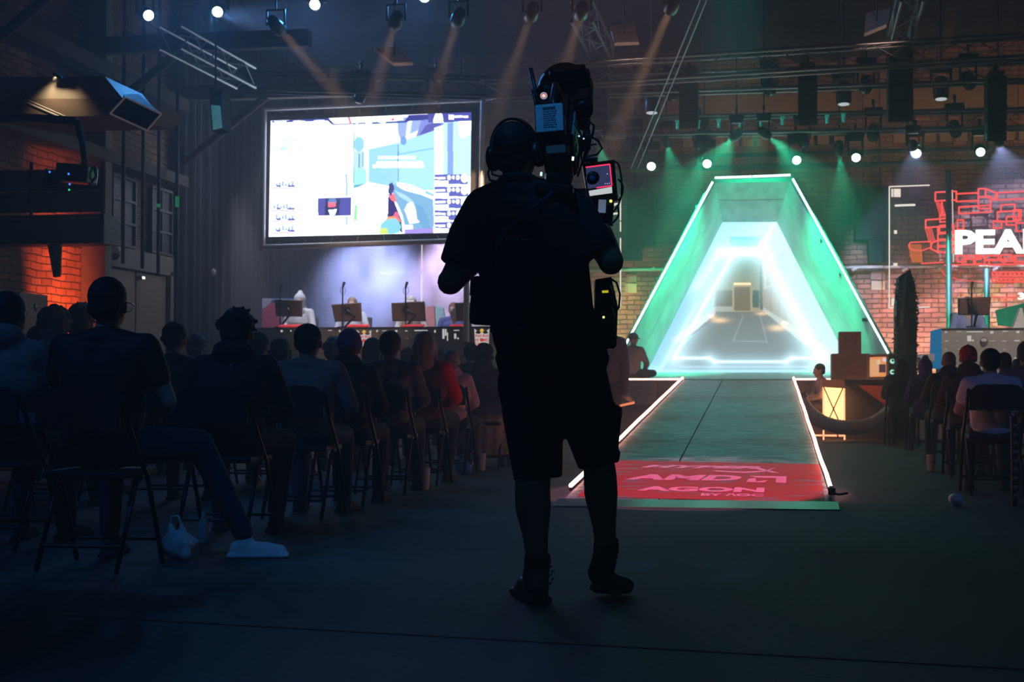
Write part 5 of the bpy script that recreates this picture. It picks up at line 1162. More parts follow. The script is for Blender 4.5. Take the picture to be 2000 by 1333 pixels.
_cache = {}
def seated(variant):
    """meshes of a seated figure facing +Y, seat height .45; variants differ in lean, arms and legs"""
    if variant in _cache: return _cache[variant]
    lean, ax, leg, w, out = {0: (.05, 0, 0, 1.0, 0), 1: (.12, .03, .05, .96, 0), 2: (.00, -.02, -.04, 1.08, 0), 3: (.08, .02, .03, .90, 0), 4: (.03, 0, 0, 1.06, 1), 5: (.06, .02, 0, .95, 0)}[variant]
    R = Euler((-.06 - lean * .6, 0, (.0, .12, -.1, .05, -.03, .1)[variant])).to_matrix()
    hip = V(0, 0, .54); ch = V(0, lean * .7, .86); sh = V(0, lean, .985); nk = V(0, lean + .015, 1.06); hc = V(0, lean + .035, 1.165)
    shl, shr = sh + V(-.178 * w, -.005, -.01), sh + V(.178 * w, -.005, -.01)
    ell, elr = V(-.255 * w - ax, lean + .07, .735), V(.255 * w + ax * .5, lean + .06, .735)
    wl, wr = V(-.09, lean + .30, .66), V(.10, lean + .29, .655)
    hl, hr = V(-.095, 0, .54), V(.095, 0, .54); kl, kr = V(-.14 - leg, .43, .54), V(.14 + leg, .42, .54)
    fl, fr_ = V(-.14 - leg, .42 + leg, .10), V(.15, .40, .10)
    if out: kr = V(.34, .30, .54); fr_ = V(.50, .46, .10)
    if variant == 5: kl, kr, fl, fr_ = V(-.33, .22, .56), V(.33, .22, .56), V(.10, .36, .545), V(-.10, .30, .545)
    d = {}
    b = Blob(); head_blob(b, hc, R); b.limb(nk + V(0, -.01, -.06), .056, hc + V(0, -.005, -.05), .052)
    b.limb(ell, .042, ell.lerp(wl, .5), .036); b.limb(ell.lerp(wl, .5), .036, wl, .025); b.limb(elr, .042, elr.lerp(wr, .5), .036); b.limb(elr.lerp(wr, .5), .036, wr, .025)
    b.limb(shl, .05, ell, .042); b.limb(shr, .05, elr, .042); b.limb(shl, .05, nk + V(0, -.01, -.06), .055); b.limb(shr, .05, nk + V(0, -.01, -.06), .055)
    b.chain([(nk + V(0, 0, -.05), .06), (ch, .11), (hip, .11)]); b.limb(hip, .10, kl, .05); b.limb(hip, .10, kr, .05); b.limb(kl, .048, fl, .036); b.limb(kr, .048, fr_, .036)
    hand(b, wl, V(.5, .8, -.15), V(0, -.3, -1), .95, .55, 1); hand(b, wr, V(-.5, .8, -.15), V(0, -.3, -1), .95, .55, -1)
    d['body'] = b.mesh(.0115, 3)
    b = Blob()
    b.ball(hip + V(0, -.02, .03), (.175 * w, .13, .13)); b.limb(hip + V(-.05 * w, 0, .05), .125 * w, ch + V(-.055 * w, -.01, 0), .13 * w); b.limb(hip + V(.05 * w, 0, .05), .125 * w, ch + V(.055 * w, -.01, 0), .13 * w)
    b.limb(ch + V(-.07 * w, -.01, 0), .12 * w, shl + V(.05, -.01, -.035), .085); b.limb(ch + V(.07 * w, -.01, 0), .12 * w, shr + V(-.05, -.01, -.035), .085)
    b.limb(shl + V(.01, 0, -.01), .068, nk + V(0, -.02, -.045), .066); b.limb(shr + V(-.01, 0, -.01), .068, nk + V(0, -.02, -.045), .066)
    for s, e, wv in ((shl, ell, wl), (shr, elr, wr)): b.limb(s, .07, s.lerp(e, .55), .062); d.setdefault('slv', []).append((s, e, wv))
    short = Blob(); short.b.v = list(b.b.v); short.b.f = list(b.b.f); short.b.m = list(b.b.m); short.b.sm = list(b.b.sm)
    for s, e, wv in d['slv']: b.limb(s.lerp(e, .5), .062, e, .056); b.limb(e, .056, e.lerp(wv, .88), .04)
    d['long'] = b.mesh(.014, 4); d['short'] = short.mesh(.014, 4)
    b.ball(nk + V(0, -.055, .0), (.115, .07, .075), (.3, 0, 0)); b.limb(nk + V(-.06, -.03, -.01), .05, nk + V(-.05, .05, -.05), .04); b.limb(nk + V(.06, -.03, -.01), .05, nk + V(.05, .05, -.05), .04)
    b.ball(ch + V(0, -.02, -.06), (.225 * w, .15, .17)); b.ball(hip + V(0, -.02, .08), (.215 * w, .15, .10))
    d['hooded'] = b.mesh(.014, 4)
    b = Blob(); b.ball(hip + V(0, -.01, -.0), (.185 * w, .135, .11)); b.limb(hl, .098, kl, .068); b.limb(hr, .098, kr, .068); b.limb(kl, .066, fl + V(0, -.01, .02), .05); b.limb(kr, .066, fr_ + V(0, -.01, .02), .05)
    d['trousers'] = b.mesh(.015, 4)
    def shoe(f, yaw):
        q = Matrix.Rotation(yaw, 3, 'Z'); b = Blob()
        b.limb(f + V(0, -.0, .0), .042, f + V(0, 0, -.05), .045); b.limb(f + q @ V(0, -.03, -.055), .04, f + q @ V(0, .10, -.062), .036); b.limb(f + q @ V(0, .10, -.062), .037, f + q @ V(0, .17, -.068), .030)
        b.box(f + q @ V(0, .065, -.088), (.085, .29, .024), q, .01); return b.mesh(.009, 2)
    d['shoe_l'] = shoe(fl, .12); d['shoe_r'] = shoe(fr_, -.15 if not out else -1.35)
    # hair and headwear
    def T(x, y, z): return hc + R @ V(x, y, z)
    e = R.to_euler()
    def hair(kind):
        b = Blob()
        if kind == 'short':
            b.ball(T(0, -.022, .038), (.086, .099, .092), e); b.ball(T(0, -.05, -.01), (.078, .06, .07), e)
        elif kind == 'tousled':
            b.ball(T(0, -.022, .042), (.092, .105, .098), e); b.ball(T(0, -.055, -.015), (.084, .06, .08), e)
            r_ = random.Random(variant + 11)
            for k in range(46):
                a_, ph = r_.uniform(0, 2 * PI), r_.uniform(.1, 1.9); v_ = V(math.sin(ph) * math.cos(a_), math.sin(ph) * math.sin(a_), math.cos(ph))
                if v_.y > .5 and v_.z < .5: continue
                p = T(v_.x * .088, -.022 + v_.y * .1, .04 + v_.z * .094); q = p + (v_ + V(r_.gauss(0, .8), r_.gauss(0, .8), r_.gauss(0, .5) - .5)).normalized() * .026; b.limb(p, .013, q, .009, 8)
        elif kind == 'cropped': b.ball(T(0, -.02, .034), (.081, .098, .090), e); b.ball(T(0, -.05, -.012), (.073, .052, .055), e)
        elif kind == 'long':
            b.ball(T(0, -.02, .038), (.092, .104, .096), e); b.limb(T(-.03, -.06, .0), .07, T(-.035, -.085, -.16), .055); b.limb(T(.03, -.06, .0), .07, T(.035, -.085, -.16), .055); b.limb(T(0, -.07, .0), .07, T(0, -.10, -.19), .05)
            b.limb(T(-.078, .0, .0), .03, T(-.085, .02, -.16), .022); b.limb(T(.078, .0, .0), .03, T(.085, .02, -.16), .022)
        elif kind == 'curly':
            r_ = random.Random(variant); b.ball(T(0, -.03, .03), (.098, .105, .10), e); b.ball(T(0, -.06, -.06), (.085, .07, .09), e)
            for k in range(70):
                a_, ph = r_.uniform(0, 2 * PI), r_.uniform(.0, 2.5); v_ = V(math.sin(ph) * math.cos(a_), math.sin(ph) * math.sin(a_), math.cos(ph))
                if v_.y > .45 and v_.z < .45: continue
                b.ball(T(v_.x * .10, -.035 + v_.y * .10, .015 + v_.z * .115), .020)
        elif kind == 'beanie': b.ball(T(0, -.018, .050), (.093, .106, .10), e); b.b.lathe(T(0, -.015, .005), R @ V(0, 0, 1), [(-.01, .088), (.0, .097), (.04, .099), (.055, .094)], 20)
        elif kind == 'cap': b.ball(T(0, -.018, .046), (.090, .102, .088), e); b.box(T(0, .115, .040), (.14, .11, .014), R, .006); b.ball(T(0, -.018, .136), .010)
        elif kind == 'cap_back': b.ball(T(0, -.018, .046), (.090, .102, .088), e); b.limb(T(-.06, -.085, .0), .022, T(.06, -.085, .0), .022); b.ball(T(0, -.018, .136), .010)
        elif kind == 'hood': b.ball(T(0, -.035, .03), (.108, .115, .125), e); b.limb(T(-.0, -.06, -.03), .095, T(0, -.05, -.12), .10); b.ball(T(0, -.07, .14), (.05, .05, .05))
        return b.mesh(.008, 2)
    d['hair'] = hair; d['hairs'] = {}; d['frame'] = (hc, R, nk, ch, w, lean)
    _cache[variant] = d; return d
def colm(c, rough=.85, key=None, var=.25, scale=14):
    n = 'cloth_%02d_%02d_%02d' % tuple(int(v * 99) for v in c); return mat(n, c, rough, 0, var, scale, bump=.15)
SK = mat('skin_light', (.52, .33, .25), .6, var=.08); SK2 = mat('skin_tan', (.36, .21, .14), .6, var=.08)
def chair_tpl():
    t = thing('folding_chair', 'chair', 'chair'); m = mat('chair_black_steel', (.02, .02, .02), .35, .5); pm_ = mat('chair_black_pad', (.018, .018, .02), .6)
    MB().box((0, .02, .44), (.40, .38, .035), bev=.012).build('seat', pm_, t)
    b = Blob(); b.b.tube([V(-.20, -.20, .66), V(-.205, -.215, .78), V(-.17, -.225, .83), V(0, -.235, .845), V(.17, -.225, .83), V(.205, -.215, .78), V(.20, -.20, .66)], .006, 6)
    b = MB(); n = 8; vs = []
    for i in range(n + 1):
        x = -.2 + .4 * i / n; cyv = -.225 - .018 * (1 - (x / .2) ** 2); top = .835 - .05 * max(0, abs(x) / .2 - .6) ** 2 * 6.2
        for (y, z) in ((cyv + .012, .64), (cyv + .012, top), (cyv - .008, top), (cyv - .008, .64)): vs.append((x, y + (z - .64) * -.05, z))
    fs = []
    for i in range(n):
        for k in range(4): fs.append((i * 4 + k, i * 4 + (k + 1) % 4, (i + 1) * 4 + (k + 1) % 4, (i + 1) * 4 + k))
    fs += [(3, 2, 1, 0), tuple(n * 4 + k for k in range(4))]; b.add(vs, fs, 0, False); b.build('backrest', pm_, t)
    for s in (-1, 1):
        MB().tube([V(s * .215, .24, .01), V(s * .215, .05, .42), V(s * .212, -.13, .62), V(s * .205, -.235, .80)], .0125, 8).build('leg', m, t)
        MB().tube([V(s * .19, -.24, .01), V(s * .19, -.02, .40), V(s * .19, .10, .44)], .0115, 8).build('leg', m, t)
    MB().cyl((-.19, -.18, .12), (.19, -.18, .12), .009, n=8).build('stretcher', m, t); MB().cyl((-.215, .19, .12), (.215, .19, .12), .009, n=8).build('stretcher', m, t)
    return t
CH0 = chair_tpl(); CHused = [False]
def place_chair(x, y, rz, label, side):
    o = CH0 if not CHused[0] else copy_tree(CH0); CHused[0] = True
    o.location = (x, y, 0); o.rotation_euler = (0, 0, rz); o['label'] = label; o['category'] = 'chair'; o['group'] = 'folding chairs ' + side
def person(px, top, X, v, hairk, hairc, topk, topc, label, chl, rz=0.0, trc=(.03, .035, .05), skin=None, side='on the left of the aisle', shoe=(.05, .05, .05), chair=True, depth=None, shoec_r=None, base=0.0, sc_x=1.0, bits=None):
    """a seated person whose head shows at photo x px with its top at photo y top, sitting at hall X"""
    r = ray(px, 742)
    if depth is None:
        Y = X / (r.x / r.y)
    else: Y = depth; X = Y * r.x / r.y
    d = seated(v); hy = d['frame'][5] + .035
    zt = at(px, top, Y + hy).z - base; k = zt / 1.285 if base == 0 else 1.0
    k = max(.86, min(1.10, k))
    t = thing('person', label, 'person', (X, Y, base), rz, 'seated audience ' + side); t.scale = (k * sc_x, k, k)
    part('body', d['body'], skin or SK, t)
    if hairk:
        if hairk not in d['hairs']: d['hairs'][hairk] = d['hair'](hairk)
        nm = {'cap': 'cap', 'cap_back': 'cap', 'beanie': 'beanie', 'hood': 'hood'}.get(hairk, 'hair')
        part(nm, d['hairs'][hairk], colm(hairc, .7, scale=40) if nm == 'hair' else colm(hairc), t)
        if nm in ('cap', 'beanie') :
            if 'cropped' not in d['hairs']: d['hairs']['cropped'] = d['hair']('cropped')
            part('hair', d['hairs']['cropped'], colm((.04, .03, .025), .7), t)
    part({'short': 'shirt', 'long': 'jumper', 'hooded': 'hooded_top'}[topk], d[topk], topc if isinstance(topc, bpy.types.Material) else colm(topc), t)
    part('trousers', d['trousers'], colm(trc), t)
    part('shoe', d['shoe_l'], colm(shoe), t); part('shoe', d['shoe_r'], colm(shoec_r or shoe), t, 'white sneaker' if shoec_r else None)
    if chair: place_chair(X, Y - .03, rz, 'black folding chair under ' + chl, side)
    return t, d, k
# checked shirt material (woven pattern)
def checked(name, a, b_, c_):
    m = bpy.data.materials.new(name); m.use_nodes = True; nt = m.node_tree; B = nt.nodes['Principled BSDF']
    tc = nd(nt, 'ShaderNodeTexCoord'); w1 = nd(nt, 'ShaderNodeTexWave'); w2 = nd(nt, 'ShaderNodeTexWave'); w1.bands_direction = 'X'; w2.bands_direction = 'Z'
    for w_ in (w1, w2): w_.inputs['Scale'].default_value = 3.2; nt.links.new(tc.outputs['Object'], w_.inputs[0])
    m1 = nd(nt, 'ShaderNodeMix', data_type='RGBA'); m2 = nd(nt, 'ShaderNodeMix', data_type='RGBA')
    m1.inputs['A'].default_value = (*a, 1); m1.inputs['B'].default_value = (*b_, 1); m2.inputs['B'].default_value = (*c_, 1)
    nt.links.new(w1.outputs['Fac'], m1.inputs['Factor']); nt.links.new(m1.outputs['Result'], m2.inputs['A'])
    mm = nd(nt, 'ShaderNodeMath', operation='MULTIPLY'); mm.inputs[1].default_value = .6; nt.links.new(w2.outputs['Fac'], mm.inputs[0]); nt.links.new(mm.outputs[0], m2.inputs['Factor'])
    nt.links.new(m2.outputs['Result'], B.inputs['Base Color']); B.inputs['Roughness'].default_value = .9; return m
plaid = checked('plaid_flannel', (.10, .14, .15), (.30, .25, .24), (.07, .08, .10)); floral = checked('dark_pattern', (.06, .04, .04), (.12, .07, .05), (.03, .03, .04))
DK = (.012, .012, .014); BK = (.02, .02, .023)
L = []
# ---- left block: the aisle column, nearest first
person(200, 545, -3.03, 4, 'short', DK, 'short', (.012, .013, .018), 'person with short black hair and glasses in a black t-shirt, tallest by the bricks', 'the person with glasses in the black t-shirt', shoec_r=(.85, .85, .85))
G1 = [o for o in C.objects if o.name.startswith('person')][-1]
person(445, 610, -2.90, 1, 'tousled', (.03, .02, .02), 'hooded', (.055, .022, .030), 'person with dark tousled hair in a dark maroon hooded top before the desk end', 'the person in the dark maroon hooded top', sc_x=1.08)
person(595, 635, -2.88, 0, 'short', DK, 'long', (.22, .30, .34), 'broad person with short dark hair in a grey-blue long-sleeved top', 'the broad person in the grey-blue top', trc=(.06, .10, .16), sc_x=1.12)
person(675, 650, -2.85, 3, 'beanie', (.17, .12, .48), 'hooded', floral, 'person in a purple beanie and dark patterned jacket', 'the person in the purple beanie')
person(758, 648, -2.85, 0, 'short', (.03, .025, .02), 'long', plaid, 'person with dark hair in a plaid flannel shirt', 'the person in the plaid shirt', sc_x=1.05)
person(822, 650, -2.80, 1, 'long', (.36, .30, .24), 'hooded', (.16, .025, .03), 'person with long grey-blond hair in a maroon and red jacket', 'the long-haired person in the maroon jacket')
person(878, 683, -2.85, 3, 'cropped', (.26, .18, .12), 'hooded', (.72, .40, .44), 'person with short fair hair in a pink hooded top', 'the person in the pink hooded top')
person(945, 675, -2.72, 2, 'curly', (.03, .025, .03), 'hooded', (.10, .08, .12), 'person in a dark padded jacket and floral skirt, nearest the cameraman on the left', 'the person in the padded jacket and floral skirt', trc=(.06, .05, .05))
# ---- left block: other columns
for a in (
    (12, 572, -3.9, 2, 'short', DK, 'hooded', (.20, .21, .24), 'person with short dark hair in a pale hooded top cut by the left edge', 'the person in the pale hooded top at the left edge'),
    (98, 603, -4.75, 0, 'curly', (.46, .42, .34), 'long', (.10, .11, .13), 'person with curly white-blond hair left of the tall black-haired person', 'the person with curly white-blond hair'),
    (137, 598, -5.0, 1, 'tousled', (.30, .28, .24), 'long', (.03, .03, .035), 'person with pale tousled hair just before the orange-lit bricks', 'the pale-haired person before the orange-lit bricks'),
    (62, 640, -6.1, 3, 'long', DK, 'long', BK, 'small person with dark long hair at far left before the slot cabinet', 'the small dark-haired person before the slot cabinet'),
    (252, 662, -5.6, 3, 'short', DK, 'long', BK, 'small person with dark hair between the black t-shirt and the capped person', 'the small person beside the double door'),
    (333, 632, -4.1, 0, 'cap_back', (.015, .015, .02), 'short', (.02, .022, .03), 'person in a black cap and black t-shirt with pale writing on the shoulders', 'the person in the black cap'),
    (371, 655, -5.3, 1, 'tousled', (.10, .09, .07), 'long', BK, 'person with brown hair half hidden right of the black-capped person', 'the brown-haired person right of the black cap'),
    (296, 690, -6.3, 2, 'short', DK, 'long', (.05, .06, .07), 'distant person low before the double door, left of the black cap', 'the distant person left of the black cap'),
    (497, 650, -4.1, 3, 'short', BK, 'long', (.03, .03, .035), 'person with dark hair close right of the maroon hooded top', 'the person right of the maroon hooded top'),
    (542, 662, -4.2, 0, 'long', DK, 'long', BK, 'person with long black hair behind the left shoulder of the grey-blue top', 'the long-haired person by the grey-blue top'),
    (642, 663, -4.0, 1, 'tousled', (.16, .15, .15), 'long', (.06, .06, .08), 'person with greyish hair between the grey-blue top and the purple beanie', 'the greyish-haired person by the purple beanie'),
    (722, 662, -3.85, 3, 'long', DK, 'long', BK, 'person with long dark hair left of the plaid shirt', 'the long-haired person left of the plaid shirt'),
    (795, 680, -4.0, 2, 'short', (.05, .06, .06), 'long', BK, 'person mostly hidden between the plaid shirt and the long grey-blond hair', 'the person between plaid shirt and grey-blond hair'),
    (857, 679, -4.15, 0, 'short', DK, 'long', BK, 'person with dark hair left of the pink hooded top', 'the dark-haired person left of the pink top'),
    (915, 672, -3.25, 1, 'short', (.03, .03, .035), 'long', (.04, .05, .06), 'person with dark hair right of the pink hooded top', 'the dark-haired person right of the pink top'),
    (405, 700, -5.9, 3, 'short', DK, 'long', BK, 'distant person low between the black cap and the maroon hooded top', 'the distant person left of the maroon top'),
    (690, 700, -4.9, 2, 'short', BK, 'long', BK, 'distant person low behind the purple beanie', 'the distant person behind the purple beanie'),
):
    person(*a)
# ---- right block
RS = 'on the right of the aisle'
for a in (
    ((1762, 700, 1.80, 2, 'long', DK, 'hooded', (.10, .12, .10)), 'person with dark hair in a dark green jacket before the foliage slab', 'the person in the dark green jacket', {}),
    ((1808, 708, 1.95, 3, 'hood', (.10, .03, .20), 'hooded', (.10, .03, .20)), 'person with a purple hood pulled up', 'the person in the purple hood', {}),
    ((1856, 688, 1.92, 1, 'cropped', (.30, .19, .16), 'hooded', (.035, .03, .03)), 'person with a cropped pinkish scalp in a black jacket', 'the person with the cropped pinkish scalp', {'skin': SK}),
    ((1893, 677, 1.82, 0, 'cap_back', (.70, .02, .03), 'hooded', (.075, .04, .03)), 'person in a bright red cap and brown jacket', 'the person in the bright red cap', {}),
    ((1937, 684, 1.72, 0, 'short', (.02, .02, .02), 'short', (.80, .74, .80)), 'person with black hair in a pale t-shirt, chair back in front', 'the person in the pale t-shirt', {'sc_x': 1.08}),
    ((1964, 690, 2.35, 3, 'short', DK, 'long', (.05, .09, .12)), 'person with dark hair behind the right shoulder of the pale t-shirt', 'the dark-haired person beyond the pale t-shirt', {}),
    ((2006, 668, 2.25, 2, 'short', (.05, .04, .04), 'long', (.16, .13, .16)), 'person in a grey-purple top cut by the right edge', 'the person cut by the right edge', {}),
    ((1992, 712, 2.9, 1, 'long', (.05, .04, .04), 'long', (.30, .34, .40)), 'person in a pale grey top far back near the right edge', 'the person in the pale grey top near the right edge', {}),
):
    person(*a[0], a[1], a[2], side=RS, **a[3])
# extra details on single people
pl_ = [o for o in C.objects if o.get('category') == 'person']
def find(s): return [o for o in pl_ if s in o['label']][0]
g = find('glasses in a black'); d = _cache[4]; hc, R = d['frame'][0], d['frame'][1]
b = MB(); fm_ = mat('glasses_metal', (.6, .6, .62), .25, .9)
for s in (-1, 1):
    b.tube([hc + R @ V(s * .086, -.02, .012), hc + R @ V(s * .088, .05, .014), hc + R @ V(s * .075, .105, .012)], .0025, 6)
    b.tube([hc + R @ V(s * .036 + .030 * math.cos(k * PI / 6), .112, .005 + .022 * math.sin(k * PI / 6)) for k in range(13)], .002, 5)
b.build('glasses', fm_, g)
r_ = find('long grey-blond hair'); d = _cache[1]
bb = Blob(); s, e, w_ = d['slv'][1]; bb.limb(s + V(.005, 0, 0), .078, e, .066); bb.limb(e, .066, e.lerp(w_, .8), .05)
part('sleeve', bb.mesh(.012, 3), colm((.85, .012, .015)), r_, 'bright red sleeve')
f_ = find('floral skirt'); bb = Blob(); bb.b.lathe((0, .03, .58), (0, 0, -1), [(0, .16), (.06, .24), (.25, .27), (.42, .29), (.44, .27)], 28)
part('skirt', bb.mesh(.014, 2), checked('floral_skirt', (.42, .34, .30), (.10, .16, .08), (.45, .14, .10)), f_)
c_ = find('black cap'); 
b = MB(); d0 = _cache[0]; hc, R, nk, ch, w, lean = d0['frame']
text_quad(b, 'Fnatic club'[0:0] or 'EST 2012', (-.10, lean - .125, .955), (.10, lean - .125, .955), (-.10, lean - .120, .985), (0, 0, 0)) if False else None
rc = find('red cap'); d0 = _cache[0]; hc, R = d0['frame'][0], d0['frame'][1]
b = MB(); b.tube([hc + R @ V(-.012, -.120, .05), hc + R @ V(-.012, -.122, .02), hc + R @ V(-.012, -.120, .05), hc + R @ V(.012, -.121, .045), hc + R @ V(-.006, -.122, .036), hc + R @ V(.014, -.120, .02)], .003, 5)
b.build('cap_badge', mat('badge_white', (.8, .75, .75), .6), rc)

# ---- players and crew on the stage
def player(px, top, Y, v, hairk, hairc, topk, topc, label, rz=PI, base=STG - .12, head=None):
    r = ray(px, 742); X = Y * r.x / r.y; d = seated(v)
    t = thing('person', label, 'person', (X, Y, base), rz, 'people on the stage')
    part('body', d['body'], SK, t)
    if hairk:
        if hairk not in d['hairs']: d['hairs'][hairk] = d['hair'](hairk)
        part({'cap': 'cap', 'cap_back': 'cap', 'hood': 'hood'}.get(hairk, 'hair'), d['hairs'][hairk], colm(hairc), t)
    part({'short': 'shirt', 'long': 'jumper', 'hooded': 'hooded_top'}[topk], d[topk], colm(topc), t); part('trousers', d['trousers'], colm((.03, .03, .05)), t); part('shoe', d['shoe_l'], colm(BK), t); part('shoe', d['shoe_r'], colm(BK), t)
    return t, X
GCH = [None]
def gchair(X, Y, lab):
    if GCH[0] is None:
        t = thing('gaming_chair', lab, 'chair', (X, Y, STG), PI, 'gaming chairs'); cm = mat('gaming_chair_black', (.03, .03, .035), .5); cr_ = mat('gaming_chair_red', (.55, .03, .05), .5)
        MB().box((0, .02, .31), (.46, .44, .08), bev=.03).build('seat', cm, t)
        bk_ = MB().box((0, -.26, .72), (.44, .08, .74), (.12, 0, 0), bev=.03).build('backrest', cm, t); MB().box((0, -.205, .93), (.26, .05, .12), (.12, 0, 0), bev=.02).build('head_cushion', cr_, bk_)
        MB().cyl((0, 0, .06), (0, 0, .28), .03).build('gas_post', dark, t)
        for k in range(5): a_ = k * 2 * PI / 5; MB().cyl((0, 0, .08), (.28 * math.cos(a_), .28 * math.sin(a_), .03), .018).build('leg', dark, t)
        GCH[0] = t
    else:
        t = copy_tree(GCH[0]); t.location = (X, Y, STG); t['label'] = lab
for a, lab in (((587, 576, 25.95, 0, 'hood', (.62, .64, .72), 'hooded', (.62, .64, .72)), 'player with a pale grey hood up behind the first monitor from the left'),
          ((692, 582, 25.95, 1, 'short', (.25, .18, .15), 'hooded', (.50, .56, .70)), 'player leaning forward in a pale blue top behind the second monitor from the left'),
          ((806, 580, 25.95, 3, 'cap', (.60, .58, .58), 'long', (.62, .58, .60)), 'player in a pale cap and light top behind the third monitor from the left'),
          ((886, 592, 25.95, 2, 'short', (.30, .10, .10), 'short', (.12, .12, .40)), 'player in navy behind the long desk, beside the elbow of the cameraman'),
          ((1890, 585, 25.85, 0, 'short', (.20, .25, .35), 'long', (.30, .36, .62)), 'player with blue sleeve bent over the right-hand taupe desk')):
    t, X = player(*a, lab); t.location.z = STG - .14
    if a[0] < 1000: t.location.z = at(a[0], a[1], a[2]).z - 1.285
    else: t.location.z = at(a[0], a[1], a[2]).z - 1.25
    gchair(X, 26.0, 'black and red gaming chair of the ' + lab.replace('player ', 'player ').split(' behind ')[0].split(' bent ')[0])
# red glowing keyboards / scarves along the desk edge
for px, w_, lab in ((568, 46, 'first'), (700, 44, 'second'), (808, 44, 'third'), (892, 26, 'fourth')):
    p = at(px, 634, DKY + .2); solo(MB().box((p.x, DKY + .18, at(px, 640, DKY).z + .03), (w_ / 124, .14, .035), (0.2, 0, 0), bev=.01), 'keyboard', mat('keyboard_red', (.7, .04, .05), .4, emit=(.9, .05, .06), strength=.45), 'red-glowing keyboard below the %s monitor from the left' % lab, 'keyboard')

# ---- standing figures (generic)
def standing(name_lab, base, H, rz, mats_, arms, lean=0.0, headyaw=0.0, hair_kind='short', legs=None):
    k = H / 1.78; t = thing('person', name_lab, 'person', base, rz, None); t.scale = (k, k, k)
    R = Euler((-.05, 0, headyaw)).to_matrix(); hc = V(0, .04 + lean, 1.655); nk = V(0, .015 + lean, 1.53); sh = V(0, lean, 1.43); ch = V(0, lean * .7, 1.25); hip = V(0, 0, .96)
    b = Blob(); head_blob(b, hc, R); b.limb(nk + V(0, 0, -.07), .058, hc + V(0, -.01, -.05), .052)
    b.chain([(nk + V(0, 0, -.06), .06), (ch, .12), (hip, .12)])
    lg = legs or ((V(-.10, 0, .92), V(-.11, .02, .50), V(-.12, -.02, .09)), (V(.10, 0, .92), V(.11, .02, .50), V(.12, -.02, .09)))
    for a_ in lg: b.limb(a_[0], .08, a_[1], .055); b.limb(a_[1], .055, a_[2], .036)
    for sgn, (e_, w_, fd_, pn_) in arms.items():
        s_ = sh + V(sgn * .185, 0, 0); b.limb(s_, .052, e_, .042); b.limb(e_, .042, w_, .026); hand(b, w_, fd_, pn_, 1, .6, -sgn); b.limb(s_, .052, nk + V(0, 0, -.06), .056)
    part('body', b.mesh(.010, 3), mats_[0], t)
    b = Blob(); b.limb(hip + V(-.05, 0, .04), .125, ch + V(-.05, 0, 0), .125); b.limb(hip + V(.05, 0, .04), .125, ch + V(.05, 0, 0), .125)
    for sgn, (e_, w_, fd_, pn_) in arms.items():
        s_ = sh + V(sgn * .185, 0, 0); b.limb(ch + V(sgn * .07, 0, 0), .12, sh + V(sgn * .11, 0, -.04), .09); b.limb(s_, .07, nk + V(0, -.01, -.05), .064); b.limb(s_, .07, e_, .056); b.limb(e_, .056, e_.lerp(w_, .9), .038)
    part('jacket', b.mesh(.013, 4), mats_[1], t)
    b = Blob(); b.ball(hip + V(0, 0, -.03), (.175, .13, .12))
    for a_ in lg: b.limb(a_[0], .10, a_[1], .072); b.limb(a_[1], .072, a_[2] + V(0, 0, .02), .052)
    part('trousers', b.mesh(.014, 4), mats_[2], t)
    for a_ in lg: b = Blob(); f = a_[2]; b.limb(f, .044, f + V(0, 0, -.05), .045); b.limb(f + V(0, -.03, -.055), .04, f + V(0, .13, -.06), .034); b.box(f + V(0, .06, -.08), (.09, .28, .022)); part('shoe', b.mesh(.01, 2), mats_[3], t)
    b = Blob(); T = lambda x, y, z: hc + R @ V(x, y, z)
    b.ball(T(0, -.02, .04), (.086, .1, .09)); b.ball(T(0, -.05, -.01), (.078, .06, .07))
    if hair_kind == 'cap': b.box(T(0, .11, .04), (.13, .10, .014), None, .005)
    part('cap' if hair_kind == 'cap' else 'hair', b.mesh(.009, 2), mats_[4], t)
    return t
# crew person half hidden by the cameraman, hand low at his side
p = at(1187, 742, 16.2)
standing('person in a dark jacket standing behind the cameraman, one hand lowered beside the runway', (p.x - .02, 16.2, 0), 1.56, -.15, (SK, colm((.16, .10, .10)), colm((.05, .04, .05)), colm(BK), colm((.04, .03, .03))),
         {-1: (V(-.27, -.02, 1.16), V(-.25, .10, .92), V(0, .3, -1), V(1, 0, 0)), 1: (V(.235, .00, 1.14), V(.235, -.02, .80), V(.75, .1, -.45), V(-.3, -.5, -.4))}, 0.0)
pbt = thing('held_tube', 'small orange-lit tube held in the lowered hand beside the runway', 'held_tube', (p.x + .215, 16.1, .60))
MB().cyl((-.08, 0, 0), (.07, -.01, .035), .012, n=10).build('tube', mat('tube_orange_lit', (.8, .25, .12), .4, emit=(1, .25, .1), strength=.9), pbt)  # orange light falling on the held tube put into its colour and glow
t, X = player(1233, 655, 24.5, 5, 'cap', (.10, .10, .10), 'long', (.36, .32, .34), 'person in dark cap and jacket seated behind the stage edge left of the tunnel', rz=-.4); t.scale = (.87, .87, .87); t.location.z = STG - .45 * .87 + .01
t2, X = player(1617, 712, 23.68, 1, 'short', (.10, .07, .06), 'long', (.30, .20, .20), 'blurred person sitting low between the glowing light box and the stage', rz=PI / 2 + .2); t2.scale = (.86, .86, .86); t2.location.z = 0
st_ = thing('stool', 'low black stool under the blurred person by the glowing light box', 'stool', (X, 23.68, 0)); MB().lathe((0, 0, .32), (0, 0, 1), [(0, .15), (.03, .16), (.06, .14)], 18).build('cushion', black, st_)
for k in range(3): a_ = k * 2 * PI / 3; MB().cyl((.05 * math.cos(a_), .05 * math.sin(a_), .33), (.15 * math.cos(a_), .15 * math.sin(a_), 0), .012, n=8).build('leg', dark, st_)

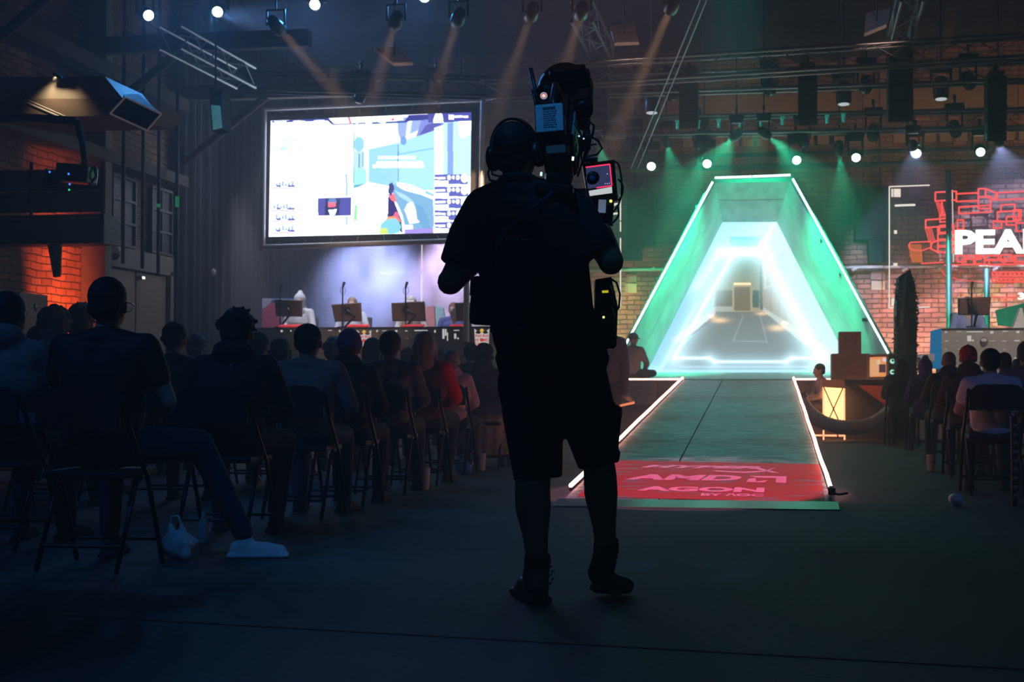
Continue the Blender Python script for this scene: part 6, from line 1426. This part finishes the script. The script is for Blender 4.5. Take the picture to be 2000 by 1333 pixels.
# ================================================================== CAMERAMAN AND HIS EQUIPMENT
HD = 6.12
def H(px, py, dy=0.0): return atd(px, py, HD + dy)
f0 = Vector((FWD.x, FWD.y, 0)).normalized(); r0 = RGT.copy(); z0 = Vector((0, 0, 1))
hb = atz(1110, 1172, 0); hero = thing('person', 'person in black polo and cargo shorts filming with a broadcast camera on his shoulder', 'person', hb)
def hpart(name, blob, voxel, sm, m, label=None):
    me = blob.mesh(voxel, sm); me.transform(Matrix.Translation(-hb)); return part(name, me, m, hero, label)
skn = mat('cameraman_skin', (.40, .24, .18), .6, var=.06); blk = mat('polo_black', (.016, .020, .026), .85, var=.3, scale=30, bump=.2); sho = mat('shorts_black', (.012, .012, .013), .9, var=.3, scale=24, bump=.2); bt = mat('boot_leather', (.012, .012, .013), .5, var=.3, bump=.2)
hyaw = YAW - .38
HR = Euler((.16, -.04, hyaw)).to_matrix(); hc = H(1007, 299)
shL, shR = H(945, 404, .0), H(1122, 408, .02)
elL, elR = H(879, 551, -.03), H(1193, 512, -.02)
wrL, wrR = H(990, 455, .34), H(1163, 408, .26)
b = Blob(); head_blob(b, hc, HR, 1.05); b.limb(H(1012, 352, -.01), .060, hc + V(0, 0, -.06), .056); b.limb(H(1020, 392, 0), .075, H(1012, 350, -.01), .060)
b.limb(shL, .055, elL, .046); b.limb(elL, .052, elL.lerp(wrL, .35), .047); b.limb(elL.lerp(wrL, .35), .047, wrL, .028)
b.limb(shR, .055, elR, .046); b.limb(elR, .052, elR.lerp(wrR, .35), .047); b.limb(elR.lerp(wrR, .35), .047, wrR, .028)
hand(b, wrL, (H(1035, 400, .42) - wrL), r0, 1.0, .95, 1, .0095); hand(b, wrR, (H(1135, 370, .34) - wrR), -r0 - z0 * .3, 1.0, .85, -1, .0095)
b.limb(H(1020, 392), .08, shL, .05); b.limb(H(1020, 392), .08, shR, .05); b.chain([(H(1020, 400), .08), (H(1035, 480, .02), .085), (H(1055, 610, .02), .085), (H(1078, 700, .02), .085)])
b.chain([(H(1040, 740), .09), (H(1045, 910, -.02), .064), (H(1040, 950, -.05), .071), (H(1041, 990, -.06), .072), (H(1046, 1050, -.08), .050), (H(1050, 1108, -.09), .042), (H(1052, 1140, -.09), .040)])
b.chain([(H(1120, 740), .09), (H(1168, 890, .02), .062), (H(1172, 930, .04), .067), (H(1174, 965, .06), .068), (H(1180, 1025, .10), .049), (H(1184, 1078, .14), .041), (H(1184, 1110, .16), .038)])
hpart('body', b, .0085, 3, skn)
b = Blob(); b.ball(hc + HR @ V(0, -.022, .034), (.083, .098, .092), HR.to_euler()); b.ball(hc + HR @ V(0, -.055, -.02), (.074, .05, .06), HR.to_euler()); hpart('hair', b, .007, 2, mat('hair_dark', (.02, .016, .014), .7, scale=60, bump=.4))
# polo shirt
b = Blob()
for s in (-1, 1):
    o = r0 * (s * .085)
    b.limb(H(1030, 440) + o * 1.0, .128, H(1042, 520) + o * 1.12, .125); b.limb(H(1042, 520) + o * 1.12, .125, H(1058, 612) + o * 1.05, .118); b.limb(H(1058, 612) + o * 1.05, .118, H(1070, 665) + o * 1.15, .118)
b.limb(H(1030, 435) - r0 * .06, .135, shL + r0 * .035, .084); b.limb(H(1030, 435) + r0 * .06, .135, shR - r0 * .03, .09)
b.limb(shL, .076, H(1008, 372, -.01), .072); b.limb(shR, .08, H(1022, 375, -.01), .074); b.limb(H(1010, 358, -.01), .066, H(1012, 375, -.01), .08)
b.limb(H(950, 378, -.02), .035, H(934, 396, -.02), .04)
b.limb(shL, .079, H(912, 462, -.01), .076); b.b.cyl(H(912, 462, -.01), H(893, 520, -.02), .075, .073, 16)
b.limb(shR, .080, H(1152, 458, -.0), .074); b.b.cyl(H(1152, 458, 0), H(1176, 492, -.01), .074, .070, 16)
hpart('polo_shirt', b, .010, 4, blk)
b = Blob(); 
for k in range(13):
    a_ = k * 2 * PI / 12; p = H(1011, 350, -.01) + r0 * (.066 * math.cos(a_)) + f0 * (.066 * math.sin(a_)) + z0 * (-.010 - .016 * math.sin(a_)); q = H(1011, 350, -.01) + r0 * (.066 * math.cos(a_ + PI / 6)) + f0 * (.066 * math.sin(a_ + PI / 6)) + z0 * (-.010 - .016 * math.sin(a_ + PI / 6)); b.limb(p, .018, q, .018, 8)
hpart('collar', b, .008, 2, blk)
# cargo shorts
b = Blob(); b.ball(H(1078, 700), (.228, .155, .15)); b.b.lathe(H(1072, 668), (0, 0, 1), [(-.02, .185), (.03, .18)], 24)
b.b.v = b.b.v
b.limb(H(1030, 745), .122, H(1040, 800, -.01), .118); b.b.cyl(H(1040, 800, -.01), H(1051, 936, -.03), .122, .096, 20); b.limb(H(1128, 745), .124, H(1145, 800, .0), .114); b.b.cyl(H(1145, 800, 0), H(1170, 907, .02), .116, .084, 20)
b.box(H(1201, 840, .0), (.035, .13, .19), Euler((0, .10, YAW)).to_matrix(), .012); b.box(H(996, 830, -.02), (.03, .12, .18), Euler((0, -.06, YAW)).to_matrix(), .012)
b.box(H(1204, 806, .0), (.04, .14, .045), Euler((0, .10, YAW)).to_matrix(), .012); b.box(H(1205, 893, .02), (.02, .06, .05), Euler((0, .2, YAW)).to_matrix(), .008)
hpart('cargo_shorts', b, .009, 3, sho)
b = Blob()
for k in range(24):
    a_ = k * 2 * PI / 24; P = lambda a: H(1066, 645) + r0 * (.212 * math.cos(a)) + f0 * (.15 * math.sin(a)) + z0 * (-.008 * math.cos(a)); b.box(P(a_), (.058, .012, .04), Euler((0, 0, YAW + math.atan2(.15 * math.cos(a_), -.212 * math.sin(a_)))).to_matrix(), .003)
hpart('belt', b, .007, 1, mat('belt_black', (.015, .014, .013), .5))
# boots and socks
lf = atz(1046, 1177, 0); b = Blob(); tl = (atz(1016, 1160, 0) - lf); tl.z = 0; tl = tl.normalized()
b.limb(H(1050, 1100, -.09), .050, lf + V(0, 0, .10), .054); b.limb(lf + V(0, 0, .10), .052, lf + V(0, 0, .055) - tl * .015, .050); b.limb(lf + V(0, 0, .055), .048, lf + tl * .15 + V(0, 0, .045), .043); b.limb(lf + tl * .15 + V(0, 0, .045), .043, lf + tl * .20 + V(0, 0, .035), .035)
a_ = math.atan2(tl.y, tl.x) - PI / 2; b.box(lf + tl * .085 + V(0, 0, .015), (.105, .31, .03), Matrix.Rotation(a_, 3, 'Z'), .008)
hpart('boot', b, .008, 2, bt)
b = Blob(); tr = atz(1222, 1163, 0); hl_ = H(1170, 1128, .17); d_ = (tr - hl_); d_.z = 0; d_.normalize()
b.limb(H(1184, 1075, .14), .050, H(1178, 1105, .16), .052); b.limb(H(1178, 1105, .16), .050, hl_ + V(0, 0, .02), .048); b.limb(hl_ + V(0, 0, .012), .046, tr - d_ * .06 + V(0, 0, .05), .044); b.limb(tr - d_ * .06 + V(0, 0, .048), .044, tr + V(0, 0, .038), .036)
q_ = tr + V(0, 0, .012) ; h_ = hl_ - d_ * .02 + V(0, 0, -.045); b.limb(h_, .014, q_ - d_ * .03, .012); 
for o_ in (-.025, .025): n_ = V(-d_.y, d_.x, 0) * o_; b.limb(h_ + n_, .016, tr + n_ + V(0, 0, .015) - d_ * .03, .014)
hpart('boot', b, .008, 2, bt)
for (p, r1, p2, r2) in ((H(1050, 1082, -.09), .050, H(1050, 1104, -.09), .054), (H(1184, 1052, .13), .049, H(1184, 1080, .14), .053)):
    b = Blob(); b.b.cyl(p, p2, r1, r2, 18); hpart('sock', b, .007, 1, mat('sock_black', (.015, .015, .016), .95))
b = MB()
for k in range(5):
    p = H(1076 if k % 2 else 1072, 1110 + k * 8, -.10); b.cyl(p, p + r0 * .012 + z0 * .008, .004, n=6)
b.build('lace', mat('lace_grey', (.25, .25, .25), .7), hero, origin=hb)
# dark blue lanyard lines over the back
lan = mat('lanyard_blue', (.015, .04, .16), .7)
b = MB(); b.tube([H(968, 640, -.165), H(969, 560, -.175), H(970, 470, -.165), H(985, 450, -.165), H(1040, 408, -.15), H(1084, 372, -.10), H(1096, 358, -.04)], .007, 6); b.build('strap', lan, hero, origin=hb)
b = MB(); b.tube([H(1000, 655, -.165), H(1010, 648, -.165), H(1026, 634, -.165)], .006, 6); b.build('strap', lan, hero, origin=hb)
b = MB(); x = 975; rg_ = random.Random(2)
while x < 1030: w_ = rg_.uniform(3, 8); b.box(H(x + w_ / 2, 468, -.180), (w_ / 498, .004, .006), Euler((0, 0, YAW)).to_matrix()); x += w_ + 2.5
b.build('back_print', mat('print_grey', (.20, .22, .24), .7), hero, origin=hb)

# headset
hs = thing('headset', 'black headset with thin mouth microphone worn by the cameraman', 'headset', hc)
b = WB(); N = 20; pts = []
for k in range(N + 1):
    a_ = PI * k / N; pts.append(hc + HR @ V(.100 * math.cos(a_), -.008, .010 + .128 * math.sin(a_)))
for i, p in enumerate(pts[:-1]): 
    q = pts[i + 1]; n_ = (HR @ V(0, 1, 0)); up_ = (q - p).cross(n_).normalized()
    b.prism([p - n_ * .016, q - n_ * .016, q + n_ * .016, p + n_ * .016], up_ * .010)
b.build('head_band', mat('headset_black', (.02, .02, .022), .35), hs)
for s in (-1, 1):
    b = WB(); b.lathe(hc + HR @ V(s * .078, -.004, -.012), HR @ V(s, 0, 0), [(0, .046), (.012, .052), (.028, .050), (.036, .036), (.038, .02)], 22); ec = b.build('ear_cup', MATS['headset_black'], hs)
b = WB(); b.tube([hc + HR @ V(-.112, .0, -.03), hc + HR @ V(-.118, .03, -.075), hc + HR @ V(-.10, .085, -.09), hc + HR @ V(-.05, .125, -.075)], .0045, 8); b.ball(hc + HR @ V(-.05, .125, -.075), .011, 10); b.build('microphone_boom', MATS['headset_black'], hs)
b = WB(); b.tube([hc + HR @ V(-.11, -.02, -.05), H(953, 340, -.03), H(957, 352, -.05), H(972, 356, -.07), H(985, 350, -.08)], .0045, 8); b.build('cable', black, hs)

# broadcast camera
tilt = math.radians(32); roll = .12
O = H(1090, 302, .02); HOOD = H(1104, 184, .60); A = (HOOD - O).normalized(); HL = (HOOD - O).length; S0 = (r0 - A * r0.dot(A)).normalized(); U0 = S0.cross(A)
Uc = (U0 * math.cos(roll) - S0 * math.sin(roll)).normalized(); Sc = A.cross(Uc).normalized()
RC = Matrix((Sc, A, Uc)).transposed()
cm = thing('broadcast_camera', 'big shoulder broadcast camera with round lens hood and antennas, carried by the cameraman', 'camera', O)
cb_ = mat('camera_black', (.014, .015, .017), .38, .1, .2, 20, bump=.1); cg = mat('camera_side_grey', (.30, .36, .37), .5)
def K(x, y, z): return O + Sc * x + A * y + Uc * z
bdy = WB().box(K(0, .18, 0), (.125, .36, .20), RC, bev=.012).box(K(0, .18, .115), (.09, .30, .03), RC, bev=.006).box(K(-.005, .12, -.115), (.10, .20, .04), RC, bev=.01).build('camera_body', cb_, cm)
WB().box(K(.066, .14, .0), (.008, .30, .17), RC, bev=.002).build('side_panel', cg, bdy)
for (y, z) in ((.05, .05), (.05, 0), (.05, -.05)): WB().box(K(.071, y, z), (.006, .05, .02), RC).build('button', cb_, bdy)
RC2 = RC @ Euler((-.75, 0, 0)).to_matrix(); T0 = K(-.012, -.03, .150)
def KT(x, y, z): return T0 + RC2 @ V(x, y, z)
WB().box(KT(0, .0, 0), (.115, .075, .125), RC2, bev=.008).box(KT(0, .06, -.03), (.09, .08, .09), RC2, bev=.01).build('transmitter', cb_, cm)
WB().box(K(-.012, -.076, .150), (.100, .006, .098), RC).build('rear_label', mat('label_blue_grey', (.30, .52, .62), .45, emit=(.01, .10, .22), strength=.35), cm, ) if False else None
lbl = WB().box(KT(0, -.040, 0), (.106, .006, .110), RC2, bev=.002).build('rear_label', mat('label_pale', (.62, .72, .76), .45), cm)
b = WB(); rg_ = random.Random(9)
for k in range(9):
    z = .185 - k * .009; x = -.035
    while x < .012: w_ = rg_.uniform(.004, .012); b.box(KT(x + w_ / 2 + .012, -.0435, z - .15), (w_, .002, .004), RC2); x += w_ + .003
b.box(KT(0, -.0435, .042), (.05, .002, .006), RC2); b.build('lettering', mat('label_ink', (.08, .10, .14), .6), lbl)
WB().box(K(0, -.03, -.01), (.11, .07, .16), RC, bev=.012).build('battery', cb_, cm); WB().box(K(.0, -.068, .052), (.075, .006, .03), RC).build('display_strip', mat('strip_blue', (.08, .18, .30), .4, emit=(.01, .06, .14), strength=.25), cm)
WB().box(K(-.085, -.05, .045), (.052, .05, .032), RC, bev=.005).build('receiver', cb_, cm); WB().box(K(-.085, -.077, .045), (.045, .005, .022), RC).build('receiver_label', mat('label_lilac', (.55, .58, .80), .5), cm)
WB().tube([K(0, .02, .15), K(0, .06, .20), K(0, .24, .20), K(0, .30, .14)], .014, 10).build('top_handle', cb_, cm)
ln = WB().lathe(K(0, .36, .0), A, [(0, .058), (.04, .064), (.12, .066), (HL - .38, .070), (HL - .36, .060)], 26).build('lens_barrel', cb_, cm)
WB().lathe(K(0, HL - .06, .0), A, [(0, .070), (.02, .100), (.045, .118), (.12, .122), (.125, .115), (.06, .105)], 30).build('lens_hood', cb_, ln)
WB().box(K(.02, HL, .095), (.16, .08, .05), RC, bev=.02).box(K(.085, HL, .02), (.06, .08, .16), RC, bev=.02).build('hood_flap', cb_, ln)
WB().box(K(.085, .43, -.01), (.06, .14, .09), RC, bev=.02).build('servo_grip', cb_, cm)
vf = WB().box(K(.10, .34, .085), (.075, .12, .075), RC, bev=.015).lathe(K(.10, .28, .085), -A, [(0, .03), (.03, .036), (.05, .040), (.055, .03)], 18).build('viewfinder', cb_, cm)
WB().ball(K(-.05, .40, .11), .05, 14).box(K(-.05, .30, .10), (.06, .10, .05), RC, bev=.01).build('top_light', cb_, cm)
tp_ = H(1062, 187, .10); WB().lathe(tp_, -f0, [(0, .007), (.004, .006)], 14).build('tally_light', emis('tally_red_white', (1, .35, .28), 2.0, 'NONE'), cm)
b = WB(); b.tube([tp_ + r0 * (.012 * math.cos(k * PI / 8)) + z0 * (.012 * math.sin(k * PI / 8)) for k in range(17)], .003, 6); b.build('tally_ring', mat('ring_pale', (.6, .6, .65), .3, emit=(.5, .5, .6), strength=.5), cm)
for (a, c_, r_) in (((1036, 133), (1064, 262), .0085), ((1040, 176), (1055, 240), .0065)): WB().tube([H(*a, .02), H(*c_, .0)], r_, 8).build('antenna', cb_, cm)
for (px, py, nm, col, r_) in ((1119, 310, 'led_white', (.85, 1, 1), .006), (1057, 340, 'led_mint', (.5, 1, .85), .006)): WB().box(H(px, py, -.10), (r_ * 1.4, .004, r_ * 2.4), Euler((0, .1, YAW)).to_matrix()).build('status_light', emis(nm, col, 1.6, 'NONE'), cm)
# shoulder pad and pad arm
WB().box(H(1082, 372, .02), (.15, .26, .05), Euler((.1, .05, YAW)).to_matrix(), bev=.02).box(H(1090, 350, .02), (.10, .22, .06), Euler((.2, 0, YAW)).to_matrix(), bev=.01).build('shoulder_pad', cb_, cm)
# side monitor with its arm and receiver
mn = thing('camera_monitor', 'small on-board monitor with red-framed picture on the right of the broadcast camera', 'monitor', H(1172, 355, .12))
def Q(px, py, d=0.0): return H(px, py, .12 + d)
b = WB(); b.prism([Q(1137, 320), Q(1200, 312), Q(1207, 392), Q(1150, 400)], f0 * .04); b.build('housing', cb_, mn)
b = WB(); b.prism([Q(1144, 326, -.003), Q(1191, 320, -.003), Q(1195, 363, -.003), Q(1148, 369, -.003)], f0 * .003); b.build('display', emis('display_dim', (.035, .045, .12), .9), mn)
b = WB()
for (a, c_) in (((1144, 327), (1191, 321)), ((1191, 321), (1195, 363)), ((1195, 363), (1165, 367))): b.cyl(Q(*a, -.006), Q(*c_, -.006), .0026, n=6)
b.build('picture_outline', emis('outline_red', (1.0, .035, .12), 1.3, 'NONE'), mn)
b = WB(); b.prism([Q(1150, 373, -.004), Q(1195, 365, -.004), Q(1196, 377, -.004), Q(1152, 383, -.004)], f0 * .003); b.build('picture_bar', emis('bar_white', (.62, .68, .70), .9, 'NONE'), mn)
for (px, py) in ((1182, 359), (1186, 359), (1190, 358), (1186, 340)): WB().ball(Q(px, py, -.008), .002, 6).build('picture_mark', emis('mark_lilac', (.7, .6, 1), 1.2, 'NONE'), mn)
b = WB(); b.box(Q(1154, 313, 0), (.055, .03, .02), bev=.005); b.build('mount', cb_, mn)
ey = WB().lathe(H(1157, 350, -.0), -f0, [(0, .022), (.02, .026), (.05, .025), (.055, .018)], 20).build('eyecup', cb_, mn); WB().lathe(H(1157, 349, -.058), -f0, [(0, .012), (.002, .010)], 14).build('eyepiece_glass', mat('eyepiece_blue_gleam', (.05, .20, .40), .25), mn)  # blue gleam of the eyepiece painted into its glass colour
rb = WB().box(Q(1182, 412, .02), (.065, .05, .10), Euler((0, .08, YAW)).to_matrix(), bev=.008).build('receiver_box', cb_, mn)
WB().box(Q(1176, 403, -.012), (.030, .004, .052), Euler((0, .05, YAW)).to_matrix()).build('receiver_label', mat('label_lavender', (.55, .62, .78), .5, emit=(.3, .35, .5), strength=.35), mn)
WB().ball(Q(1193, 393, -.012), .006, 8).build('status_light', emis('led_yellow', (.9, 1.0, .15), 2.0, 'NONE'), mn)
for P_ in ([(1195, 315), (1207, 320), (1213, 345), (1214, 372), (1210, 395), (1198, 415)], [(1207, 350), (1216, 362), (1215, 380), (1207, 392)], [(1205, 400), (1208, 420), (1196, 436), (1188, 432)], [(1190, 425), (1188, 436), (1197, 441)], [(1140, 322), (1135, 300), (1150, 285), (1165, 282)]):
    pts = [Q(*p, -.01) for p in P_]; sm_ = []
    for i in range(len(pts) - 1):
        p_, q_ = pts[i], pts[i + 1]; a0 = pts[i - 1] if i else p_; a3 = pts[i + 2] if i + 2 < len(pts) else q_
        for k in range(5): t_ = k / 5; sm_.append(.5 * ((2 * p_) + (q_ - a0) * t_ + (2 * a0 - 5 * p_ + 4 * q_ - a3) * t_ * t_ + (3 * p_ - a0 - 3 * q_ + a3) * t_ ** 3))
    sm_.append(pts[-1]); WB().tube(sm_, .0042, 6).build('cable', black, mn)
for P_ in ([(1128, 270), (1145, 262), (1168, 275), (1176, 290), (1166, 302), (1146, 306), (1134, 325)], [(1138, 255), (1150, 236), (1160, 245), (1158, 262), (1146, 285), (1140, 312)], [(1150, 262), (1152, 290), (1138, 315), (1128, 345)], [(1122, 240), (1134, 262), (1132, 290), (1128, 330)]):
    WB().tube([H(*p, .02) for p in P_], .0048, 6).build('cable', black, cm)
WB().box(H(1140, 280, .03), (.04, .04, .06), RC, bev=.006).box(H(1146, 262, .03), (.03, .04, .03), RC, bev=.006).box(H(1150, 272, .02), (.025, .03, .04), bev=.006).build('connector', cb_, cm)
WB().ball(H(1131, 266, -.02), .004, 6).ball(H(1140, 271, -.02), .0035, 6).build('status_light', emis('led_ice', (.6, .85, 1), 1.0, 'NONE'), cm)
# packs on the belt
pk = thing('transmitter_pack', 'black transmitter pack with yellow label and small yellow light at the cameraman right hip', 'battery pack', H(1185, 680, -.03))
b = WB(); b.prism([H(1163, 546, -.09), H(1194, 541, -.09), H(1207, 600, -.09), H(1204, 676, -.09), H(1198, 682, -.09), H(1164, 680, -.09)], f0 * .12); b.build('pack_case', cb_, pk)
WB().box(H(1182, 570, -.093), (.024, .004, .009), Euler((0, -.05, YAW)).to_matrix()).build('yellow_label', emis('label_yellow', (.65, .60, .02), .8, 'NONE'), pk)
WB().ball(H(1179, 620, -.093), .0045, 8).build('status_light', emis('led_lime', (.8, 1.0, .25), 2.2, 'NONE'), pk)
for k in range(5):
    a = H(1192 + k * 2, 556 + k * 22, -.095); c_ = H(1201 + k * .8, 574 + k * 22, -.095); WB().cyl(a, c_, .004, n=6).build('vent_slat', mat('slat_pale', (.45, .55, .55), .4, .3), pk)
WB().tube([H(1193, 545, -.06), H(1204, 552, -.04), H(1211, 575, -.04), H(1209, 600, -.04), H(1204, 608, -.04)], .004, 6).build('cable', black, pk)
po = thing('belt_pouch', 'black pouch hanging at the left hip of the cameraman', 'pouch', H(945, 636, 0))
WB().box(H(947, 588, .0), (.112, .09, .19), Euler((0, .06, YAW)).to_matrix(), bev=.02).build('pouch_body', mat('pouch_nylon', (.016, .016, .018), .7, bump=.2), po)
WB().box(H(944, 562, -.045), (.105, .01, .07), Euler((0, .06, YAW)).to_matrix(), bev=.006).build('flap', MATS['pouch_nylon'], po); WB().tube([H(962, 500, .03), H(956, 530, .0), H(950, 545, 0)], .012, 6).build('pouch_strap', MATS['pouch_nylon'], po)

# ================================================================== THINGS ON THE FLOOR
cupm = mat('paper_cup', (.72, .66, .62), .6, var=.06); drk = mat('drink', (.05, .03, .02), .3)
def cup(px, pyb, h, lab):
    p = atz(px, pyb, 0); t = thing('paper_cup', lab, 'cup', p, 0, 'paper cups beside the aisle')
    MB().lathe((0, 0, .0), (0, 0, 1), [(0, .030), (.004, .031), (h - .004, .042), (h, .044), (h, .040), (.02, .030)], 20).build('cup_wall', cupm, t)
cup(830, 957, .17, 'tall white paper cup by the aisle, nearest of the three on the left'); cup(941, 920, .165, 'white paper cup beside the floral skirt'); cup(985, 908, .12, 'white paper cup farthest along, next to the shorts of the cameraman')
cup(1818, 921, .16, 'white paper cup standing among the feet on the right of the aisle')
p = atz(1866, 976, .045); t = thing('paper_cup', 'paper cup lying on its side with its round bottom showing, right of the aisle', 'cup', p, .1, 'paper cups beside the aisle'); MB().lathe((0, -.05, 0), (0, 1, 0), [(0, .044), (.005, .044), (.12, .034)], 20).build('cup_wall', cupm, t)
def bottle(px, pyb, h, r, m, cm_, lab, cat='bottle', name='plastic_bottle'):
    p = atz(px, pyb, 0); t = thing(name, lab, cat, p)
    MB().lathe((0, 0, 0), (0, 0, 1), [(0, r * .9), (.01, r), (h * .62, r), (h * .80, r * .45), (h * .92, r * .36)], 16).build('bottle_body', m, t); MB().cyl((0, 0, h * .92), (0, 0, h), r * .40).build('cap', cm_, t)
clear = mat('clear_plastic', (.35, .40, .44), .12, var=.1); bottle(398, 1062, .17, .032, clear, mat('cap_white', (.6, .6, .6), .4), 'small clear bottle between the white bag and the white sneaker')
bottle(1883, 958, .20, .033, clear, MATS['cap_white'], 'clear plastic bottle standing under the chairs right of the aisle'); bottle(919, 926, .19, .03, mat('bottle_dark', (.06, .05, .05), .15), mat('cap_orange', (.7, .2, .08), .4), 'dark bottle glinting orange beside the blue bag')
p = atz(874, 929, 0); t = thing('drink_can', 'drink can reflecting orange light left of the blue bag', 'can', p); MB().lathe((0, 0, 0), (0, 0, 1), [(0, .024), (.008, .030), (.11, .030), (.118, .026)], 18).build('can_body', mat('can_orange_reflection', (.75, .40, .20), .25, .8), t)  # orange reflection on the can put into its colour
def bag(px, pyb, w, h, m, lab, seed):
    p = atz(px, pyb, 0) + V(0, .08, 0); r_ = random.Random(seed); b = Blob()
    b.ball((0, 0, h * .38), (w * .42, w * .30, h * .38))
    for k in range(9): b.ball((r_.uniform(-.3, .3) * w, r_.uniform(-.2, .2) * w, h * r_.uniform(.12, .6)), (w * r_.uniform(.12, .22), w * .15, h * r_.uniform(.12, .25)), (r_.random(), r_.random(), r_.random()))
    b.limb((-w * .15, 0, h * .6), w * .14, (-w * .2, 0, h * .92), w * .05); b.limb((w * .15, 0, h * .6), w * .12, (w * .08, 0, h * .9), w * .05)
    me = b.mesh(.009, 1); t = thing('plastic_bag', lab, 'bag', p); part('bag_body', me, m, t)
    b = MB(); b.tube([(-w * .2, 0, h * .9), (-w * .15, 0, h * 1.1), (0, 0, h * 1.12), (w * .08, 0, h * .88)], .006, 6); b.build('bag_handle', m, t)
bag(335, 1098, .20, .19, mat('bag_white', (.62, .66, .70), .4, bump=.4), 'crumpled white plastic bag on the floor at left before the white sneaker', 4)
bag(902, 928, .19, .16, mat('bag_blue', (.05, .26, .60), .4, bump=.4), 'blue plastic bag on the floor beside the pink hooded top chair', 6)
p = atz(1981, 990, 0); t = thing('striped_post', 'thin black and white striped post at the right edge beside the aisle', 'post', p)
MB().cyl((0, 0, 0), (0, 0, .62), .020, n=12).build('post_core', black, t)
for k in range(9): MB().lathe((0, 0, .06 + k * .06), (.25, 0, 1), [(0, .0215), (.028, .0215)], 12).build('stripe', mat('stripe_grey', (.32, .28, .30), .6), t)
